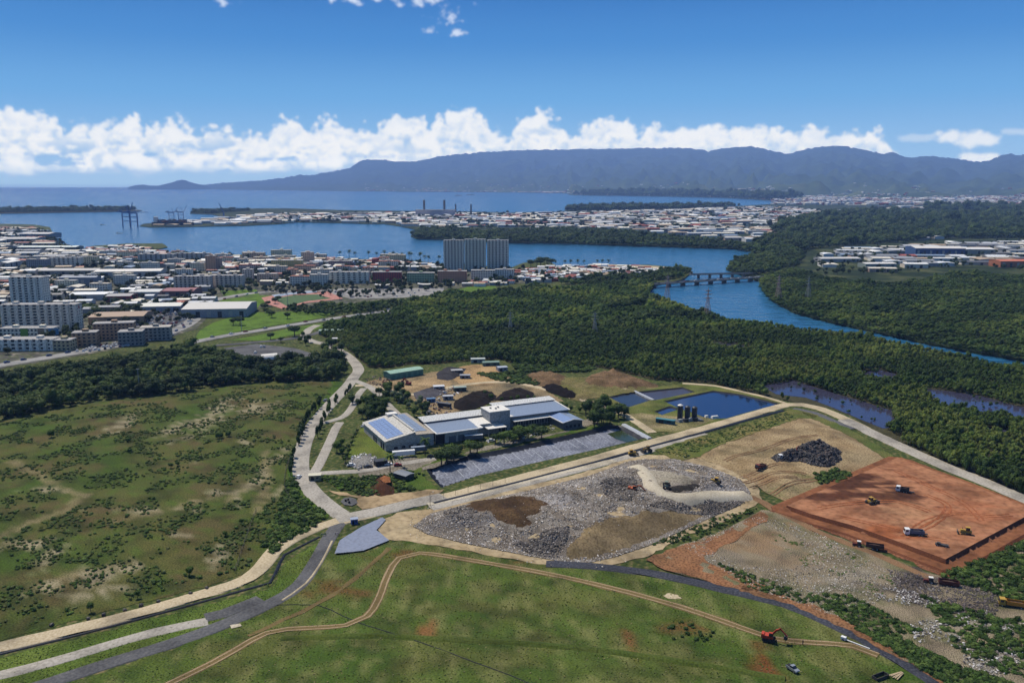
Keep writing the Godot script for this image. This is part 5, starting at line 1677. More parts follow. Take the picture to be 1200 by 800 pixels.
	for k in 6:
		b = MB.new()
		b.bx(2.4 + k * (gl - 4.0) / 5.2, 1.7, 0.1, 2.6, 3.2, 0.2)
		part(t, "door", b, worn(rgb(80, 122, 106), 4.0))
	# tank plant: three tall dark tanks on a slab, pipes, white cap
	var c := gp(806, 492)
	t = thing("tank_plant", c, deg_to_rad(20), "three dark treatment tanks with pipework beside the big pond", "tank plant")
	var tank_m := worn(rgb(44, 48, 52), 3.0, 0.5)
	var spots := [Vector3(-4.2, 0, -2.6), Vector3(0.2, 0, -0.8), Vector3(4.6, 0, 0.6)]
	b = MB.new()
	b.bx(0, 0.1, 0, 19, 0.4, 9)
	part(t, "slab", b, worn(rgb(104, 102, 96), 6.0))
	for k in 3:
		b = MB.new()
		var h: float = [9.6, 8.6, 8.2][k]
		b.tube(spots[k] + Vector3(0, 0.3, 0), spots[k] + Vector3(0, h, 0), 1.75, 1.75, 16)
		var tk := part(t, "tank", b, tank_m)
		b = MB.new()
		b.tube(spots[k] + Vector3(0, h, 0), spots[k] + Vector3(0, h + 0.7, 0), 1.8, 0.6, 16)
		part(tk, "cap", b, white if k == 0 else tank_m)
		b = MB.new()
		for s in [-0.25, 0.25]:
			b.bar(spots[k] + Vector3(s, 0.3, 1.95), spots[k] + Vector3(s, h + 0.8, 1.95), 0.08)
		for q in 14:
			b.bar(spots[k] + Vector3(-0.25, 0.7 + q * 0.6, 1.95), spots[k] + Vector3(0.25, 0.7 + q * 0.6, 1.95), 0.06)
		part(tk, "ladder", b, plain(rgb(120, 122, 120)))
	for k in 4:
		b = MB.new()
		b.bx(-7.5 + k * 3.6, 1.1, 3.2 + (k % 2) * 0.8, 2.6, 2.0, 1.8)
		part(t, "skid", b, tank_m if k % 2 else worn(rgb(150, 152, 150), 2.0))
	b = MB.new()
	b.tube(spots[0] + Vector3(0, 7.0, 0), spots[1] + Vector3(0, 6.6, 0), 0.25, 0.25, 7)
	b.tube(spots[1] + Vector3(0, 5.2, 0), spots[2] + Vector3(0, 5.0, 0), 0.25, 0.25, 7)
	b.tube(Vector3(-7, 1.6, 2.2), Vector3(7, 1.6, 2.2), 0.2, 0.2, 7)
	part(t, "pipe", b, plain(rgb(140, 142, 138), 0.5))
	for s in [[838, 489.5, 5.0, "white covered skid at the edge of the big pond"], [828, 489, 2.2, "small white pump box at the edge of the big pond"]]:
		var p := gp(s[0], s[1])
		b = MB.new()
		b.bx(0, 0.7, 0, s[2], 1.4, 2.2, Vector2(0.85, 0.7))
		var sk := thing("pump_box", p, 0.3, s[3], "pump")
		part(sk, "cover", b, white)
		b = MB.new()
		b.tube(Vector3(s[2] / 2, 0.5, 0), Vector3(s[2] / 2 + 1.8, 0.1, -1.5), 0.16, 0.16, 6)
		part(sk, "pipe", b, dark)
	# compost heaps and other piles
	for a in [[[580, 469, 590, 459, 608, 455, 624, 459, 628, 465, 618, 469, 600, 470], 2.2, 7.0, lin(50, 42, 38), lin(34, 29, 27), "compost_heap", "lower dark compost heap beside the small trees"], [[531, 478, 534, 469, 546, 463, 562, 459, 576, 459, 582, 466, 570, 474, 556, 479, 543, 481], 3.0, 8.0, lin(50, 42, 38), lin(30, 26, 24), "compost_heap", "big black compost heap behind the sorting plant"], [[634, 454, 645, 451, 660, 454, 677, 462, 676, 467, 662, 466, 645, 460], 2.6, 5.0, lin(36, 30, 28), lin(28, 24, 23), "compost_heap", "long black compost windrow beside the sandy track"],
		[[434, 577, 437, 565, 446, 559, 458, 561, 464, 571, 460, 579, 446, 582], 2.8, 7.0, lin(74, 48, 34), lin(100, 66, 44), "soil_heap", "red brown soil heap beside the access road"], [[408, 546, 414, 537, 428, 533, 440, 537, 438, 545, 424, 549], 1.8, 6.0, lin(176, 172, 164), lin(146, 142, 136), "rubble_heap", "pale rubble heap beside the lawn"], [[512, 437, 525, 430, 545, 432, 540, 440, 525, 446, 512, 444], 1.4, 6.0, lin(82, 80, 84), lin(60, 58, 60), "scrap_heap", "flat dark scrap heap beside the green shed"], [[484, 461, 500, 455, 516, 453, 520, 460, 508, 466, 490, 468], 1.2, 5.0, lin(104, 102, 108), lin(76, 74, 78), "scrap_heap", "grey scrap heap behind the tree group"]]:
		var pl := ragged(a[0], 1.2)
		var mid := Vector2.ZERO
		for q in pl:
			mid += q / pl.size()
		var r := thing(a[5], Vector3(mid.x, 0, mid.y), 0.0, a[6], "heap")
		var o := part(r, "pile", sheet(pl, 0.15, 2.0, mound(pl, a[1], a[2], 1.0 + 0.35 * a[1]), mottle(a[3], a[4], 4.0)), M.speck)
		o.global_position = Vector3.ZERO
	# junk about the yard
	var junk := stuff("yard_junk", "scrap, pallets and drums strewn about the work yard")
	strew(junk, "scraps", scatter(poly([484, 466, 500, 458, 530, 452, 545, 458, 528, 470, 530, 486, 505, 492, 492, 480]), 420), [scrap_mesh(11), scrap_mesh(12, 1.2), scrap_mesh(13, 0.5)], M.scrap, 0.5, 2.2, [lin(96, 94, 98), lin(150, 148, 146), lin(70, 66, 64), lin(120, 104, 84), lin(180, 178, 176), lin(90, 60, 48)], 0.05)
	strew(junk, "scraps", scatter(poly([425, 444, 445, 440, 460, 446, 455, 456, 435, 452]), 160), [scrap_mesh(11), scrap_mesh(12, 1.2)], M.scrap, 0.5, 2.0, [lin(90, 66, 56), lin(70, 60, 54), lin(120, 84, 66), lin(100, 94, 88)], 0.05)
	strew(junk, "scraps", scatter(poly([560, 518, 600, 512, 640, 500, 660, 494, 650, 504, 600, 520]), 160), [scrap_mesh(11), scrap_mesh(12, 1.2)], M.scrap, 0.4, 1.4, [lin(170, 166, 160), lin(120, 112, 104), lin(196, 192, 188)], 0.05)
	strew(junk, "scraps", scatter(poly([405, 548, 412, 537, 428, 532, 442, 537, 436, 547, 420, 551]), 260), [scrap_mesh(14), scrap_mesh(15, 0.9)], M.scrap, 0.5, 1.6, [lin(190, 186, 180), lin(160, 156, 150), lin(120, 116, 112)], 0.8)
	var orange := poly([445, 566, 450, 562, 457, 564, 458, 570, 450, 571])
	cap_pile(orange)
	# small sheds and huts round the yard: [u, v, length, depth, height, turn, wall, roof, name, label]
	for a in [[539, 458, 9.0, 4.0, 3.0, 12, rgb(70, 84, 76), rgb(150, 166, 156), "yard_shed", "small dark green shed beside the compost heap"], [525, 468, 7.0, 3.5, 2.8, 10, rgb(150, 150, 150), rgb(186, 188, 190), "yard_shed", "small grey shed beside the compost heap"], [505, 471, 6.0, 2.6, 2.6, 10, rgb(66, 104, 148), rgb(90, 126, 164), "container", "blue container in the sandy work yard"], [514, 456, 8.0, 5.0, 2.6, 14, rgb(150, 152, 156), rgb(206, 208, 210), "yard_shed", "low shed with a white roof in the work yard"], [473, 560, 9.0, 6.0, 2.6, -38, rgb(52, 54, 58), rgb(120, 124, 130), "yard_shed", "low dark shed with grey roof beside the basin"], [446, 545, 6.5, 4.5, 3.0, 24, rgb(38, 40, 42), rgb(52, 54, 56), "container", "black container beside the rubble heap"], [780, 496, 12.2, 2.5, 2.7, -30, rgb(28, 84, 92), rgb(70, 128, 136), "container", "teal container beside the tank plant"], [369, 562, 6.0, 3.5, 2.8, 8, rgb(150, 140, 110), rgb(208, 202, 176), "gatehouse", "cream gatehouse at the fork of the concrete road"],
		[560, 424, 12.0, 6.0, 3.0, 6, rgb(150, 156, 150), rgb(176, 184, 176), "yard_shed", "pale shed at the forest edge behind the sandy lot"], [575, 428, 14.0, 6.0, 3.0, 10, rgb(84, 106, 92), rgb(118, 142, 128), "yard_shed", "green shed at the forest edge behind the sandy lot"], [588, 434, 8.0, 6.0, 3.0, 20, rgb(140, 142, 150), rgb(170, 176, 186), "yard_shed", "grey blue hut beside the sandy lot"], [535, 437, 9.0, 5.0, 2.6, 14, rgb(90, 90, 92), rgb(172, 170, 168), "yard_shed", "open grey shed among the scrap"], [545, 443, 8.0, 4.0, 2.6, 0, rgb(120, 124, 132), rgb(150, 156, 166), "yard_shed", "grey lean-to beside the sandy lot"],
		[314, 420, 0, 0, 0, 0, Color.WHITE, Color.WHITE, "dome", ""], [388, 391, 24.0, 9.0, 4.0, 8, rgb(104, 126, 110), rgb(146, 166, 150), "yard_shed", "long pale green shed among trees by the road fork"], [395, 400, 10.0, 7.0, 3.2, 8, rgb(150, 150, 150), rgb(206, 206, 206), "yard_shed", "small white-roofed house by the road fork"]]:
		if a[8] == "dome":
			continue
		shed(gp(a[0], a[1]), a[2], a[3], a[4], deg_to_rad(a[5]), worn(a[6], 4.0), worn(a[7], 4.0, 0.5), a[8], a[9])
	# white fabric dome hall on the grey lot
	t = thing("dome_hall", gp(315, 421), deg_to_rad(-62), "white fabric dome hall on the grey lot", "hall")
	b = MB.new()
	var arc := []
	for k in 11:
		arc.append(Vector2(cos(PI * k / 10.0) * 6.0, sin(PI * k / 10.0) * 5.2 - 0.2))
	b.prism(Transform3D(), arc, 14.0)
	part(t, "cover", b, white)
	b = MB.new()
	b.bx(0, 1.6, 7.05, 4.0, 3.2, 0.1)
	part(t, "door", b, dark)

func cap_pile(pl: PackedVector2Array) -> void:
	var mid := Vector2.ZERO
	for q in pl:
		mid += q / pl.size()
	var r := thing("soil_heap", Vector3(mid.x, 2.3, mid.y), 0.0, "orange fresh soil on top of the red brown heap", "heap")
	var o := part(r, "pile", sheet(pl, 2.4, 1.2, mound(pl, 1.0, 2.6, 0.6), mottle(lin(168, 112, 72), lin(140, 90, 58), 4.0)), M.soil)
	o.global_position = Vector3.ZERO

func shed(at: Vector3, l: float, d: float, h: float, turn: float, wm: Material, rm: Material, called: String, label: String, category := "shed", group := "", pitch_ := 0.12, doors := true) -> Node3D:
	var t := thing(called, at, turn, label, category if not called.begins_with("container") else "container", group)
	var b := MB.new()
	var rise := d * 0.5 * pitch_ if called != "container" else 0.0
	b.prism(Transform3D(Basis(Vector3(0, 0, 1), Vector3(0, 1, 0), Vector3(-1, 0, 0)), Vector3(0, 0, 0)), [Vector2(-d / 2, -0.3), Vector2(d / 2, -0.3), Vector2(d / 2, h), Vector2(0, h + rise), Vector2(-d / 2, h)], l)
	part(t, "wall", b, wm)
	for s in [-1.0, 1.0]:
		b = MB.new()
		b.prism(Transform3D(Basis(Vector3(0, 0, 1), Vector3(0, 1, 0), Vector3(-1, 0, 0)), Vector3.ZERO), [Vector2(0.005 * s, h + rise + 0.02), Vector2((d / 2 + 0.3) * s, h - 0.3 * pitch_ + 0.02), Vector2((d / 2 + 0.3) * s, h - 0.3 * pitch_ + 0.2), Vector2(0.005 * s, h + rise + 0.2)], l + 0.5)
		part(t, "roof", b, rm)
	if doors:
		b = MB.new()
		b.bx(-l * 0.2, h * 0.4 - 0.1, d / 2 + 0.05, minf(3.0, l * 0.25), h * 0.75, 0.12)
		part(t, "door", b, M.dark)
		b = MB.new()
		b.bx(l * 0.22, h * 0.55, d / 2 + 0.05, minf(2.4, l * 0.2), h * 0.3, 0.12)
		part(t, "window", b, M.dark)
	return t

# ---------------------------------------------------------------- vehicles; each faces +x
func wheel(parent: Node, x: float, z: float, r: float, w: float) -> void:
	var b := MB.new()
	b.tube(Vector3(x, r, z - w / 2), Vector3(x, r, z + w / 2), r, r, 14)
	var t := part(parent, "wheel", b, M.rubber)
	b = MB.new()
	b.tube(Vector3(x, r, z - w / 2 - 0.02), Vector3(x, r, z + w / 2 + 0.02), r * 0.5, r * 0.5, 10)
	part(t, "rim", b, M.rim)

func tracks(parent: Node, l: float, w: float, h: float, gap: float) -> void:
	for s in [-1.0, 1.0]:
		var b := MB.new()
		b.prism(Transform3D(Basis(), Vector3(0, 0, s * gap / 2)), [Vector2(-l / 2, h * 0.35), Vector2(-l / 2 + h * 0.4, 0), Vector2(l / 2 - h * 0.4, 0), Vector2(l / 2, h * 0.35), Vector2(l / 2 - h * 0.15, h * 0.85), Vector2(l / 2 - h * 0.5, h), Vector2(-l / 2 + h * 0.5, h), Vector2(-l / 2 + h * 0.15, h * 0.85)], w)
		part(parent, "track", b, M.rubber)

func place(called: String, u: float, v: float, deg: float, label: String, category: String, group := "", lift := 0.0) -> Node3D:
	var p := gt(u, v)
	return thing(called, p + Vector3(0, lift, 0), deg_to_rad(deg), label, category, group)

func make_car(called: String, at: Vector3, turn: float, paint: Material, label: String, group := "", pickup := false) -> Node3D:
	var t := thing(called, at, turn, label, "car" if not pickup else "pickup", group)
	var b := MB.new()
	b.prism(Transform3D(), [Vector2(-2.15, 0.35), Vector2(2.1, 0.35), Vector2(2.2, 0.62), Vector2(2.1, 0.88), Vector2(1.1, 1.0), Vector2(-2.1, 1.0), Vector2(-2.2, 0.7)], 1.72)
	part(t, "body", b, paint)
	b = MB.new()
	if pickup:
		b.prism(Transform3D(), [Vector2(-0.5, 1.0), Vector2(1.15, 1.0), Vector2(0.5, 1.62), Vector2(-0.4, 1.64)], 1.5)
	else:
		b.prism(Transform3D(), [Vector2(-1.9, 1.0), Vector2(1.1, 1.0), Vector2(0.4, 1.46), Vector2(-1.3, 1.48)], 1.5)
	part(t, "windows", b, M.glass)
	b = MB.new()
	if pickup:
		b.bx(0.0, 1.66, 0, 1.0, 0.08, 1.46)
	else:
		b.bx(-0.45, 1.50, 0, 1.7, 0.07, 1.42)
	part(t, "roof", b, paint)
	if pickup:
		b = MB.new()
		b.bx(-1.35, 1.02, 0, 1.4, 0.06, 1.4)
		part(t, "load_bed", b, M.dark)
	for x in [-1.35, 1.35]:
		for z in [-0.8, 0.8]:
			wheel(t, x, z, 0.34, 0.24)
	for z in [-0.6, 0.6]:
		b = MB.new()
		b.bx(2.17, 0.72, z, 0.08, 0.16, 0.34)
		part(t, "headlight", b, M.lamp_glass)
	return t

func make_excavator(t: Node3D, paint: Material, reach := 1.0, dip := 0.0) -> void:
	tracks(t, 4.4, 0.62, 0.95, 2.5)
	var b := MB.new()
	b.bx(-0.5, 1.55, 0, 3.9, 1.0, 2.6, Vector2(0.94, 0.96))
	b.bx(-1.9, 1.75, 0, 1.1, 1.2, 2.5, Vector2(0.85, 0.9))
	part(t, "body", b, paint)
	b = MB.new()
	b.bx(0.7, 2.35, 0.75, 1.5, 1.5, 1.0, Vector2(0.8, 0.92))
	var cab := part(t, "cab", b, M.glass)
	b = MB.new()
	b.bx(0.62, 3.13, 0.75, 1.25, 0.1, 0.96)
	part(cab, "cab_roof", b, paint)
	var elbow := Vector3(1.2 + 2.6 * reach, 4.6 - dip, -0.2)
	var tip := Vector3(1.2 + 4.8 * reach, 2.4 - dip, -0.2)
	b = MB.new()
	b.bar(Vector3(0.9, 1.9, -0.2), Vector3(1.2 + 1.2 * reach, 3.9 - dip * 0.5, -0.2), 0.45, 0.6)
	b.bar(Vector3(1.2 + 1.2 * reach, 3.9 - dip * 0.5, -0.2), elbow, 0.42, 0.5)
	part(t, "boom", b, paint)
	b = MB.new()
	b.bar(elbow + Vector3(-0.4, 0.25, 0), tip, 0.34, 0.44)
	part(t, "arm", b, paint)
	b = MB.new()
	b.tube(Vector3(1.2, 2.6, -0.2), Vector3(1.3 + 1.1 * reach, 3.5 - dip * 0.5, -0.2), 0.1, 0.08, 6)
	part(t, "ram", b, M.rim)
	b = MB.new()
	b.prism(Transform3D(Basis(), tip + Vector3(0, -0.4, 0)), [Vector2(0.3, 0.5), Vector2(-0.9, 0.3), Vector2(-1.1, -0.5), Vector2(-0.3, -0.9), Vector2(0.2, -0.4)], 1.3)
	part(t, "bucket", b, M.steel)

func make_dozer(t: Node3D, paint: Material, compactor := false) -> void:
	if compactor:
		for x in [-1.9, 1.9]:
			for z in [-1.25, 1.25]:
				var w := MB.new()
				w.tube(Vector3(x, 0.85, z - 0.5), Vector3(x, 0.85, z + 0.5), 0.85, 0.85, 14)
				for k in 10:
					var a := TAU * k / 10.0
					w.bx(x + cos(a) * 0.9, 0.85 + sin(a) * 0.9, z, 0.18, 0.18, 0.9)
				part(t, "steel_wheel", w, M.steel)
	else:
		tracks(t, 4.0, 0.6, 1.1, 2.3)
	var b := MB.new()
	b.bx(0.9, 1.6, 0, 2.6, 1.1, 1.5, Vector2(0.92, 0.9))
	b.bx(-1.3, 1.5, 0, 1.9, 0.9, 1.9, Vector2(0.95, 0.95))
	part(t, "body", b, paint)
	b = MB.new()
	b.bx(-0.7, 2.6, 0, 1.6, 1.3, 1.5, Vector2(0.9, 0.92))
	var cab := part(t, "cab", b, M.glass)
	b = MB.new()
	b.bx(-0.7, 3.3, 0, 1.8, 0.14, 1.7)
	part(cab, "cab_roof", b, paint)
	b = MB.new()
	b.tube(Vector3(1.3, 2.1, 0.4), Vector3(1.3, 3.0, 0.4), 0.09, 0.09, 7)
	part(t, "exhaust", b, M.steel)
	b = MB.new()
	for s in [-1.0, 1.0]:
		b.bar(Vector3(0.2, 0.8, s * 1.5), Vector3(2.9, 0.6, s * 1.5), 0.2)
	part(t, "blade_arm", b, paint)
	b = MB.new()
	b.prism(Transform3D(Basis(), Vector3(3.0, 0, 0)), [Vector2(-0.1, 0.1), Vector2(0.3, 0.05), Vector2(0.12, 0.7), Vector2(0.34, 1.4), Vector2(0.05, 1.4), Vector2(-0.1, 0.7)], 3.6)
	part(t, "blade", b, M.steel)

func make_truck(t: Node3D, cab_m: Material, bed_m: Material, bed_l := 5.6, articulated := false) -> void:
	var b := MB.new()
	b.prism(Transform3D(Basis(), Vector3(0, 0, 0)), [Vector2(2.2, 0.7), Vector2(4.2, 0.7), Vector2(4.3, 1.6), Vector2(4.0, 2.9), Vector2(2.2, 2.95)], 2.4)
	var cab := part(t, "cab", b, cab_m)
	b = MB.new()
	b.prism(Transform3D(), [Vector2(4.285, 1.75), Vector2(4.34, 1.75), Vector2(4.1, 2.75), Vector2(4.04, 2.75)], 2.1)
	part(cab, "windscreen", b, M.glass)
	for s in [-1.0, 1.0]:
		b = MB.new()
		b.bx(3.3, 2.2, s * 1.21, 1.1, 0.8, 0.04)
		part(cab, "side_window", b, M.glass)
	b = MB.new()
	b.bx(-0.6, 0.85, 0, bed_l + 3.6, 0.3, 1.0)
	part(t, "chassis", b, M.steel)
	b = MB.new()
	var x0 := 1.9 - bed_l
	b.bx(1.9 - bed_l / 2, 1.15, 0, bed_l, 0.2, 2.4)
	for s in [-1.0, 1.0]:
		b.bx(1.9 - bed_l / 2, 1.85, s * 1.15, bed_l, 1.3, 0.12)
	b.bx(1.85, 1.95, 0, 0.12, 1.5, 2.3)
	b.bx(x0, 1.75, 0, 0.12, 1.1, 2.3)
	part(t, "bed", b, bed_m)
	b = MB.new()
	b.ball(Vector3(1.9 - bed_l / 2, 1.5, 0), Vector3(bed_l * 0.45, 0.75, 1.0), 9, 5, 0.3, 4)
	part(t, "cargo", b, M.cargo)
	for x in [3.2, x0 + 1.0, x0 + 2.2]:
		for z in [-1.0, 1.0]:
			wheel(t, x, z, 0.5, 0.34)

func make_tractor(t: Node3D, paint: Material, trailer_m: Material) -> void:
	var b := MB.new()
	b.bx(3.6, 1.25, 0, 2.2, 0.8, 0.9, Vector2(0.9, 0.8))
	b.bx(2.2, 0.95, 0, 1.4, 0.5, 1.2)
	part(t, "body", b, paint)
	b = MB.new()
	b.bx(2.1, 1.95, 0, 1.5, 1.4, 1.4, Vector2(0.85, 0.9))
	var cab := part(t, "cab", b, M.glass)
	b = MB.new()
	b.bx(2.1, 2.72, 0, 1.6, 0.16, 1.5)
	part(cab, "cab_roof", b, M.white_paint)
	for z in [-0.95, 0.95]:
		wheel(t, 1.9, z, 0.85, 0.5)
		wheel(t, 4.1, z * 0.9, 0.5, 0.36)
	b = MB.new()
	b.bar(Vector3(1.3, 0.7, 0), Vector3(-0.6, 0.8, 0), 0.2)
	part(t, "drawbar", b, M.steel)
	b = MB.new()
	b.bx(-4.1, 1.1, 0, 7.0, 0.25, 2.4)
	for s in [-1.0, 1.0]:
		b.bx(-4.1, 1.85, s * 1.15, 7.0, 1.3, 0.12)
		b.bx(-4.1 + s * 3.45, 1.8, 0, 0.12, 1.2, 2.3)
	part(t, "trailer_box", b, trailer_m)
	b = MB.new()
	b.ball(Vector3(-4.1, 1.5, 0), Vector3(3.1, 0.7, 1.0), 9, 5, 0.3, 7)
	part(t, "cargo", b, M.cargo)
	for x in [-5.0, -3.4]:
		for z in [-1.1, 1.1]:
			wheel(t, x, z, 0.55, 0.4)

func make_trailer(t: Node3D, l: float, side_m: Material, roof_m: Material) -> void:
	var b := MB.new()
	b.bx(0, 2.3, 0, l, 2.4, 2.45)
	var box := part(t, "box", b, side_m)
	b = MB.new()
	b.bx(0, 3.54, 0, l + 0.06, 0.08, 2.5)
	part(box, "box_roof", b, roof_m)
	b = MB.new()
	b.bx(0, 0.95, 0, l * 0.96, 0.25, 1.0)
	part(t, "chassis", b, M.steel)
	for x in [-l * 0.42, -l * 0.33, -l * 0.24]:
		for z in [-1.0, 1.0]:
			wheel(t, x, z, 0.5, 0.35)
	b = MB.new()
	b.bx(l * 0.3, 0.4, 0.8, 0.15, 0.9, 0.15)
	b.bx(l * 0.3, 0.4, -0.8, 0.15, 0.9, 0.15)
	part(t, "landing_leg", b, M.steel)

func make_machines() -> void:
	M.rubber = plain(rgb(34, 33, 33), 0.9)
	M.rim = plain(rgb(140, 140, 140), 0.5)
	M.steel = worn(rgb(66, 62, 58), 2.0, 0.6)
	M.glass = plain(rgb(30, 36, 42), 0.12, 0.0, 0.5)
	M.lamp_glass = plain(rgb(206, 206, 200), 0.3)
	M.cargo = worn(rgb(74, 56, 44), 1.5, 0.95)
	var yellow := worn(rgb(178, 142, 58), 1.6, 0.7)
	var orange := worn(rgb(172, 88, 48), 1.6, 0.7)
	var red := worn(rgb(112, 48, 38), 1.6, 0.7)
	var white := worn(rgb(218, 218, 214), 3.0, 0.45, 0.0, 0.5)
	var blueg := worn(rgb(92, 104, 122), 3.0, 0.5)
	M.car_white = plain(rgb(222, 222, 220), 0.3)
	M.car_silver = plain(rgb(150, 154, 158), 0.3, 0.4)
	M.car_dark = plain(rgb(40, 42, 46), 0.3)
	M.car_red = plain(rgb(130, 34, 30), 0.3)
	M.car_blue = plain(rgb(52, 78, 122), 0.3)
	# on the red platform
	make_truck(place("dump_truck", 1072, 627, 170, "white-cabbed dump truck with grey bed on the red platform", "truck"), white, blueg)
	make_truck(place("tipper_truck", 1061, 577, 150, "small white tipper truck on the dark stain of the red platform", "truck"), white, M.steel, 3.6)
	make_dozer(place("bulldozer", 1132, 626, 160, "yellow bulldozer near the corner of the red platform", "bulldozer"), yellow)
	make_dozer(place("roller", 1022, 590, 25, "small yellow spreader working the dark stain of the platform", "bulldozer"), yellow, true)
	var g := place("grader", 1104, 640, -28, "low dark trailer standing on the red platform", "trailer")
	var b := MB.new()
	b.bx(0, 0.8, 0, 5.0, 0.3, 2.0)
	b.bx(-1.2, 1.2, 0, 1.4, 0.6, 1.6)
	part(g, "deck", b, M.steel)
	for x in [-1.6, 1.6]:
		for z in [-0.95, 0.95]:
			wheel(g, x, z, 0.5, 0.3)
	# tractors with trailers below the platform
	make_tractor(place("tractor_and_trailer", 1013, 642, 158, "red tractor with full trailer parked beside the red apron", "tractor"), red, worn(rgb(74, 48, 42), 2.5))
	make_tractor(place("tractor_and_trailer", 1098, 685, 160, "red tractor with long dark trailer on the old tip", "tractor"), red, worn(rgb(92, 44, 34), 2.5))
	make_truck(place("dump_truck", 1186, 711, 160, "yellow dump truck with orange bed on the old tip", "truck"), yellow, worn(rgb(188, 128, 40), 2.5), 7.0)
	# tractors on the sandy terrace
	make_truck(place("tipper_truck", 893, 549, 215, "small red tipper truck crossing the sandy terrace", "truck"), red, worn(rgb(90, 44, 40), 2.0), 4.0)
	make_truck(place("tipper_truck", 921, 538, 190, "white and black tipper truck beside the tyre heap", "truck"), white, M.steel, 4.0)
	make_excavator(place("excavator", 931, 533, 30, "rust red excavator loading beside the tyre heap", "excavator"), worn(rgb(120, 54, 36), 2.0), 0.8)
	# on the tip
	make_excavator(place("excavator", 742, 577, -20, "orange excavator digging on the grey rubbish heap", "excavator", "", 0.5), orange, 1.0, 1.4)
	make_dozer(place("compactor", 838, 568, 150, "yellow landfill compactor on the grey rubbish heap", "compactor", "", 0.6), yellow, true)
	make_dozer(place("compactor", 781, 573, 80, "grey green compactor beside the dark ash hollow", "compactor", "", 0.8), worn(rgb(120, 128, 112), 2.0), true)
	make_dozer(place("bulldozer", 741, 534, 10, "yellow bulldozer on the sand beside the lined drain", "bulldozer", "", 0.3), yellow)
	make_dozer(place("compactor", 758, 530, 200, "dirty yellow compactor at the upper edge of the tip", "compactor", "", 0.4), worn(rgb(120, 96, 40), 2.0), true)
	# on the grass slope
	make_excavator(place("excavator", 901, 751, -22, "orange excavator on the grass slope beside the dirt track", "excavator", "", 0.4), worn(rgb(176, 62, 36), 2.0), 0.95)
	var pk := gt(929, 786)
	make_car("pickup", pk + Vector3(0, 0.3, 0), deg_to_rad(-62), M.car_silver, "white and grey pickup parked on the grass slope", "", true)
	# round the plant
	make_trailer(place("semi_trailer", 473, 535, 16, "long white semi-trailer parked before the big shed", "trailer"), 12.5, white, white)
	make_trailer(place("semi_trailer", 491, 530, 16, "grey semi-trailer parked before the big shed", "trailer"), 9.0, worn(rgb(100, 112, 130), 3.0), worn(rgb(132, 144, 160), 3.0))
	make_trailer(place("semi_trailer", 555, 516, 14, "white-roofed semi-trailer with dark sides at the sorting hall", "trailer"), 11.0, worn(rgb(92, 96, 104), 3.0), white)
	make_trailer(place("semi_trailer", 521, 478, -26, "dark semi-trailer parked in the sandy work yard", "trailer"), 9.5, worn(rgb(52, 54, 60), 3.0), worn(rgb(92, 94, 100), 3.0))
	make_excavator(place("excavator", 470, 450, 20, "dark red excavator on the sandy lot beside the green shed", "excavator"), worn(rgb(110, 44, 34), 2.0), 0.8)
	make_excavator(place("excavator", 478, 451, 160, "red loader arm machine beside the green shed", "excavator"), worn(rgb(132, 42, 34), 2.0), 0.6)
	for a in [[412, 546, 10, "car_white", "white car beside the pale rubble heap"], [424, 544, 30, "car_silver", "silver car beside the black container"], [432, 548, 20, "car_dark", "dark car in the court beside the black container"], [455, 545, 16, "car_white", "white car behind the white semi-trailer"], [505, 536, 12, "car_dark", "dark car at the end of the semi-trailers"], [466, 546, 14, "car_red", "red car on the court edge below the semi-trailers"], [426, 500, 70, "car_white", "white car parked beside the corner of the big shed"], [576, 517, 12, "car_white", "white car under the plant canopy"], [585, 512, 40, "car_red", "red car beside the plant canopy"], [350, 560, 80, "car_white", "white car on the concrete road by the gatehouse"], [382, 470, 50, "car_silver", "silver car on the concrete road between the tree rows"]]:
		make_car("parked_car" if a[1] != 470 else "car", gp(a[0], a[1]) + Vector3(0, 0.12, 0), deg_to_rad(a[2]), M[a[3]], a[4])
	# small furniture of the tip
	pole_light(gt(504, 593), "lamp post on the bend of the perimeter road")
	for k in 7:
		var p := gt(lerpf(505, 592, k / 6.0), lerpf(588, 566, k / 6.0))
		var t := thing("fence_post", p, 0.0, "slim dark fence post along the lined drain", "post", "fence posts along the drain")
		b = MB.new()
		b.bar(Vector3(0, -0.2, 0), Vector3(0, 2.6, 0), 0.14)
		part(t, "shaft", b, M.steel)
		b = MB.new()
		b.bar(Vector3(0, 2.6, 0), Vector3(0.5, 2.9, 0), 0.1)
		part(t, "top_arm", b, M.steel)
	# blue waste box, signs and blocks at the road bend
	var sgn := thing("road_sign", gt(379, 628), deg_to_rad(10), "yellow edged barrier sign at the bend of the asphalt road", "sign")
	b = MB.new()
	b.bx(0, 1.0, 0, 2.4, 0.9, 0.1)
	part(sgn, "board", b, worn(rgb(190, 178, 120), 2.0))
	for s in [-0.9, 0.9]:
		b = MB.new()
		b.bar(Vector3(s, -0.1, 0), Vector3(s, 0.9, 0), 0.1)
		part(sgn, "post", b, M.steel)
	sgn = thing("road_sign", gt(395, 627), deg_to_rad(-14), "red and white barrier at the bend of the asphalt road", "sign")
	b = MB.new()
	b.bx(0, 0.9, 0, 2.2, 0.5, 0.1)
	part(sgn, "board", b, worn(rgb(206, 200, 196), 2.0))
	for k in 3:
		b = MB.new()
		b.bx(-0.75 + k * 0.75, 0.9, 0.07, 0.34, 0.46, 0.04)
		part(sgn, "stripe", b, M.car_red)
	for s in [-0.8, 0.8]:
		b = MB.new()
		b.bar(Vector3(s, -0.1, 0), Vector3(s, 0.7, 0), 0.1)
		part(sgn, "post", b, M.steel)
	shed(gt(415, 613), 3.0, 2.2, 2.2, 0.3, worn(rgb(70, 92, 150), 2.0), worn(rgb(150, 160, 180), 2.0), "container", "small blue container at the edge of the tarpaulin")
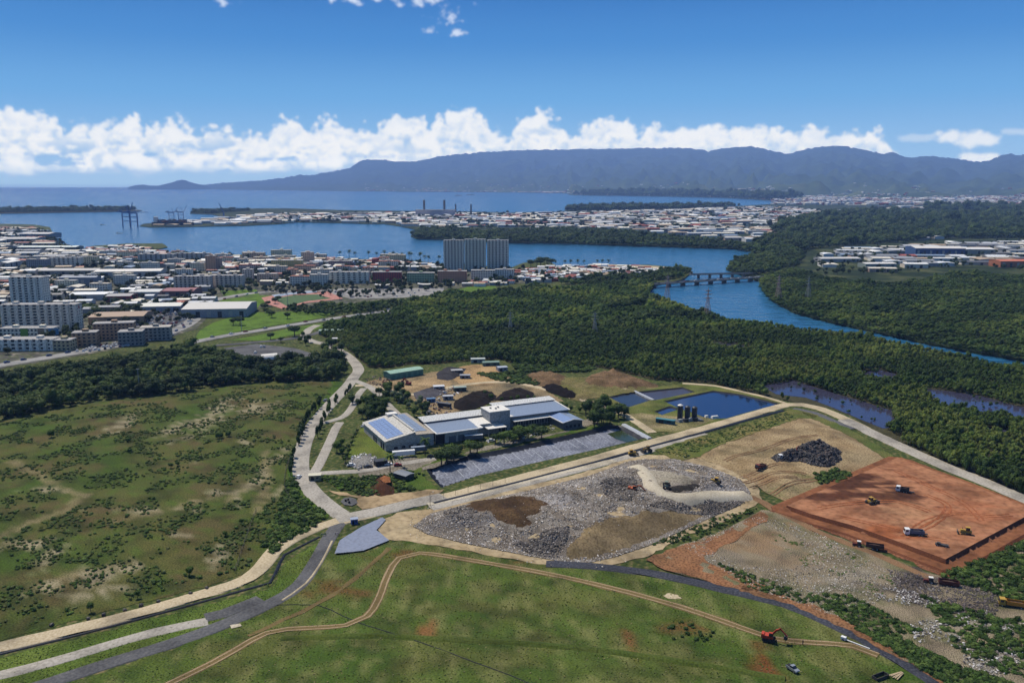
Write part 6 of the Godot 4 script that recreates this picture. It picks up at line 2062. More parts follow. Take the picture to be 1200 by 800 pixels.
	# round black-spotted pad with barrels
	structure("pad", sheet(poly([399, 588, 403, 584, 410, 583, 417, 585, 419, 590, 412, 593, 403, 592]), 0.3, 2.0), M.asphalt, "small round grey pad beside the road fork")
	for q in [[405, 588], [408, 587], [409, 590]]:
		var t := thing("barrel", gt(q[0], q[1]) + Vector3(0, 0.3, 0), 0.0, "black drum standing on the round grey pad", "drum", "drums on the round pad")
		b = MB.new()
		b.tube(Vector3.ZERO, Vector3(0, 1.1, 0), 0.5, 0.5, 12)
		part(t, "shell", b, M.dark)
		b = MB.new()
		b.tube(Vector3(0, 1.1, 0), Vector3(0, 1.16, 0), 0.53, 0.53, 12)
		part(t, "lid", b, M.steel)
	# bits by the dark road: concrete channel, planks, pipes
	var ch := thing("pump_trailer", gt(1000, 754), deg_to_rad(-44), "pale pump with a long white pipe beside the dark road", "pump")
	b = MB.new()
	b.bx(-3.2, 0.8, 0, 1.6, 1.0, 1.2)
	part(ch, "pump_box", b, white)
	b = MB.new()
	b.tube(Vector3(-2.4, 0.5, 0), Vector3(5.5, 0.4, 0), 0.2, 0.2, 8)
	part(ch, "pipe", b, white)
	for k in 2:
		wheel(ch, -3.2, -0.6 + k * 1.2, 0.35, 0.2)
	var wb := thing("wooden_box", gt(1032, 794), deg_to_rad(28), "dark open timber box beside the pale planks", "box")
	for k in 4:
		b = MB.new()
		b.bx([0.0, 0.0, -2.6, 2.6][k], 0.5, [-1.0, 1.0, 0.0, 0.0][k], 5.2 if k < 2 else 0.15, 1.0, 0.15 if k < 2 else 1.85)
		part(wb, "side", b, M.steel)
	var plk := thing("plank_stack", gt(1052, 792), deg_to_rad(34), "pale weathered planks beside the dark road", "planks")
	for k in 5:
		b = MB.new()
		b.box(Transform3D(Basis(Vector3.UP, 0.1 * (k - 2)), Vector3(0, 0.4 + 0.13 * (k % 2), -0.9 + k * 0.45)), Vector3(5.0, 0.12, 0.36))
		part(plk, "plank", b, worn(rgb(176, 156, 124), 2.0))
	# boulders along the sand track
	for a in [[60, 733], [103, 726], [121, 721], [146, 716], [165, 710], [185, 706], [223, 696], [242, 690]]:
		var t := thing("boulder", gp(a[0], a[1]), rng.randf() * TAU, "dark boulder on the edge of the sand track", "boulder", "boulders along the sand track")
		b = MB.new()
		b.ball(Vector3(0, 0.45, 0), Vector3(0.9, 0.6, 0.75), 8, 5, 0.35, a[0])
		part(t, "stone", b, M.steel)
	# wire fences round the field
	wire_fence([300, 600, 292, 622, 283, 648, 275, 671], "wire fence down to the foot of the overgrown field")
	wire_fence([344, 528, 336, 548, 333, 568, 338, 584, 350, 597], "wire fence between the field and the lush strip")
	wire_fence([418, 505, 410, 524, 403, 548], "wire fence beside the small lawn")
	# a person standing on the slope beside the track
	make_person(gt(941, 756))

func wire_fence(px: Array, label: String) -> void:
	var ln := line(px, 4.0)
	var at := Vector3(ln[0].x, 0, ln[0].y)
	var t := thing("wire_fence", at, 0.0, label, "fence")
	var wires := MB.new()
	for i in ln.size():
		var p := Vector3(ln[i].x, 0, ln[i].y) - at
		var b := MB.new()
		b.bar(p + Vector3(0, -0.2, 0), p + Vector3(0, 2.0, 0), 0.14)
		part(t, "post", b, M.steel)
		if i > 0:
			var q := Vector3(ln[i - 1].x, 0, ln[i - 1].y) - at
			for y in [0.5, 1.0, 1.5, 1.9]:
				wires.bar(q + Vector3(0, y, 0), p + Vector3(0, y, 0), 0.04)
	part(t, "wire", wires, M.steel)

func pole_light(at: Vector3, label: String) -> void:
	var t := thing("lamp_post", at, 0.0, label, "lamp post")
	var b := MB.new()
	b.tube(Vector3(0, -0.2, 0), Vector3(0, 7, 0), 0.12, 0.08, 8)
	part(t, "pole", b, M.steel)
	b = MB.new()
	b.bar(Vector3(0, 7, 0), Vector3(1.2, 7.2, 0), 0.1)
	part(t, "arm", b, M.steel)
	b = MB.new()
	b.bx(1.4, 7.2, 0, 0.6, 0.14, 0.3)
	part(t, "lamp_head", b, M.lamp_glass)

func make_person(at: Vector3) -> void:
	var t := thing("person", at + Vector3(0, 0.25, 0), 0.4, "person in dark clothes standing on the grass slope", "person")
	var b := MB.new()
	for s in [-1.0, 1.0]:
		b.tube(Vector3(0.02, 0.0, s * 0.11), Vector3(0, 0.46, s * 0.10), 0.055, 0.07, 8)
		b.tube(Vector3(0, 0.44, s * 0.10), Vector3(0, 0.90, s * 0.09), 0.07, 0.10, 8)
		b.tube(Vector3(0, 1.42, s * 0.19), Vector3(0.03, 1.12, s * 0.25), 0.06, 0.05, 7)
		b.tube(Vector3(0.03, 1.13, s * 0.25), Vector3(0.10, 0.86, s * 0.24), 0.05, 0.035, 7)
		b.bx(0.06, 0.03, s * 0.11, 0.27, 0.08, 0.1)
	b.tube(Vector3(0, 0.86, 0), Vector3(0, 1.2, 0), 0.17, 0.17, 10)
	b.tube(Vector3(0, 1.18, 0), Vector3(0, 1.48, 0), 0.17, 0.19, 10)
	b.tube(Vector3(0, 1.46, 0), Vector3(0.01, 1.58, 0), 0.06, 0.055, 8)
	b.ball(Vector3(0.02, 1.68, 0), Vector3(0.10, 0.13, 0.085), 10, 7)
	part(t, "body", b, M.dark)

# ---------------------------------------------------------------- town
var used := []      # ground taken by hand-placed buildings: [centre, radius]

# a block of flats from its front edge in the photograph. style: "piers" (balcony bays between piers) or "grid" (rows of windows)
func flats(u0: float, u1: float, vb: float, vt: float, depth: float, deg: float, wall: Color, style: String, label: String, called := "apartment_block", bays := 0, roofc := Color(0.62, 0.61, 0.60)) -> Node3D:
	var k := mpp(vb)
	var w := (u1 - u0) * k / cos(deg_to_rad(deg))
	var h := (vb - vt) * k
	var front := gp((u0 + u1) / 2.0, vb)
	var t := thing(called, front, deg_to_rad(deg), label, "building")
	used.append([Vector2(front.x, front.z - depth / 2), maxf(w, depth) * 0.62])
	wall = Color(minf(0.93, wall.r * 1.27), minf(0.90, wall.g * 1.22), minf(0.84, wall.b * 1.12))
	var wm := worn(wall, 17.0, 0.8)
	var b := MB.new()
	b.bx(0, h / 2 - 0.5, -depth / 2, w - 0.02, h + 1.0, depth)
	part(t, "wall", b, wm)
	b = MB.new()
	b.bx(0, h + 0.3, -depth / 2, w + 0.5, 0.6, depth + 0.5)
	var roof := part(t, "roof", b, worn(roofc, 13.0, 0.9))
	var n := maxi(1, int(w / 22.0))
	for i in n:
		b = MB.new()
		b.bx((i + 0.5) * w / n - w / 2, h + 1.7, -depth / 2, minf(5.0, w * 0.3), 2.4, minf(5.0, depth * 0.4))
		part(roof, "roof_house", b, wm)
	var floors := maxi(1, int(h / 3.0))
	if style == "piers":
		if bays == 0:
			bays = maxi(2, int(w / 7.5))
		for i in bays + 1:
			b = MB.new()
			var pw := w / bays * 0.42
			b.bx(lerpf(-w / 2 + pw / 2, w / 2 - pw / 2, float(i) / bays), h / 2, 0.5, pw, h + 0.8, 1.2)
			part(t, "pier", b, wm)
		b = MB.new()
		for f in floors:
			b.bx(0, (f + 0.2) * h / floors, 0.75, w - 0.6, 0.8, 0.15)
		part(t, "balcony_rails", b, wm).set_meta("kind", "stuff")
		b = MB.new()
		for f in floors:
			for i in bays:
				b.bx(lerpf(-w / 2, w / 2, (i + 0.5) / bays), (f + 0.68) * h / floors, 0.04, w / bays * 0.5, h / floors * 0.52, 0.1)
		part(t, "glazing", b, M.dark_glass).set_meta("kind", "stuff")
		for s in [-1.0, 1.0]:
			b = MB.new()
			b.bx(s * (w / 2 + 0.06), h / 2, -depth / 2, 0.16, h * 0.98, depth * 0.92)
			part(t, "end_wall", b, wm)
	else:
		var cols := maxi(2, int(w / 3.6))
		b = MB.new()
		for f in floors:
			for i in cols:
				b.bx((i + 0.5) * w / cols - w / 2, (f + 0.55) * h / floors, 0.03, w / cols * 0.5, h / floors * 0.48, 0.12)
		part(t, "windows", b, M.dark_glass).set_meta("kind", "stuff")
	var cols2 := maxi(1, int(depth / 4.0))
	b = MB.new()
	for f in floors:
		for i in cols2:
			for s in [-1.0, 1.0]:
				b.bx(s * (w / 2 + 0.14), (f + 0.55) * h / floors, -(i + 0.5) * depth / cols2, 0.1, h / floors * 0.4, depth / cols2 * 0.35)
	part(t, "side_windows", b, M.dark_glass).set_meta("kind", "stuff")
	return t

# a big shed from its front edge
func hall(u0: float, u1: float, vb: float, vt: float, depth: float, deg: float, wall: Color, roof: Color, label: String) -> Node3D:
	var k := mpp(vb)
	var w := (u1 - u0) * k / cos(deg_to_rad(deg))
	var h := (vb - vt) * k
	var b := Basis(Vector3.UP, deg_to_rad(deg))
	var at := gp((u0 + u1) / 2.0, vb) + b * Vector3(0, 0, -depth / 2)
	used.append([Vector2(at.x, at.z), maxf(w, depth) * 0.6])
	var t := shed(at, w, depth, h, deg_to_rad(deg), worn(wall, 12.0), worn(roof, 15.0, 0.5, 0.0, 0.5), "warehouse", label, "warehouse", "", 0.10, false)
	for i in maxi(2, int(w / 12.0)):
		var m := MB.new()
		m.bx((i + 0.5) * w / maxi(2, int(w / 12.0)) - w / 2, h * 0.36, depth / 2 + 0.06, 4.5, h * 0.72, 0.16)
		part(t, "door", m, M.dark_glass if i % 2 else M.wall_grey)
	return t

var unit_wall: ArrayMesh
var unit_roof: ArrayMesh
var unit_both: ArrayMesh
var unit_house: ArrayMesh

func unit_meshes() -> void:
	var f := Transform3D(Basis(Vector3(0, 0, 1), Vector3(0, 1, 0), Vector3(-1, 0, 0)), Vector3.ZERO)
	var b := MB.new()
	b.prism(f, [Vector2(-0.5, -0.05), Vector2(0.5, -0.05), Vector2(0.5, 0.8), Vector2(0, 0.97), Vector2(-0.5, 0.8)], 1.0)
	unit_wall = b.mesh()
	b = MB.new()
	for s in [-1.0, 1.0]:
		b.prism(f, [Vector2(0.002 * s, 0.975), Vector2(0.53 * s, 0.795), Vector2(0.53 * s, 0.83), Vector2(0.002 * s, 1.01)], 1.04)
	unit_roof = b.mesh()
	b = MB.new()
	b.col = Color(0.93, 0.90, 0.85)
	b.prism(f, [Vector2(-0.5, -0.05), Vector2(0.5, -0.05), Vector2(0.5, 0.8), Vector2(0, 0.97), Vector2(-0.5, 0.8)], 1.0)
	b.col = Color.WHITE
	for s in [-1.0, 1.0]:
		b.prism(f, [Vector2(0.002 * s, 0.975), Vector2(0.53 * s, 0.795), Vector2(0.53 * s, 0.83), Vector2(0.002 * s, 1.01)], 1.04)
	unit_both = b.mesh()

var roof_shades := []
var wall_shades := []
const ROOF_NAMES := ["white", "cream", "pale grey", "mid grey", "rust red", "tan", "blue grey", "dark grey"]

func build_unit(p: Vector2, l: float, d: float, h: float, turn: float, ri: int, wi: int, called: String, label: String, category: String, group: String) -> Node3D:
	var t := thing(called, Vector3(p.x, 0.0, p.y), turn, label, category, group)
	part(t, "wall", unit_wall, wall_shades[wi]).scale = Vector3(l, h, d)
	part(t, "roof", unit_roof, roof_shades[ri]).scale = Vector3(l, h, d)
	return t

# candidates for sheds or houses on a turned grid inside an outline
func plots(pl: PackedVector2Array, gap: Vector2, deg: float, chance: float, sx: Vector2, sz: Vector2, sh: Vector2) -> Array:
	var b := Transform2D(deg_to_rad(deg), Vector2.ZERO)
	var lo := Vector2(1e9, 1e9)
	var hi := -lo
	for p in pl:
		var q := b.affine_inverse() * p
		lo = lo.min(q)
		hi = hi.max(q)
	var r := []
	var y := lo.y
	var row := 0
	while y < hi.y:
		var x := lo.x + rng.randf() * gap.x
		while x < hi.x:
			var l := rng.randf_range(sx.x, sx.y)
			var p := b * Vector2(x + l * 0.5, y + rng.randf_range(-0.15, 0.15) * gap.y)
			x += l + gap.x * rng.randf_range(0.15, 0.7)
			if rng.randf() > chance or not Geometry2D.is_point_in_polygon(p, pl):
				continue
			var bad := false
			for q in used:
				if p.distance_to(q[0]) < q[1] + l * 0.4:
					bad = true
					break
			if bad:
				continue
			var px := to_pixel(Vector3(p.x, 0, p.y))
			if px.x < -40 or px.x > 1240:
				continue
			r.append({"p": p, "l": l, "d": rng.randf_range(sz.x, sz.y), "h": rng.randf_range(sh.x, sh.y), "a": -deg_to_rad(deg) + (PI / 2 if rng.randf() < 0.2 else 0.0), "size": l / (-p.y)})
		y += gap.y
		row += 1
	return r

func make_town() -> void:
	M.dark_glass = plain(rgb(44, 50, 58), 0.2)
	unit_meshes()
	for c in [rgb(228, 226, 220), rgb(216, 208, 188), rgb(196, 198, 198), rgb(140, 142, 144), rgb(146, 78, 62), rgb(172, 150, 122), rgb(128, 146, 166), rgb(92, 92, 94)]:
		roof_shades.append(worn(c, 19.0, 0.6))
	for c in [rgb(200, 196, 188), rgb(176, 172, 168), rgb(212, 202, 184), rgb(180, 152, 132), rgb(148, 152, 158), rgb(222, 220, 214)]:
		wall_shades.append(worn(c, 13.0, 0.8))
	# --- tall blocks on the left
	flats(13, 52, 361, 325, 16, -3, rgb(186, 190, 196), "piers", "tall pale tower block with dark vertical bays behind the long slab", "tower_block", 5)
	var slab := flats(4, 90, 388, 357, 14, 3, rgb(178, 176, 176), "piers", "long pale slab block with a red emblem on its end wall", "apartment_block", 10)
	# red emblem on the end wall of the slab
	var eb := MB.new()
	var sw := 86.0 * mpp(388) / cos(deg_to_rad(3)) / 2.0
	var ez := -6.0
	for k in 10:
		var a := TAU * k / 10.0
		var e := TAU * (k + 1) / 10.0
		eb.tri(Vector3(sw + 0.3, 24.4, ez), Vector3(sw + 0.3, 24.4 + cos(a) * 1.9, ez + sin(a) * 1.6), Vector3(sw + 0.3, 24.4 + cos(e) * 1.9, ez + sin(e) * 1.6), Vector3.RIGHT)
	part(slab, "emblem", eb, plain(rgb(150, 36, 34), 0.7))
	flats(-14, 62, 411, 398, 15, 2, rgb(196, 196, 196), "piers", "low white housing slab with dark balconies beside the highway", "apartment_block", 9)
	var mural := flats(0, 62, 398, 385, 14, 2, rgb(190, 188, 184), "grid", "low white block with green and blue painted end panels")
	for q in [[0.28, 0.42, rgb(104, 150, 48)], [0.80, 0.99, rgb(84, 140, 180)], [0.60, 0.72, rgb(150, 130, 110)]]:
		var w := 62.0 * mpp(398)
		var m := MB.new()
		m.bx((q[0] + q[1]) / 2 * w - w / 2 + 6.0, 5.6, 0.2, (q[1] - q[0]) * w, 11.0, 0.16)
		part(mural, "painted_panel", m, worn(q[2], 7.0))
	flats(62, 82, 411, 399, 14, 2, rgb(146, 140, 120), "grid", "short block with a yellow and blue front beside the highway")
	flats(86, 112, 406, 390, 14, 14, rgb(128, 112, 98), "grid", "brown office block end beside the car park")
	flats(112, 155, 398, 379, 14, 14, rgb(136, 116, 100), "grid", "long brown office block behind the car park")
	flats(140, 166, 405, 389, 15, 14, rgb(112, 114, 120), "grid", "dark grey office block beside the parked cars")
	flats(166, 198, 399, 384, 15, 14, rgb(120, 124, 130), "grid", "long grey office block with pale roof beside the highway", "apartment_block", 0, rgb(176, 170, 160))
	# --- housing rows in the middle
	flats(204, 246, 338, 324, 13, 1, rgb(170, 164, 164), "piers", "long grey-white housing row above the green strip", "apartment_block", 8)
	flats(246, 284, 336, 323, 13, 1, rgb(176, 170, 168), "piers", "pale housing row next to the green strip", "apartment_block", 7)
	flats(284, 296, 330, 316, 12, 4, rgb(178, 172, 170), "grid", "white gabled block at the end of the housing rows")
	flats(241, 253, 318, 300, 12, 0, rgb(170, 144, 126), "grid", "narrow salmon tower among red roofs")
	flats(253, 258, 318, 303, 12, 0, rgb(132, 120, 116), "grid", "narrow brown tower among red roofs")
	flats(162, 204, 308, 298, 13, 1, rgb(140, 146, 156), "piers", "grey bayside block row behind the warehouses", "apartment_block", 7)
	flats(205, 245, 306, 297, 13, 1, rgb(148, 152, 160), "piers", "grey bayside block row nearer the salmon tower", "apartment_block", 7)
	flats(31, 55, 315, 304, 14, 0, rgb(116, 124, 138), "grid", "dark blue-grey block beside the old port")
	flats(56, 94, 313, 302, 13, 3, rgb(186, 184, 182), "piers", "white slab block beside the old port", "apartment_block", 7)
	flats(355, 367, 311, 296, 12, 0, rgb(190, 164, 154), "grid", "tall pink block beside the bay")
	flats(318, 354, 314, 305, 14, 2, rgb(196, 172, 120), "grid", "ochre block with white roof beside the bay", "apartment_block", 0, rgb(206, 204, 200))
	flats(363, 384, 335, 322, 14, 3, rgb(186, 188, 188), "grid", "white gabled block beside the running track")
	flats(386, 432, 332, 319, 14, 2, rgb(192, 192, 188), "piers", "long white block with dark bays above the car park", "apartment_block", 7)
	flats(437, 470, 331, 319, 14, 1, rgb(142, 62, 62), "grid", "dark red block with white bays beside the sports stands")
	flats(477, 509, 331, 320, 14, 1, rgb(132, 150, 126), "grid", "pale green block beside the sports stands")
	flats(513, 547, 331, 318, 14, 1, rgb(172, 128, 106), "grid", "salmon block below the tower blocks")
	flats(552, 580, 328, 317, 14, 1, rgb(190, 190, 188), "grid", "white block with dark windows below the tower blocks")
	flats(580, 602, 327, 316, 14, -3, rgb(180, 184, 190), "grid", "white block with blue panels below the tower blocks")
	flats(385, 412, 313, 306, 14, 0, rgb(150, 128, 130), "grid", "mauve block behind the palms of the bay shore")
	flats(440, 458, 311, 305, 10, 0, rgb(176, 168, 160), "grid", "low pale building beside the red round hall")
	# three tall towers
	for a in [[520, 543, 317, 282, rgb(176, 180, 182), "tower of flats with grey vertical bays, first from the red round hall"], [544.5, 569, 317, 281, rgb(168, 176, 176), "tallest tower of flats, between its two neighbours"], [571, 596, 316, 282, rgb(178, 182, 184), "tower of flats with grey vertical bays, next to the house quarter"]]:
		flats(a[0], a[1], a[2], a[3], 20, 0, a[4], "piers", a[5], "tower_block", 6, rgb(120, 122, 124))
	# red round hall
	var rh := thing("round_hall", gp(440, 312), 0.0, "dark red round hall beside the bay", "hall")
	var b := MB.new()
	b.tube(Vector3(0, -0.5, 0), Vector3(0, 14, 0), 6.5, 7.0, 16)
	part(rh, "wall", b, worn(rgb(140, 58, 46), 9.0))
	b = MB.new()
	b.ball(Vector3(0, 14, 0), Vector3(7.2, 2.4, 7.2), 14, 6)
	part(rh, "roof", b, worn(rgb(150, 66, 52), 9.0))
	used.append([Vector2(rh.position.x, rh.position.z), 12.0])
	# sports stands with curved white roofs
	for a in [[448, 338, "white curved stand roof below the dark red block"], [498, 337, "white curved stand roof below the pale green block"]]:
		var st := thing("sports_stand", gp(a[0], a[1]), 0.0, a[2], "stand")
		used.append([Vector2(st.position.x, st.position.z), 18.0])
		b = MB.new()
		for i in 10:
			var x0 := -11.0 + i * 2.2
			var y0 := 5.0 + absf(x0 / 11.0) ** 2 * 1.4
			var x1 := x0 + 2.2
			var y1 := 5.0 + absf(x1 / 11.0) ** 2 * 1.4
			b.prism(Transform3D(), [Vector2(x0, y0), Vector2(x1, y1), Vector2(x1, y1 + 0.3), Vector2(x0, y0 + 0.3)], 11.0)
		part(st, "roof", b, M.white_paint)
		for i in 6:
			b = MB.new()
			b.bar(Vector3(-9.0 + i * 3.6, -0.3, -4.0), Vector3(-9.0 + i * 3.6, 5.2, -4.0), 0.4)
			part(st, "post", b, M.wall_grey)
		for i in 4:
			b = MB.new()
			b.bx(0, 0.4 + i * 0.5, 2.5 - i * 1.6, 19.0, 0.8 + i * 0.9, 1.6)
			part(st, "step", b, worn(rgb(110, 110, 112), 5.0))
	# running track round a green pitch
	structure("running_track", sheet(poly([306, 349, 330, 344, 372, 339, 385, 342, 402, 350, 385, 352, 360, 355, 330, 362, 312, 356]), 0.3, 30.0), worn(rgb(176, 122, 108), 30.0, 0.9), "pink running track of the stadium")
	structure("pitch", sheet(poly([320, 350, 345, 346, 372, 345, 388, 350, 360, 353, 336, 359]), 0.45, 30.0), worn(rgb(66, 92, 46), 30.0, 0.9), "green pitch inside the running track")
	structure("running_lane", sheet(poly([318, 346, 345, 342.5, 370, 341, 372, 343, 345, 345, 322, 348.5]), 0.6, 30.0), worn(rgb(150, 164, 182), 30.0, 0.9), "pale blue straight of the running track")
	structure("car_park", sheet(poly([378, 342, 395, 338, 470, 338, 520, 337, 520, 345, 470, 349, 410, 350]), 0.2, 60.0), M.highway, "pale car park beside the running track")
	structure("car_park", sheet(poly([80, 414, 110, 405, 150, 402, 205, 390, 222, 382, 205, 392, 150, 406]), 0.2, 40.0), M.asphalt, "car park strip below the brown office blocks")
	structure("car_park", sheet(poly([150, 372, 180, 362, 215, 362, 235, 372, 215, 385, 190, 380, 160, 384]), 0.2, 40.0), M.asphalt, "crowded car park before the white superstore")
	# --- big sheds of the town
	hall(20, 88, 293, 289.5, 40, 2, rgb(120, 126, 132), rgb(206, 212, 200), "long white quay shed at the old port")
	hall(214, 288, 372, 362, 62, 6, rgb(150, 154, 160), rgb(196, 192, 182), "white superstore with grey front beside the verge")
	hall(106, 166, 380, 371, 40, 10, rgb(150, 128, 108), rgb(158, 132, 104), "tan-roofed shed behind the crowded car park")
	hall(163, 210, 366, 359, 34, 8, rgb(150, 160, 170), rgb(210, 208, 194), "white twin-roofed shed beside the crowded car park")
	hall(190, 226, 347, 341, 40, 4, rgb(130, 90, 84), rgb(134, 80, 78), "dark red-roofed shed beside the housing rows")
	hall(150, 186, 347, 342, 34, 4, rgb(176, 178, 178), rgb(196, 196, 190), "white shed next to the dark red roof")
	hall(82, 128, 352, 345, 30, 6, rgb(180, 180, 180), rgb(222, 222, 218), "bright white shed behind the tall tower block")
	hall(124, 152, 354, 347, 30, 6, rgb(150, 70, 66), rgb(156, 152, 148), "grey-roofed shed with a red edge")
	hall(112, 186, 325, 318, 44, 8, rgb(176, 176, 172), rgb(214, 208, 196), "long cream-roofed shed in the middle of the town")
	hall(44, 112, 322, 317, 40, 2, rgb(150, 140, 130), rgb(176, 172, 164), "long grey-roofed shed behind the tall tower block")
	hall(70, 112, 335, 325, 20, 4, rgb(122, 132, 146), rgb(150, 154, 160), "blue-grey long building in the middle of the town")
	hall(0, 40, 284, 280, 60, 4, rgb(150, 150, 150), rgb(176, 172, 164), "grey transit shed on the old port quay")
	hall(22, 58, 279, 274, 60, -4, rgb(130, 132, 138), rgb(190, 186, 178), "pale warehouse at the tip of the old port")
	hall(1074, 1130, 301, 291, 60, -5, rgb(60, 86, 130), rgb(214, 208, 196), "big white-roofed hall with blue glass front in the wooded industrial estate")
	hall(1108, 1165, 298, 292, 50, -6, rgb(176, 168, 150), rgb(216, 212, 204), "long white hall beside the blue glass front")
	hall(1014, 1052, 314, 309, 30, 6, rgb(140, 150, 140), rgb(214, 210, 200), "bright white shed at the near edge of the industrial estate")
	hall(962, 1010, 307, 303, 36, 4, rgb(160, 160, 160), rgb(196, 192, 182), "pale long shed at the near edge of the industrial estate")
	hall(1172, 1215, 313, 306, 36, 4, rgb(176, 110, 76), rgb(196, 112, 70), "orange-roofed house block at the edge of the wood")
	# mid-rise housing rows scattered through the bay town
	var tones := [["beige", rgb(196, 180, 156)], ["pinkish", rgb(196, 164, 150)], ["pale grey", rgb(184, 182, 180)], ["cream", rgb(208, 198, 176)], ["mauve", rgb(172, 152, 152)], ["white", rgb(208, 206, 202)]]
	var made := 0
	for i in 260:
		if made >= 46:
			break
		var u := rng.randf_range(60, 510)
		var vb: float = rng.randf_range(300, 338) if u > 190 else rng.randf_range(300, 345)
		var p := gp(u, vb)
		var w := rng.randf_range(12, 26)
		var bad := not Geometry2D.is_point_in_polygon(Vector2(p.x, p.z), mainland) or (u > 250 and u < 420 and vb > 336)
		for q in used:
			if Vector2(p.x, p.z - 7).distance_to(q[0]) < q[1] * 0.8 + w * mpp(vb) * 0.45:
				bad = true
		if bad:
			continue
		var tn: Array = tones[rng.randi() % tones.size()]
		var t := flats(u - w / 2, u + w / 2, vb, vb - rng.randf_range(9.0, 15.0) / mpp(vb), 12, rng.randf_range(-4, 4), tn[1], "grid", "%s mid-rise housing row in the bay town" % tn[0], "apartment_block", 0, [rgb(170, 168, 164), rgb(160, 104, 84), rgb(190, 180, 164)][rng.randi() % 3])
		t.set_meta("group", "%s mid-rise housing rows in the bay town" % tn[0])
		made += 1
	# --- filler plots
	var all := []
	for a in [[[-20, 318, 100, 314, 215, 316, 245, 345, 235, 366, 175, 380, 110, 388, 100, 360, -20, 356], Vector2(9, 24), -8, 0.84, Vector2(12, 32), Vector2(10, 19), Vector2(4, 9)],
		[[-20, 268, 45, 268, 58, 284, 95, 297, 90, 306, -20, 316], Vector2(18, 46), -4, 0.75, Vector2(20, 55), Vector2(18, 32), Vector2(6, 11)],
		[[165, 266, 240, 264.6, 330, 261.6, 345, 259.6, 450, 261.6, 480, 265, 500, 268, 600, 266, 640, 268.5, 720, 270, 800, 276, 880, 284, 930, 275, 985, 262, 1000, 254, 930, 243, 880, 243, 800, 246, 700, 249, 600, 251, 480, 250, 330, 251, 262, 255, 200, 261], Vector2(24, 52), -5, 0.72, Vector2(24, 70), Vector2(18, 38), Vector2(6, 12)],
		[[950, 312, 962, 298, 1000, 292, 1060, 290, 1120, 285, 1200, 284, 1260, 284, 1260, 316, 1200, 316, 1120, 310, 1080, 316, 1040, 320, 990, 316], Vector2(14, 40), 6, 0.8, Vector2(26, 64), Vector2(20, 36), Vector2(5, 10)],
		[[995, 277, 1110, 275, 1112, 281, 1010, 282], Vector2(20, 50), 4, 0.7, Vector2(26, 60), Vector2(18, 30), Vector2(5, 9)],
		[[1000, 254, 1060, 251, 1090, 249.5, 1000, 246.5, 950, 247], Vector2(26, 70), 2, 0.6, Vector2(40, 90), Vector2(24, 44), Vector2(6, 10)],
		[[905, 236.5, 1000, 233.5, 1200, 231, 1260, 231, 1260, 238, 1200, 239, 1000, 241, 930, 240], Vector2(130, 150), 2, 0.5, Vector2(40, 110), Vector2(30, 60), Vector2(6, 12)],
		[[1020, 243, 1100, 242, 1200, 239.5, 1260, 239, 1260, 242.5, 1200, 243.5, 1100, 247], Vector2(40, 110), 2, 0.6, Vector2(40, 110), Vector2(30, 60), Vector2(8, 14)]]:
		all.append_array(plots(poly(a[0]), a[1], a[2], a[3], a[4], a[5], a[6]))
	all.sort_custom(func(x, y) -> bool: return x.size > y.size)
	var rest_t := []
	var rest_c := []
	var shades := [lin(228, 226, 220), lin(216, 208, 188), lin(196, 198, 198), lin(140, 142, 144), lin(146, 78, 62), lin(172, 150, 122), lin(128, 146, 166), lin(92, 92, 94)]
	var pick := [0, 0, 1, 1, 2, 2, 3, 3, 4, 5, 5, 6, 7, 2, 1, 3]
	print("sheds ", all.size())
	for i in all.size():
		var q: Dictionary = all[i]
		var ri: int = pick[rng.randi() % pick.size()]
		if i < 262:
			var near: String = "in the town" if q.p.x < -150.0 and q.p.y > -2300.0 else ("in the industrial estate among the woods" if q.p.x > 400.0 and q.p.y > -2400.0 else "on the far industrial peninsula")
			var t := build_unit(q.p, q.l, q.d, q.h, q.a, ri, rng.randi() % 6, "warehouse", "%s-roofed shed %s" % [ROOF_NAMES[ri], near], "warehouse", "%s-roofed sheds %s" % [ROOF_NAMES[ri], near])
			if q.size > 0.022:
				for s in 2:
					var m := MB.new()
					m.bx((s - 0.5) * q.l * 0.4, q.h * 0.3, q.d / 2 + 0.08, minf(5.0, q.l * 0.16), q.h * 0.6, 0.14)
					part(t, "door", m, M.dark_glass)
		else:
			rest_t.append(Transform3D(Basis(Vector3.UP, q.a) * Basis.from_scale(Vector3(q.l, q.h, q.d)), Vector3(q.p.x, 0.0, q.p.y)))
			rest_c.append(shades[ri] * rng.randf_range(0.85, 1.05))
	M.far_roofs = plain(Color.WHITE, 0.7)
	M.far_roofs.vertex_color_use_as_albedo = true
	if rest_t.size():
		tag(swarm(self, "industrial_roofs", unit_both, M.far_roofs, rest_t, rest_c), "dense pale roofs of the far industrial peninsula", "")
	# --- small houses
	var houses := []
	for a in [[[602, 320, 625, 316, 650, 314, 700, 312, 740, 314, 782, 317, 770, 321, 720, 324, 660, 329, 615, 333], Vector2(3, 17), 5, 0.97, Vector2(9, 17), Vector2(8, 12), Vector2(4, 7)],
		[[100, 294, 150, 289, 195, 298, 240, 301, 345, 304, 460, 307, 512, 313, 512, 318, 440, 318, 340, 322, 250, 318, 160, 312, 96, 308], Vector2(5, 20), 2, 0.85, Vector2(10, 24), Vector2(9, 14), Vector2(5, 10)],
		[[200, 320, 250, 318, 300, 324, 360, 318, 380, 320, 362, 334, 300, 335, 286, 326, 205, 323], Vector2(6, 22), 2, 0.7, Vector2(10, 20), Vector2(9, 13), Vector2(4, 8)],
		[[520, 332, 560, 330, 600, 330, 600, 334, 540, 337], Vector2(6, 22), 2, 0.6, Vector2(10, 18), Vector2(9, 13), Vector2(4, 6)]]:
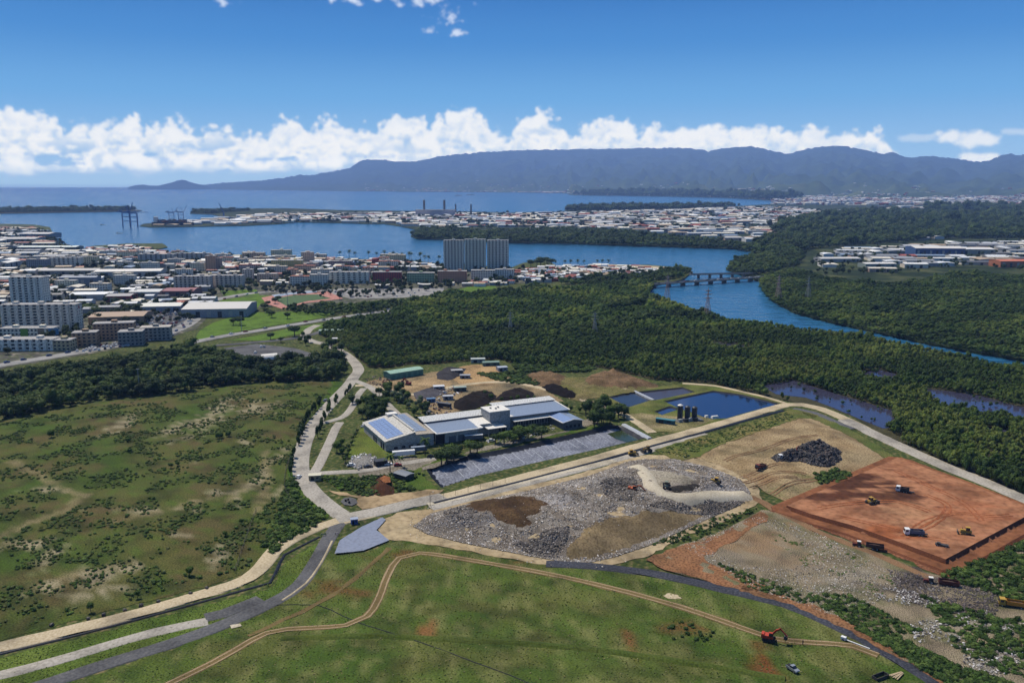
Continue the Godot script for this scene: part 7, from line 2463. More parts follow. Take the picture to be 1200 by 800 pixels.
		houses.append_array(plots(poly(a[0]), a[1], a[2], a[3], a[4], a[5], a[6]))
	houses.sort_custom(func(x, y) -> bool: return x.size > y.size)
	print("houses ", houses.size())
	rest_t = []
	rest_c = []
	var hp := [0, 0, 1, 4, 4, 5, 2, 3, 6, 1]
	for i in houses.size():
		var q: Dictionary = houses[i]
		var ri: int = hp[rng.randi() % hp.size()]
		if i < 290:
			var near: String = "in the house quarter beside the river mouth" if q.p.x > 0.0 else "in the bay town"
			build_unit(q.p, q.l, q.d, q.h, q.a, ri, rng.randi() % 6, "house", "%s-roofed house %s" % [ROOF_NAMES[ri], near], "house", "%s-roofed houses %s" % [ROOF_NAMES[ri], near])
		else:
			rest_t.append(Transform3D(Basis(Vector3.UP, q.a) * Basis.from_scale(Vector3(q.l, q.h, q.d)), Vector3(q.p.x, 0.0, q.p.y)))
			rest_c.append(shades[ri] * rng.randf_range(0.8, 1.0))
	if rest_t.size():
		tag(swarm(self, "town_roofs", unit_both, M.far_roofs, rest_t, rest_c), "small crowded roofs of the bay town", "")
	# villages on the plain and the lower slopes across the bay
	rest_t = []
	rest_c = []
	while rest_t.size() < 4200:
		var u := rng.randf_range(420, 1240)
		var v := rng.randf_range(218.8, 240) if u > 900 else rng.randf_range(218.8, 226.0)
		if u < 620 and rng.randf() < 0.6:
			continue
		var p := gp(u, v) if v > 226.0 else Vector3.ZERO
		if v <= 226.0 or u <= 905:
			var c := gp(u, table(COAST, u))
			var dc := Vector2(c.x, c.z).length() * 1.01
			var t := rng.randf_range(0.0, 0.24) * rng.randf()
			var dr := lerpf(36000.0, 34000.0, clampf((u - 300.0) / 300.0, 0.0, 1.0)) if u < 700.0 else lerpf(34000.0, 30000.0, clampf((u - 700.0) / 300.0, 0.0, 1.0))
			var dir := Vector2(c.x, c.z).normalized() * lerpf(dc, dr, t + 0.006)
			var q := ray(u, table(CREST, u))
			var crest: float = EYE + q.y / Vector2(q.x, q.z).length() * dr
			p = Vector3(dir.x, mountain_height(u, t + 0.006, crest, dir), dir.y)
		if noise_a.get_noise_2d(p.x * 0.06, p.z * 0.06) < 0.02 - (0.15 if u > 900 else 0.0):
			continue
		var s := rng.randf_range(12, 34)
		rest_t.append(Transform3D(Basis(Vector3.UP, rng.randf() * PI) * Basis.from_scale(Vector3(s * rng.randf_range(1.0, 1.9), s * 0.5, s)), p))
		rest_c.append(shades[hp[rng.randi() % hp.size()]] * rng.randf_range(0.8, 1.05))
	tag(swarm(self, "village_roofs", unit_both, M.far_roofs, rest_t, rest_c), "pale specks of villages across the bay", "")

# ---------------------------------------------------------------- port, bridge, pylons, cars
func crane(at: Vector3, turn: float, h: float, boom_up: float, m: Material, label: String) -> void:
	var t := thing("container_crane", at, turn, label, "crane")
	var b: MB
	var w := h * 0.30
	var d := h * 0.26
	for x in [-1.0, 1.0]:
		for z in [-1.0, 1.0]:
			b = MB.new()
			b.bar(Vector3(x * w / 2, -3, z * d / 2), Vector3(x * w / 2, h * 0.62, z * d / 2), h * 0.032)
			part(t, "leg", b, m)
	b = MB.new()
	for z in [-1.0, 1.0]:
		for y in [0.25, 0.45, 0.62]:
			b.bar(Vector3(-w / 2, h * y, z * d / 2), Vector3(w / 2, h * y, z * d / 2), h * 0.024)
	for x in [-1.0, 1.0]:
		b.bar(Vector3(x * w / 2, h * 0.25, -d / 2), Vector3(x * w / 2, h * 0.25, d / 2), h * 0.024)
		b.bar(Vector3(x * w / 2, h * 0.62, -d / 2), Vector3(x * w / 2, h * 0.62, d / 2), h * 0.024)
	part(t, "frame", b, m)
	b = MB.new()
	b.bar(Vector3(-w * 1.3, h * 0.66, 0), Vector3(w * 0.6, h * 0.66, 0), h * 0.035)
	part(t, "girder", b, m)
	b = MB.new()
	var tip := Vector3(w * 0.6 + cos(boom_up) * h * 0.45, h * 0.66 + sin(boom_up) * h * 0.45, 0)
	b.bar(Vector3(w * 0.6, h * 0.66, 0), tip, h * 0.028)
	part(t, "boom", b, m)
	b = MB.new()
	b.bar(Vector3(w * 0.35, h * 0.62, 0), Vector3(w * 0.2, h * 0.92, 0), h * 0.022)
	b.bar(Vector3(w * 0.2, h * 0.92, 0), Vector3(-w * 1.2, h * 0.68, 0), h * 0.012)
	part(t, "mast", b, m)
	b = MB.new()
	b.bx(-w * 0.7, h * 0.70, 0, h * 0.12, h * 0.06, h * 0.08)
	part(t, "machine_house", b, m)

func pylon(at: Vector3, h: float, m: Material, label: String) -> void:
	var t := thing("power_pylon", at, 0.2, label, "pylon", "power pylons over the mangroves")
	var b: MB
	var r := func(y: float) -> float: return lerpf(h * 0.11, h * 0.022, clampf(y / (h * 0.7), 0.0, 1.0))
	for x in [-1.0, 1.0]:
		for z in [-1.0, 1.0]:
			b = MB.new()
			b.bar(Vector3(x * h * 0.11, 0, z * h * 0.11), Vector3(x * h * 0.022, h * 0.7, z * h * 0.022), 0.3)
			b.bar(Vector3(x * h * 0.022, h * 0.7, z * h * 0.022), Vector3(x * 0.1, h, z * 0.1), 0.26)
			part(t, "leg", b, m)
	b = MB.new()
	for k in 8:
		var y0 := h * 0.09 * k
		var y1 := h * 0.09 * (k + 1)
		var a: float = r.call(y0)
		var c: float = r.call(y1)
		for s in [-1.0, 1.0]:
			b.bar(Vector3(-a, y0, s * a), Vector3(c, y1, s * c), 0.18)
			b.bar(Vector3(a, y0, s * a), Vector3(-c, y1, s * c), 0.18)
			b.bar(Vector3(s * a, y0, -a), Vector3(s * c, y1, c), 0.18)
	part(t, "bracing", b, m)
	for y in [0.68, 0.80, 0.91]:
		b = MB.new()
		var l: float = h * (0.17 if y < 0.85 else 0.12)
		b.prism(Transform3D(Basis(), Vector3(0, h * y, 0)), [Vector2(-l, 0), Vector2(0, -h * 0.03), Vector2(l, 0), Vector2(0, h * 0.015)], 0.5)
		part(t, "cross_arm", b, m)

func make_works() -> void:
	var craneb := worn(rgb(66, 98, 150), 20.0, 0.6)
	var b: MB
	crane(gp(148, 265.5), 0.5, 80.0, 1.25, craneb, "blue-grey container crane with raised boom at the quay end")
	crane(gp(157, 265.8), 0.5, 78.0, 0.0, craneb, "blue-grey container crane with level boom at the quay end")
	crane(gp(201, 260.5), 0.4, 62.0, 0.9, craneb, "blue container crane behind the moored ship's bow")
	crane(gp(212, 260.5), 0.4, 64.0, 1.1, craneb, "blue container crane behind the moored ship's stern")
	# a mobile jib crane
	var jc := thing("harbour_crane", gp(262, 254), 0.0, "lone harbour crane with a slanting jib", "crane")
	b = MB.new()
	b.tube(Vector3(0, -1, 0), Vector3(0, 22, 0), 4, 3, 8)
	part(jc, "tower", b, craneb)
	b = MB.new()
	b.bar(Vector3(0, 20, 0), Vector3(-20, 66, 0), 2.6)
	part(jc, "jib", b, craneb)
	# ship and containers on the quay
	var ship := thing("container_ship", gp(199, 264.5) + Vector3(0, -2.1, -30), 0.05, "dark container ship moored below the blue cranes", "ship")
	b = MB.new()
	b.prism(Transform3D(Basis(Vector3(1, 0, 0), Vector3(0, 0, -1), Vector3(0, 1, 0)), Vector3(0, 7, 0)), [Vector2(-75, -11), Vector2(58, -11), Vector2(76, 0), Vector2(58, 11), Vector2(-75, 11)], 15.0)
	part(ship, "hull", b, worn(rgb(46, 50, 66), 30.0))
	b = MB.new()
	b.bx(-62, 24, 0, 12, 20, 18)
	part(ship, "bridge_house", b, M.white_paint)
	var cc := [rgb(92, 46, 46), rgb(58, 74, 110), rgb(90, 92, 98), rgb(120, 84, 60), rgb(60, 84, 88)]
	for i in 8:
		for j in 2:
			b = MB.new()
			var hh: float = [7.5, 10.0, 5.0][(i + j) % 3]
			b.bx(-46 + i * 12.6, 14.6 + hh / 2, -5.2 + j * 10.4, 12.0, hh, 9.8)
			part(ship, "container_bay", b, worn(cc[(i * 2 + j) % 5], 9.0))
	for i in 34:
		var p := gp(rng.randf_range(226, 330), rng.randf_range(259.5, 261.0))
		var t := thing("container_stack", p, rng.randf_range(-0.05, 0.05), "stack of dull coloured containers on the far quay", "containers", "container stacks on the far quay")
		for k in 2:
			b = MB.new()
			b.bx(0, 1.4 + k * 2.9, 0, 24.0, 2.8, 9.0)
			part(t, "container", b, worn(cc[rng.randi() % 5], 9.0))
	# power station
	var ps := thing("power_station", gp(510, 253), 0.0, "pale power station hall with two tall banded chimneys", "power station")
	b = MB.new()
	b.bx(0, 14, -20, 190, 29, 44)
	part(ps, "wall", b, worn(rgb(176, 170, 178), 40.0))
	b = MB.new()
	b.bx(0, 29.3, -20, 194, 1.6, 48)
	part(ps, "roof", b, worn(rgb(150, 150, 154), 40.0))
	for x in [-56.0, 42.0]:
		b = MB.new()
		b.tube(Vector3(x, -1, -30), Vector3(x, 76, -30), 6.0, 5.0, 12)
		var ch := part(ps, "chimney", b, worn(rgb(122, 116, 112), 30.0))
		for k in 3:
			b = MB.new()
			b.tube(Vector3(x, 50 + k * 9.0, -30), Vector3(x, 54 + k * 9.0, -30), 5.9, 5.8, 12)
			part(ch, "band", b, worn(rgb(96, 60, 54), 30.0))
	for a in [[534, "slim dark chimney beside the power station"], [552, "slim dark chimney apart from the power station"]]:
		var c := thing("chimney", gp(a[0], 252), 0.0, a[1], "chimney")
		b = MB.new()
		b.tube(Vector3(0, -1, 0), Vector3(0, 52, 0), 5.0, 3.4, 10)
		part(c, "shaft", b, worn(rgb(92, 88, 88), 30.0))
		b = MB.new()
		b.tube(Vector3(0, 52, 0), Vector3(0, 54, 0), 4.2, 4.2, 10)
		part(c, "rim", b, worn(rgb(70, 66, 66), 30.0))
	# storage tanks on the peninsula
	for k in 8:
		var t := thing("storage_tank", gp(440 + k * 7.5 + (k % 2) * 3, 258.5 - (k % 3) * 1.4), 0.0, "squat pale storage tank on the far peninsula", "tank", "storage tanks on the far peninsula")
		b = MB.new()
		b.tube(Vector3(0, -0.5, 0), Vector3(0, 13, 0), 14, 14, 18)
		part(t, "shell", b, M.white_paint)
		b = MB.new()
		b.tube(Vector3(0, 13, 0), Vector3(0, 15.5, 0), 14.2, 1.0, 18)
		part(t, "roof", b, worn(rgb(190, 186, 180), 12.0))
	# bridges over the river mouth
	for a in [[758, 336, 902, 326.5, 3.2, 12.0, "low grey road bridge across the river mouth", 9], [812, 324.5, 878, 323, 3.8, 9.0, "second slim bridge behind the low road bridge", 5]]:
		var p0 := gp(a[0], a[1])
		var p1 := gp(a[2], a[3])
		var mid := (p0 + p1) / 2
		var l := p0.distance_to(p1)
		var t := thing("bridge", Vector3(mid.x, -2.4, mid.z), -atan2(p1.z - p0.z, p1.x - p0.x), a[6], "bridge")
		b = MB.new()
		b.bx(0, 2.4 + a[4], 0, l + 10, 1.0, a[5])
		var deck := part(t, "deck", b, worn(rgb(104, 102, 100), 12.0))
		for s in [-1.0, 1.0]:
			b = MB.new()
			b.bx(0, 3.6 + a[4], s * (a[5] / 2 - 0.2), l + 10, 1.0, 0.3)
			part(deck, "railing", b, worn(rgb(128, 126, 122), 12.0))
		for k in a[7]:
			b = MB.new()
			b.bx(lerpf(-l / 2, l / 2, (k + 0.5) / a[7]), (1.8 + a[4]) / 2 - 0.5, 0, 2.0, 2.8 + a[4], a[5] * 0.8)
			part(t, "pier", b, worn(rgb(110, 108, 104), 12.0))
	# pylons
	var rw := worn(rgb(176, 150, 146), 4.0, 0.6)
	var gr := worn(rgb(150, 152, 150), 4.0, 0.6)
	for a in [[829, 374, 36.0, rw, "red and white lattice pylon standing by the river"], [782, 352, 34.0, rw, "red and white lattice pylon beside the river mouth"], [697, 391, 23.0, gr, "grey lattice pylon rising from the mangroves, between two others"], [598, 389, 22.0, gr, "grey lattice pylon rising from the mangroves beside the back road"], [912, 352, 34.0, rw, "faded lattice pylon on the far river bank"], [947, 350, 30.0, gr, "grey lattice pylon on the far river bank"]]:
		pylon(gp(a[0], a[1]) - Vector3(0, 0.2, 0), a[2], a[3], a[4])
	for a in [[163, 459, 17.0, "grey mast in the dark tree belt"], [283, 388, 16.0, "slim mast on the bright green verge"], [337, 360, 22.0, "floodlight mast beside the running track"]]:
		var t := thing("mast", gp(a[0], a[1]), 0.0, a[3], "mast")
		b = MB.new()
		b.tube(Vector3(0, -0.3, 0), Vector3(0, a[2], 0), 0.35, 0.2, 8)
		part(t, "pole", b, gr)
		b = MB.new()
		b.bx(0, a[2], 0, 2.4, 0.6, 0.5)
		part(t, "head", b, gr)
	# boats on the bay
	for a in [[139, 273.5, "small white boat crossing the bay"], [120, 263.5, "small white boat near the quay end"], [420, 259.8, "long dark barge at the peninsula quay"], [352, 259.5, "dark freighter moored at the peninsula quay"]]:
		var big: bool = a[0] > 300
		var k := 8.0 if big else 1.6
		var t := thing("boat" if not big else "freighter", gp(a[0], a[1], -2.1), 0.1, a[2], "boat")
		b = MB.new()
		b.prism(Transform3D(Basis(Vector3(1, 0, 0), Vector3(0, 0, -1), Vector3(0, 1, 0)), Vector3(0, 0.5 * k, 0)), [Vector2(-6 * k, -1.2 * k), Vector2(4 * k, -1.2 * k), Vector2(6.5 * k, 0), Vector2(4 * k, 1.2 * k), Vector2(-6 * k, 1.2 * k)], 1.2 * k)
		part(t, "hull", b, M.white_paint if not big else worn(rgb(52, 56, 72), 20.0))
		b = MB.new()
		b.bx(-2.5 * k, 1.7 * k, 0, 3 * k, 1.4 * k, 1.5 * k)
		part(t, "cabin", b, M.white_paint)
	make_cars()

func make_cars() -> void:
	var body := MB.new()
	body.prism(Transform3D(), [Vector2(-2.15, 0.15), Vector2(2.1, 0.15), Vector2(2.2, 0.62), Vector2(2.1, 0.88), Vector2(1.1, 1.0), Vector2(-2.1, 1.0), Vector2(-2.2, 0.7)], 1.75)
	var top := MB.new()
	top.prism(Transform3D(), [Vector2(-1.9, 1.0), Vector2(1.1, 1.0), Vector2(0.4, 1.46), Vector2(-1.3, 1.48)], 1.5)
	var roof := MB.new()
	roof.bx(-0.45, 1.5, 0, 1.7, 0.07, 1.42)
	var bm := body.mesh()
	var tm := top.mesh()
	var rm := roof.mesh()
	var paints := [["white", M.car_white], ["white", M.car_white], ["white", M.car_white], ["silver", M.car_silver], ["silver", M.car_silver], ["dark", M.car_dark], ["red", M.car_red], ["blue", M.car_blue]]
	var add := func(p: Vector3, turn: float, where: String, big := 1.0) -> void:
		var q: Array = paints[rng.randi() % paints.size()]
		var t := thing("car", p, turn, "%s car %s" % [q[0], where], "car", "%s cars %s" % [q[0], where])
		t.scale = Vector3.ONE * 1.1 * big
		part(t, "body", bm, q[1])
		part(t, "windows", tm, M.glass)
		part(t, "roof", rm, q[1])
	# along the highways
	for a in [[[-20, 431, 60, 418, 125, 407, 165, 399, 200, 389, 222, 378], 15.0, "driving on the highway below the town", 4.0], [[240, 398, 262, 394, 300, 388, 360, 378, 420, 369, 465, 362], 22.0, "driving on the highway branch", 3.0], [[250, 353, 300, 343, 345, 341, 420, 341], 22.0, "driving past the stadium", 3.5], [[764, 335, 850, 330, 898, 326.8], 9.0, "queueing on the low road bridge", 2.6]]:
		var ln := line(a[0], 4.0)
		var d := 0.0
		for i in ln.size() - 1:
			d += ln[i].distance_to(ln[i + 1])
			if d > a[1] * rng.randf_range(0.5, 1.6):
				d = 0.0
				var dir := (ln[i + 1] - ln[i]).normalized()
				var s := 1.0 if rng.randf() < 0.5 else -1.0
				var p = ln[i] + Vector2(-dir.y, dir.x) * a[3] * s
				add.call(Vector3(p.x, 0.45 if a[2] != "queueing on the low road bridge" else 3.72, p.y), -atan2(dir.y, dir.x) + (PI if s > 0 else 0.0), a[2])
	# cars parked nose to tail along the curb of the highway bend
	var kerb := line([138, 407, 160, 402, 185, 395, 200, 389, 212, 382], 3.0)
	var run := 0.0
	for i in kerb.size() - 1:
		run += kerb[i].distance_to(kerb[i + 1])
		if run > 5.4 and rng.randf() < 0.9:
			run = 0.0
			var dir := (kerb[i + 1] - kerb[i]).normalized()
			var p := kerb[i] + Vector2(dir.y, -dir.x) * 9.5
			add.call(Vector3(p.x, 0.35, p.y), -atan2(dir.y, dir.x), "parked nose to tail along the highway bend")
	# car parks: rows
	for a in [[[82, 413, 112, 405, 150, 402, 200, 391, 203, 394, 150, 406, 110, 411], 5.5, "parked below the brown office blocks", 110, 0.35], [[152, 374, 182, 364, 215, 364, 232, 372, 214, 384, 190, 380, 162, 384], 6.0, "parked before the white superstore", 90, 0.1], [[382, 343, 400, 339, 470, 339, 515, 339, 510, 344, 470, 348, 412, 349], 9.0, "parked beside the running track", 26, 0.0], [[110, 366, 150, 352, 230, 346, 236, 352, 180, 360, 120, 374], 8.0, "parked between the town sheds", 32, 0.1], [[268, 410, 300, 405, 345, 409, 362, 416, 310, 422], 14.0, "parked on the grey lot", 4, 0.2], [[130, 336, 200, 326, 235, 336, 170, 342], 9.0, "parked between the white sheds", 26, 0.1]]:
		var pl := poly(a[0])
		var n := 0
		for p in scatter(pl, a[3]):
			var bad := false
			for q in used:
				if p.distance_to(q[0]) < q[1] * 0.45:
					bad = true
			if bad and a[1] != 5.5:
				continue
			var g := Vector2(roundf(p.x / 2.9) * 2.9, roundf(p.y / a[1]) * a[1])
			add.call(Vector3(g.x, 0.3, g.y), PI / 2 + a[4] + rng.randf_range(-0.06, 0.06), a[2])

# ---------------------------------------------------------------- single trees
func row(px: Array, n: int, kind: String, s0: float, s1: float, m: Material, label: String, group: String, called := "tree", jitter := 1.5) -> void:
	var c := poly(px)
	var total := 0.0
	for i in c.size() - 1:
		total += c[i].distance_to(c[i + 1])
	for k in n:
		var d := total * (k + 0.5) / n
		for i in c.size() - 1:
			var l := c[i].distance_to(c[i + 1])
			if d <= l or i == c.size() - 2:
				var p := c[i].lerp(c[i + 1], d / l) + Vector2(rng.randf_range(-jitter, jitter), rng.randf_range(-jitter, jitter))
				tree(kind, called, Vector3(p.x, terrain(p.x, p.y), p.y), rng.randf_range(s0, s1), m, label, group)
				break
			d -= l

func clump(px: Array, n: int, kind: String, s0: float, s1: float, mats: Array, label: String, group: String, called := "tree") -> void:
	var pl := poly(px)
	var got: Array[Vector2] = []
	var tries := 0
	for p in scatter(pl, n * 8):
		if got.size() >= n:
			break
		var ok := true
		for q in got:
			if q.distance_to(p) < 3.4 * s0:
				ok = false
		if ok:
			got.append(p)
			tree(kind, called, Vector3(p.x, terrain(p.x, p.y), p.y), rng.randf_range(s0, s1), mats[rng.randi() % mats.size()], label, group)

func make_trees() -> void:
	var d: Material = M.leaf_dark
	var g: Material = M.leaf_mid
	var l: Material = M.leaf_light
	# rows along the concrete road
	row([363, 489, 355, 503, 350, 524], 10, "slim", 0.85, 1.05, d, "dark slim tree in the row beside the concrete road", "slim trees along the concrete road", "tree", 0.7)
	row([377, 472, 366, 486], 5, "slim", 0.8, 1.0, d, "dark slim tree in the row beside the concrete road", "slim trees along the concrete road", "tree", 0.8)
	row([345, 534, 342, 546, 341, 560], 5, "slim", 0.7, 0.95, d, "dark slim tree at the lush strip of the concrete road", "slim trees at the lush strip", "tree", 0.7)
	row([396, 470, 386, 480, 383, 488], 5, "slim", 0.8, 1.0, g, "slim tree on the grass between the two pale roads", "slim trees between the pale roads", "tree", 1.2)
	row([382, 493, 375, 504, 372, 514], 5, "slim", 0.8, 1.05, d, "slim tree on the grass between the two pale roads", "slim trees between the pale roads", "tree", 1.2)
	row([412, 456, 406, 462, 402, 466], 4, "slim", 0.6, 0.85, d, "small dark tree at the upper bend of the concrete road", "small trees at the upper bend", "tree", 1.0)
	clump([410, 468, 418, 470, 420, 480, 412, 480], 3, "round", 0.6, 0.8, [d], "dark round tree beside the pale loop road", "round trees beside the loop road")
	clump([392, 520, 404, 524, 402, 540, 390, 536], 4, "round", 0.6, 0.85, [d, g], "dark round tree on the slope above the gatehouse", "round trees above the gatehouse")
	row([420, 505, 412, 520, 404, 545], 8, "round", 0.3, 0.45, g, "small bushy tree in the hedge beside the lawn", "hedge trees beside the lawn", "tree", 0.8)
	clump([420, 478, 436, 474, 456, 478, 455, 490, 440, 498, 424, 494], 15, "round", 0.8, 1.25, [d, d, g], "dense dark tree in the grove beside the big shed", "grove beside the big shed")
	clump([432, 466, 444, 462, 454, 470, 446, 478, 434, 476], 5, "round", 0.7, 1.0, [d], "dense dark tree in the grove beside the big shed", "grove beside the big shed")
	clump([452, 456, 470, 454, 474, 464, 462, 470, 452, 466], 5, "round", 0.8, 1.1, [d, g], "big dark tree at the corner of the work yard", "trees at the yard corner")
	clump([460, 468, 478, 466, 496, 474, 504, 486, 492, 494, 476, 484], 24, "round", 0.5, 0.9, [d, g, M.leaf_grey], "bushy grey-green tree behind the big shed", "trees behind the big shed")
	# before the plant
	clump([513, 537, 530, 532, 556, 527, 560, 533, 540, 542, 518, 546], 9, "spreading", 0.66, 0.95, [d, d, g], "spreading green tree before the sorting hall", "spreading trees before the sorting hall")
	clump([577, 520, 600, 510, 634, 505, 640, 512, 620, 520, 592, 524], 12, "spreading", 0.62, 0.95, [d, d, g], "spreading dark tree before the long hall", "spreading trees before the long hall")
	for a in [[457, 553, "tall palm at the corner of the court"], [498, 533, "tall palm before the big shed's gable"], [470, 547, "short palm beside the court wall"]]:
		tree("palm", "palm_tree", gp(a[0], a[1]), 1.0 if a[0] != 470 else 0.6, M.leaf_mid, a[2])
	clump([676, 488, 690, 478, 715, 478, 735, 488, 734, 496, 712, 500, 690, 500], 22, "round", 0.85, 1.25, [d, d, g], "dense dark tree between the plant and the ponds", "dense trees between plant and ponds")
	row([640, 474, 660, 480, 680, 484], 8, "round", 0.45, 0.7, g, "bushy tree beside the sandy track behind the plant", "bushy trees along the sandy track")
	row([566, 463, 580, 470, 600, 470, 625, 468, 640, 471], 9, "round", 0.35, 0.6, g, "small tree at the foot of the compost heap", "small trees at the compost heap")
	# town and verges
	for a in [[281, 381, 1.1, "big dark tree on the bright green verge"], [273, 381, 0.9, "second dark tree on the bright green verge"], [317, 398, 0.8, "round tree on the strip below the highway branch"], [329, 401, 0.6, "small tree on the strip below the highway branch"], [345, 394, 1.3, "broad dark tree on the strip below the highway branch"]]:
		tree("spreading", "tree", gp(a[0], a[1]), a[2], d, a[3])
	clump([348, 397, 358, 394, 364, 402, 355, 408], 5, "round", 0.7, 1.0, [d, g], "round tree beside the road fork", "trees beside the road fork")
	clump([372, 400, 392, 406, 404, 416, 392, 420, 376, 414], 8, "round", 0.8, 1.2, [d, g, l], "round tree between the grey lot and the concrete road", "trees beside the grey lot")
	clump([355, 432, 372, 430, 378, 440, 360, 446], 3, "spreading", 0.8, 1.1, [M.leaf_grey], "pale grey-green spreading tree at the field's upper edge", "pale trees at the field edge")
	clump([98, 360, 130, 364, 124, 388, 98, 394], 12, "spreading", 0.8, 1.1, [d, g], "dark spreading tree beside the long slab block", "trees beside the long slab block")
	clump([76, 396, 92, 394, 94, 404, 80, 406], 4, "spreading", 0.7, 0.9, [d], "dark tree behind the low white slab", "trees behind the low slab")
	clump([140, 362, 164, 358, 166, 366, 144, 370], 5, "spreading", 0.9, 1.2, [d], "big dark tree among the town sheds", "big trees among the town sheds")
	row([330, 352, 306, 362, 318, 372, 345, 374], 9, "spreading", 0.7, 1.0, d, "dark tree along the outside of the running track", "trees along the running track")
	row([395, 301, 420, 302, 460, 302, 500, 306, 516, 308], 14, "palm", 1.2, 1.7, d, "tall palm on the bay shore", "palms on the bay shore", "palm_tree", 6.0)
	row([648, 312, 690, 311, 720, 311.5], 8, "palm", 1.0, 1.4, d, "tall palm beside the house quarter", "palms beside the house quarter", "palm_tree", 6.0)
	clump([617, 310, 640, 305, 648, 311, 626, 316], 8, "spreading", 1.3, 1.8, [d], "big dark tree on the shore beside the tower blocks", "big trees on the shore")
	# field
	for a in [[222, 675, 0.5, "round dark bush on the field above the sand track"], [60, 514, 0.7, "dark bush at the upper corner of the field"], [150, 520, 0.5, "dark bush in the middle of the field"], [152, 532, 0.4, "small dark bush in the middle of the field"], [257, 516, 0.7, "dark rounded thicket below the bare rectangle"], [268, 514, 0.6, "lower thicket below the bare rectangle"], [106, 717, 0.42, "dark bush at the foot of the field beside the drain"], [161, 701, 0.35, "small dark bush beside the sand track"], [200, 549, 0.4, "dark bush on the bare field path"], [208, 547, 0.36, "low dark bush near the bare field path"], [283, 615, 0.34, "bush beside the lush fence strip"], [264, 630, 0.36, "bush above the pale rubble patch"]]:
		var t := tree("round", "bush", gp(a[0], a[1]) - Vector3(0, a[2] * 1.6 - 0.8, 0), a[2], g, a[3])
	# low scrub
	var scrub := stuff("field_scrub", "low green scrub and weeds over the overgrown field")
	var fpl := poly([-200, 540, 0, 497, 120, 473, 260, 456, 385, 448, 392, 455, 368, 487, 345, 530, 340, 565, 352, 592, 370, 606, 330, 632, 290, 665, 150, 704, 0, 744, -200, 800])
	strew_bush(scrub, scatter(fpl, 8200, func(p: Vector2) -> bool: return noise_b.get_noise_2d(p.x * 0.8, p.y * 0.8) + 0.5 * noise_a.get_noise_2d(p.x * 2.0, p.y * 2.0) + rng.randf_range(-0.12, 0.12) > 0.06), 0.18, 0.75, [lin(70, 92, 40), lin(60, 80, 36), lin(82, 102, 46), lin(94, 100, 54)], field_height)
	strew_bush(scrub, scatter(poly([336, 560, 345, 560, 356, 585, 384, 604, 366, 620, 340, 632, 318, 650, 306, 640, 322, 612]), 420), 0.5, 1.4, [lin(60, 84, 30), lin(48, 68, 26), lin(80, 98, 44)])
	var weeds := stuff("tip_scrub", "green scrub on the old tip and the banks")
	for a in [[[1100, 676, 1180, 644, 1240, 618, 1400, 700, 1400, 800, 1230, 720], 1500, 0.6, 1.5], [[1000, 735, 1060, 752, 1120, 780, 1180, 800, 1260, 850, 1160, 838, 1100, 797], 900, 0.5, 1.2], [[1080, 700, 1200, 730, 1280, 780, 1200, 800, 1120, 760], 420, 0.5, 1.3], [[940, 695, 1000, 700, 1080, 740, 1040, 752, 980, 722], 320, 0.4, 1.0], [[955, 556, 980, 550, 1000, 556, 985, 566, 962, 568], 120, 0.6, 1.3], [[770, 528, 850, 504, 925, 482, 935, 490, 870, 512, 800, 538], 700, 0.25, 0.7], [[600, 425, 660, 427, 700, 431, 690, 436, 640, 436, 606, 436], 420, 0.8, 1.9], [[560, 438, 606, 436, 640, 443, 630, 452, 600, 449, 582, 446], 300, 0.8, 1.6], [[370, 556, 430, 566, 470, 566, 490, 574, 430, 582, 395, 572], 260, 0.4, 1.0], [[404, 560, 440, 556, 480, 552, 500, 556, 470, 566, 420, 566], 160, 0.4, 0.9], [[840, 660, 900, 680, 960, 706, 940, 708, 880, 690], 160, 0.3, 0.9], [[760, 640, 830, 610, 892, 592, 880, 602, 820, 632], 160, 0.3, 0.8]]:
		strew_bush(weeds, scatter(poly(a[0]), a[1]), a[2], a[3], [lin(58, 80, 32), lin(46, 64, 26), lin(78, 96, 44)])
	# tufts on the slope and the grass strips
	var tufts := stuff("grass_tufts", "tufts of taller grass and weeds on the slope")
	strew_bush(tufts, scatter(poly([395, 652, 456, 640, 520, 644, 600, 659, 720, 671, 850, 697, 1000, 750, 1085, 803, 1100, 830, 60, 830, 140, 785, 262, 741, 356, 693]), 6500), 0.06, 0.22, [lin(98, 112, 50), lin(84, 102, 42), lin(110, 116, 60), lin(138, 132, 90)])
	strew_bush(tufts, scatter(poly([0, 771, 90, 749, 200, 719, 300, 694, 333, 660, 374, 640, 350, 684, 256, 728, 120, 776, 0, 812]), 1800), 0.06, 0.2, [lin(96, 116, 50), lin(80, 100, 40), lin(116, 124, 62)])
	strew_bush(weeds, scatter(poly([900, 625, 960, 632, 1060, 680, 1040, 700, 980, 690, 930, 660]), 420, func(p: Vector2) -> bool: return noise_b.get_noise_2d(p.x * 1.6 + 20.0, p.y * 1.6) > 0.08), 0.15, 0.5, [lin(84, 104, 46), lin(70, 92, 40), lin(100, 112, 56)])
	var slope_weeds := poly([780, 735, 800, 728, 835, 738, 838, 750, 810, 754, 785, 748])
	strew_bush(weeds, scatter(slope_weeds, 30), 0.3, 0.8, [lin(62, 84, 36), lin(54, 74, 32)])
	# trees among the town's buildings, too many to tell apart
	var tt := stuff("town_greenery", "scattered dark trees among the town's roofs")
	var per := []
	for k in 6:
		per.append([[], []])
	var zone := poly([-20, 268, 45, 268, 95, 297, 150, 289, 200, 298, 345, 304, 460, 307, 600, 316, 780, 317, 770, 322, 620, 334, 520, 338, 480, 346, 400, 352, 300, 342, 250, 350, 235, 372, 200, 386, 110, 405, -20, 420])
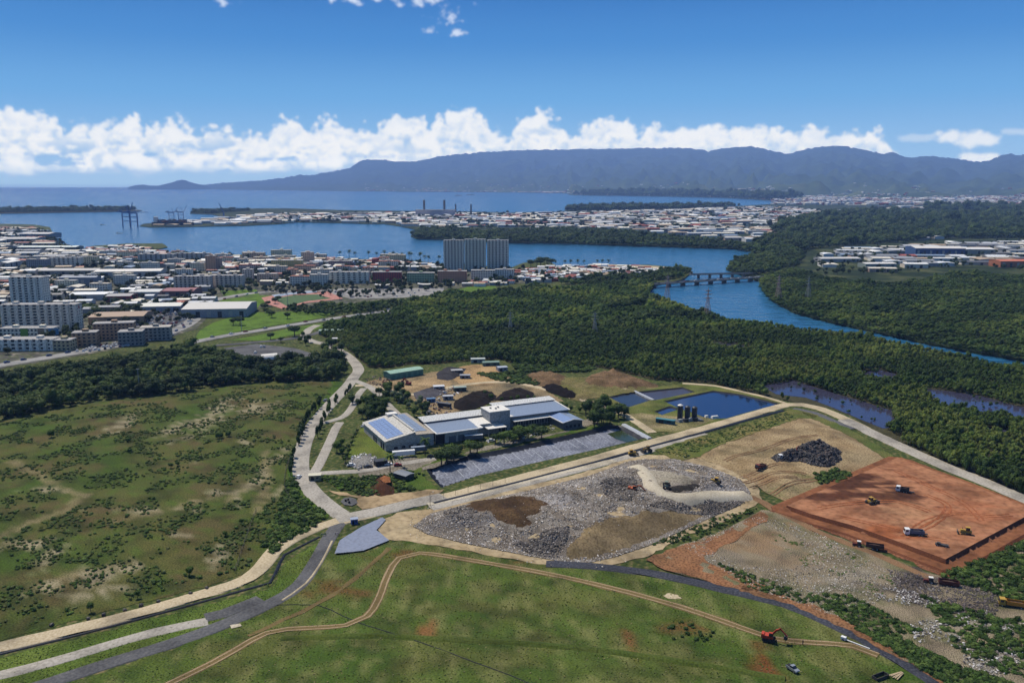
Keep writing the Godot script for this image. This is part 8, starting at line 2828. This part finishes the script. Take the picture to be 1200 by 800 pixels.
	for p in scatter(zone, 5200):
		var bad := noise_b.get_noise_2d(p.x * 0.35, p.y * 0.35) < -0.22
		for q in used:
			if p.distance_to(q[0]) < q[1] * 0.6:
				bad = true
		if bad:
			continue
		var k := rng.randi() % 6
		var s := rng.randf_range(0.6, 1.4)
		per[k][0].append(Transform3D(Basis(Vector3.UP, rng.randf() * TAU) * Basis.from_scale(Vector3.ONE * s), Vector3(p.x, 0, p.y)))
		per[k][1].append(green_shade(p, lin(42, 58, 28), lin(32, 44, 22), lin(58, 72, 36)))
	for p in scatter(poly([270, 262, 450, 262, 500, 268, 640, 268, 800, 277, 930, 275, 1000, 254, 930, 243, 700, 249, 480, 250, 330, 251]), 900, func(p: Vector2) -> bool: return noise_a.get_noise_2d(p.x * 0.3, p.y * 0.3) > 0.0):
		var k := rng.randi() % 6
		var s := rng.randf_range(1.2, 2.4)
		per[k][0].append(Transform3D(Basis(Vector3.UP, rng.randf() * TAU) * Basis.from_scale(Vector3(s * 1.6, s, s * 1.3)), Vector3(p.x, 0, p.y)))
		per[k][1].append(green_shade(p, lin(46, 62, 30), lin(34, 48, 24), lin(62, 78, 40)))
	for p in scatter(poly([950, 312, 962, 296, 1060, 288, 1200, 282, 1260, 282, 1260, 320, 1120, 314, 1040, 324, 960, 322]), 420):
		var k := rng.randi() % 6
		var s := rng.randf_range(0.8, 1.5)
		per[k][0].append(Transform3D(Basis(Vector3.UP, rng.randf() * TAU) * Basis.from_scale(Vector3.ONE * s), Vector3(p.x, 0, p.y)))
		per[k][1].append(green_shade(p, lin(46, 62, 30), lin(34, 48, 24), lin(62, 78, 40)))
	for k in 6:
		swarm(tt, "trees", stand_meshes[k], M.stand, per[k][0], per[k][1])

func strew_bush(root: Node3D, points: Array, s0: float, s1: float, shades: Array, lift = null) -> void:
	var per := []
	for k in bush_meshes.size():
		per.append([[], []])
	for p in points:
		var k := rng.randi() % bush_meshes.size()
		var s := rng.randf_range(s0, s1)
		per[k][0].append(Transform3D(Basis(Vector3.UP, rng.randf() * TAU) * Basis.from_scale(Vector3(s * rng.randf_range(0.8, 1.4), s * rng.randf_range(0.6, 1.1), s * rng.randf_range(0.8, 1.4))), Vector3(p.x, terrain(p.x, p.y) + 0.05 + (lift.call(p) if lift != null else 0.0), p.y)))
		var c: Color = shades[rng.randi() % shades.size()]
		var q := rng.randf_range(0.75, 1.25)
		per[k][1].append(Color(c.r * q, c.g * q, c.b * q))
	for k in bush_meshes.size():
		if per[k][0].size():
			swarm(root, "bushes", bush_meshes[k], M.stand, per[k][0], per[k][1])

func _ready() -> void:
	rng.seed = 20240
	make_world()
	make_materials()
	M.pond_grey = plain(lin(40, 42, 46).linear_to_srgb(), 0.2)
	M.pond_brown = plain(lin(62, 52, 44).linear_to_srgb(), 0.2)
	make_land()
	make_woods()
	make_plant()
	make_machines()
	make_town()
	make_works()
	make_trees()
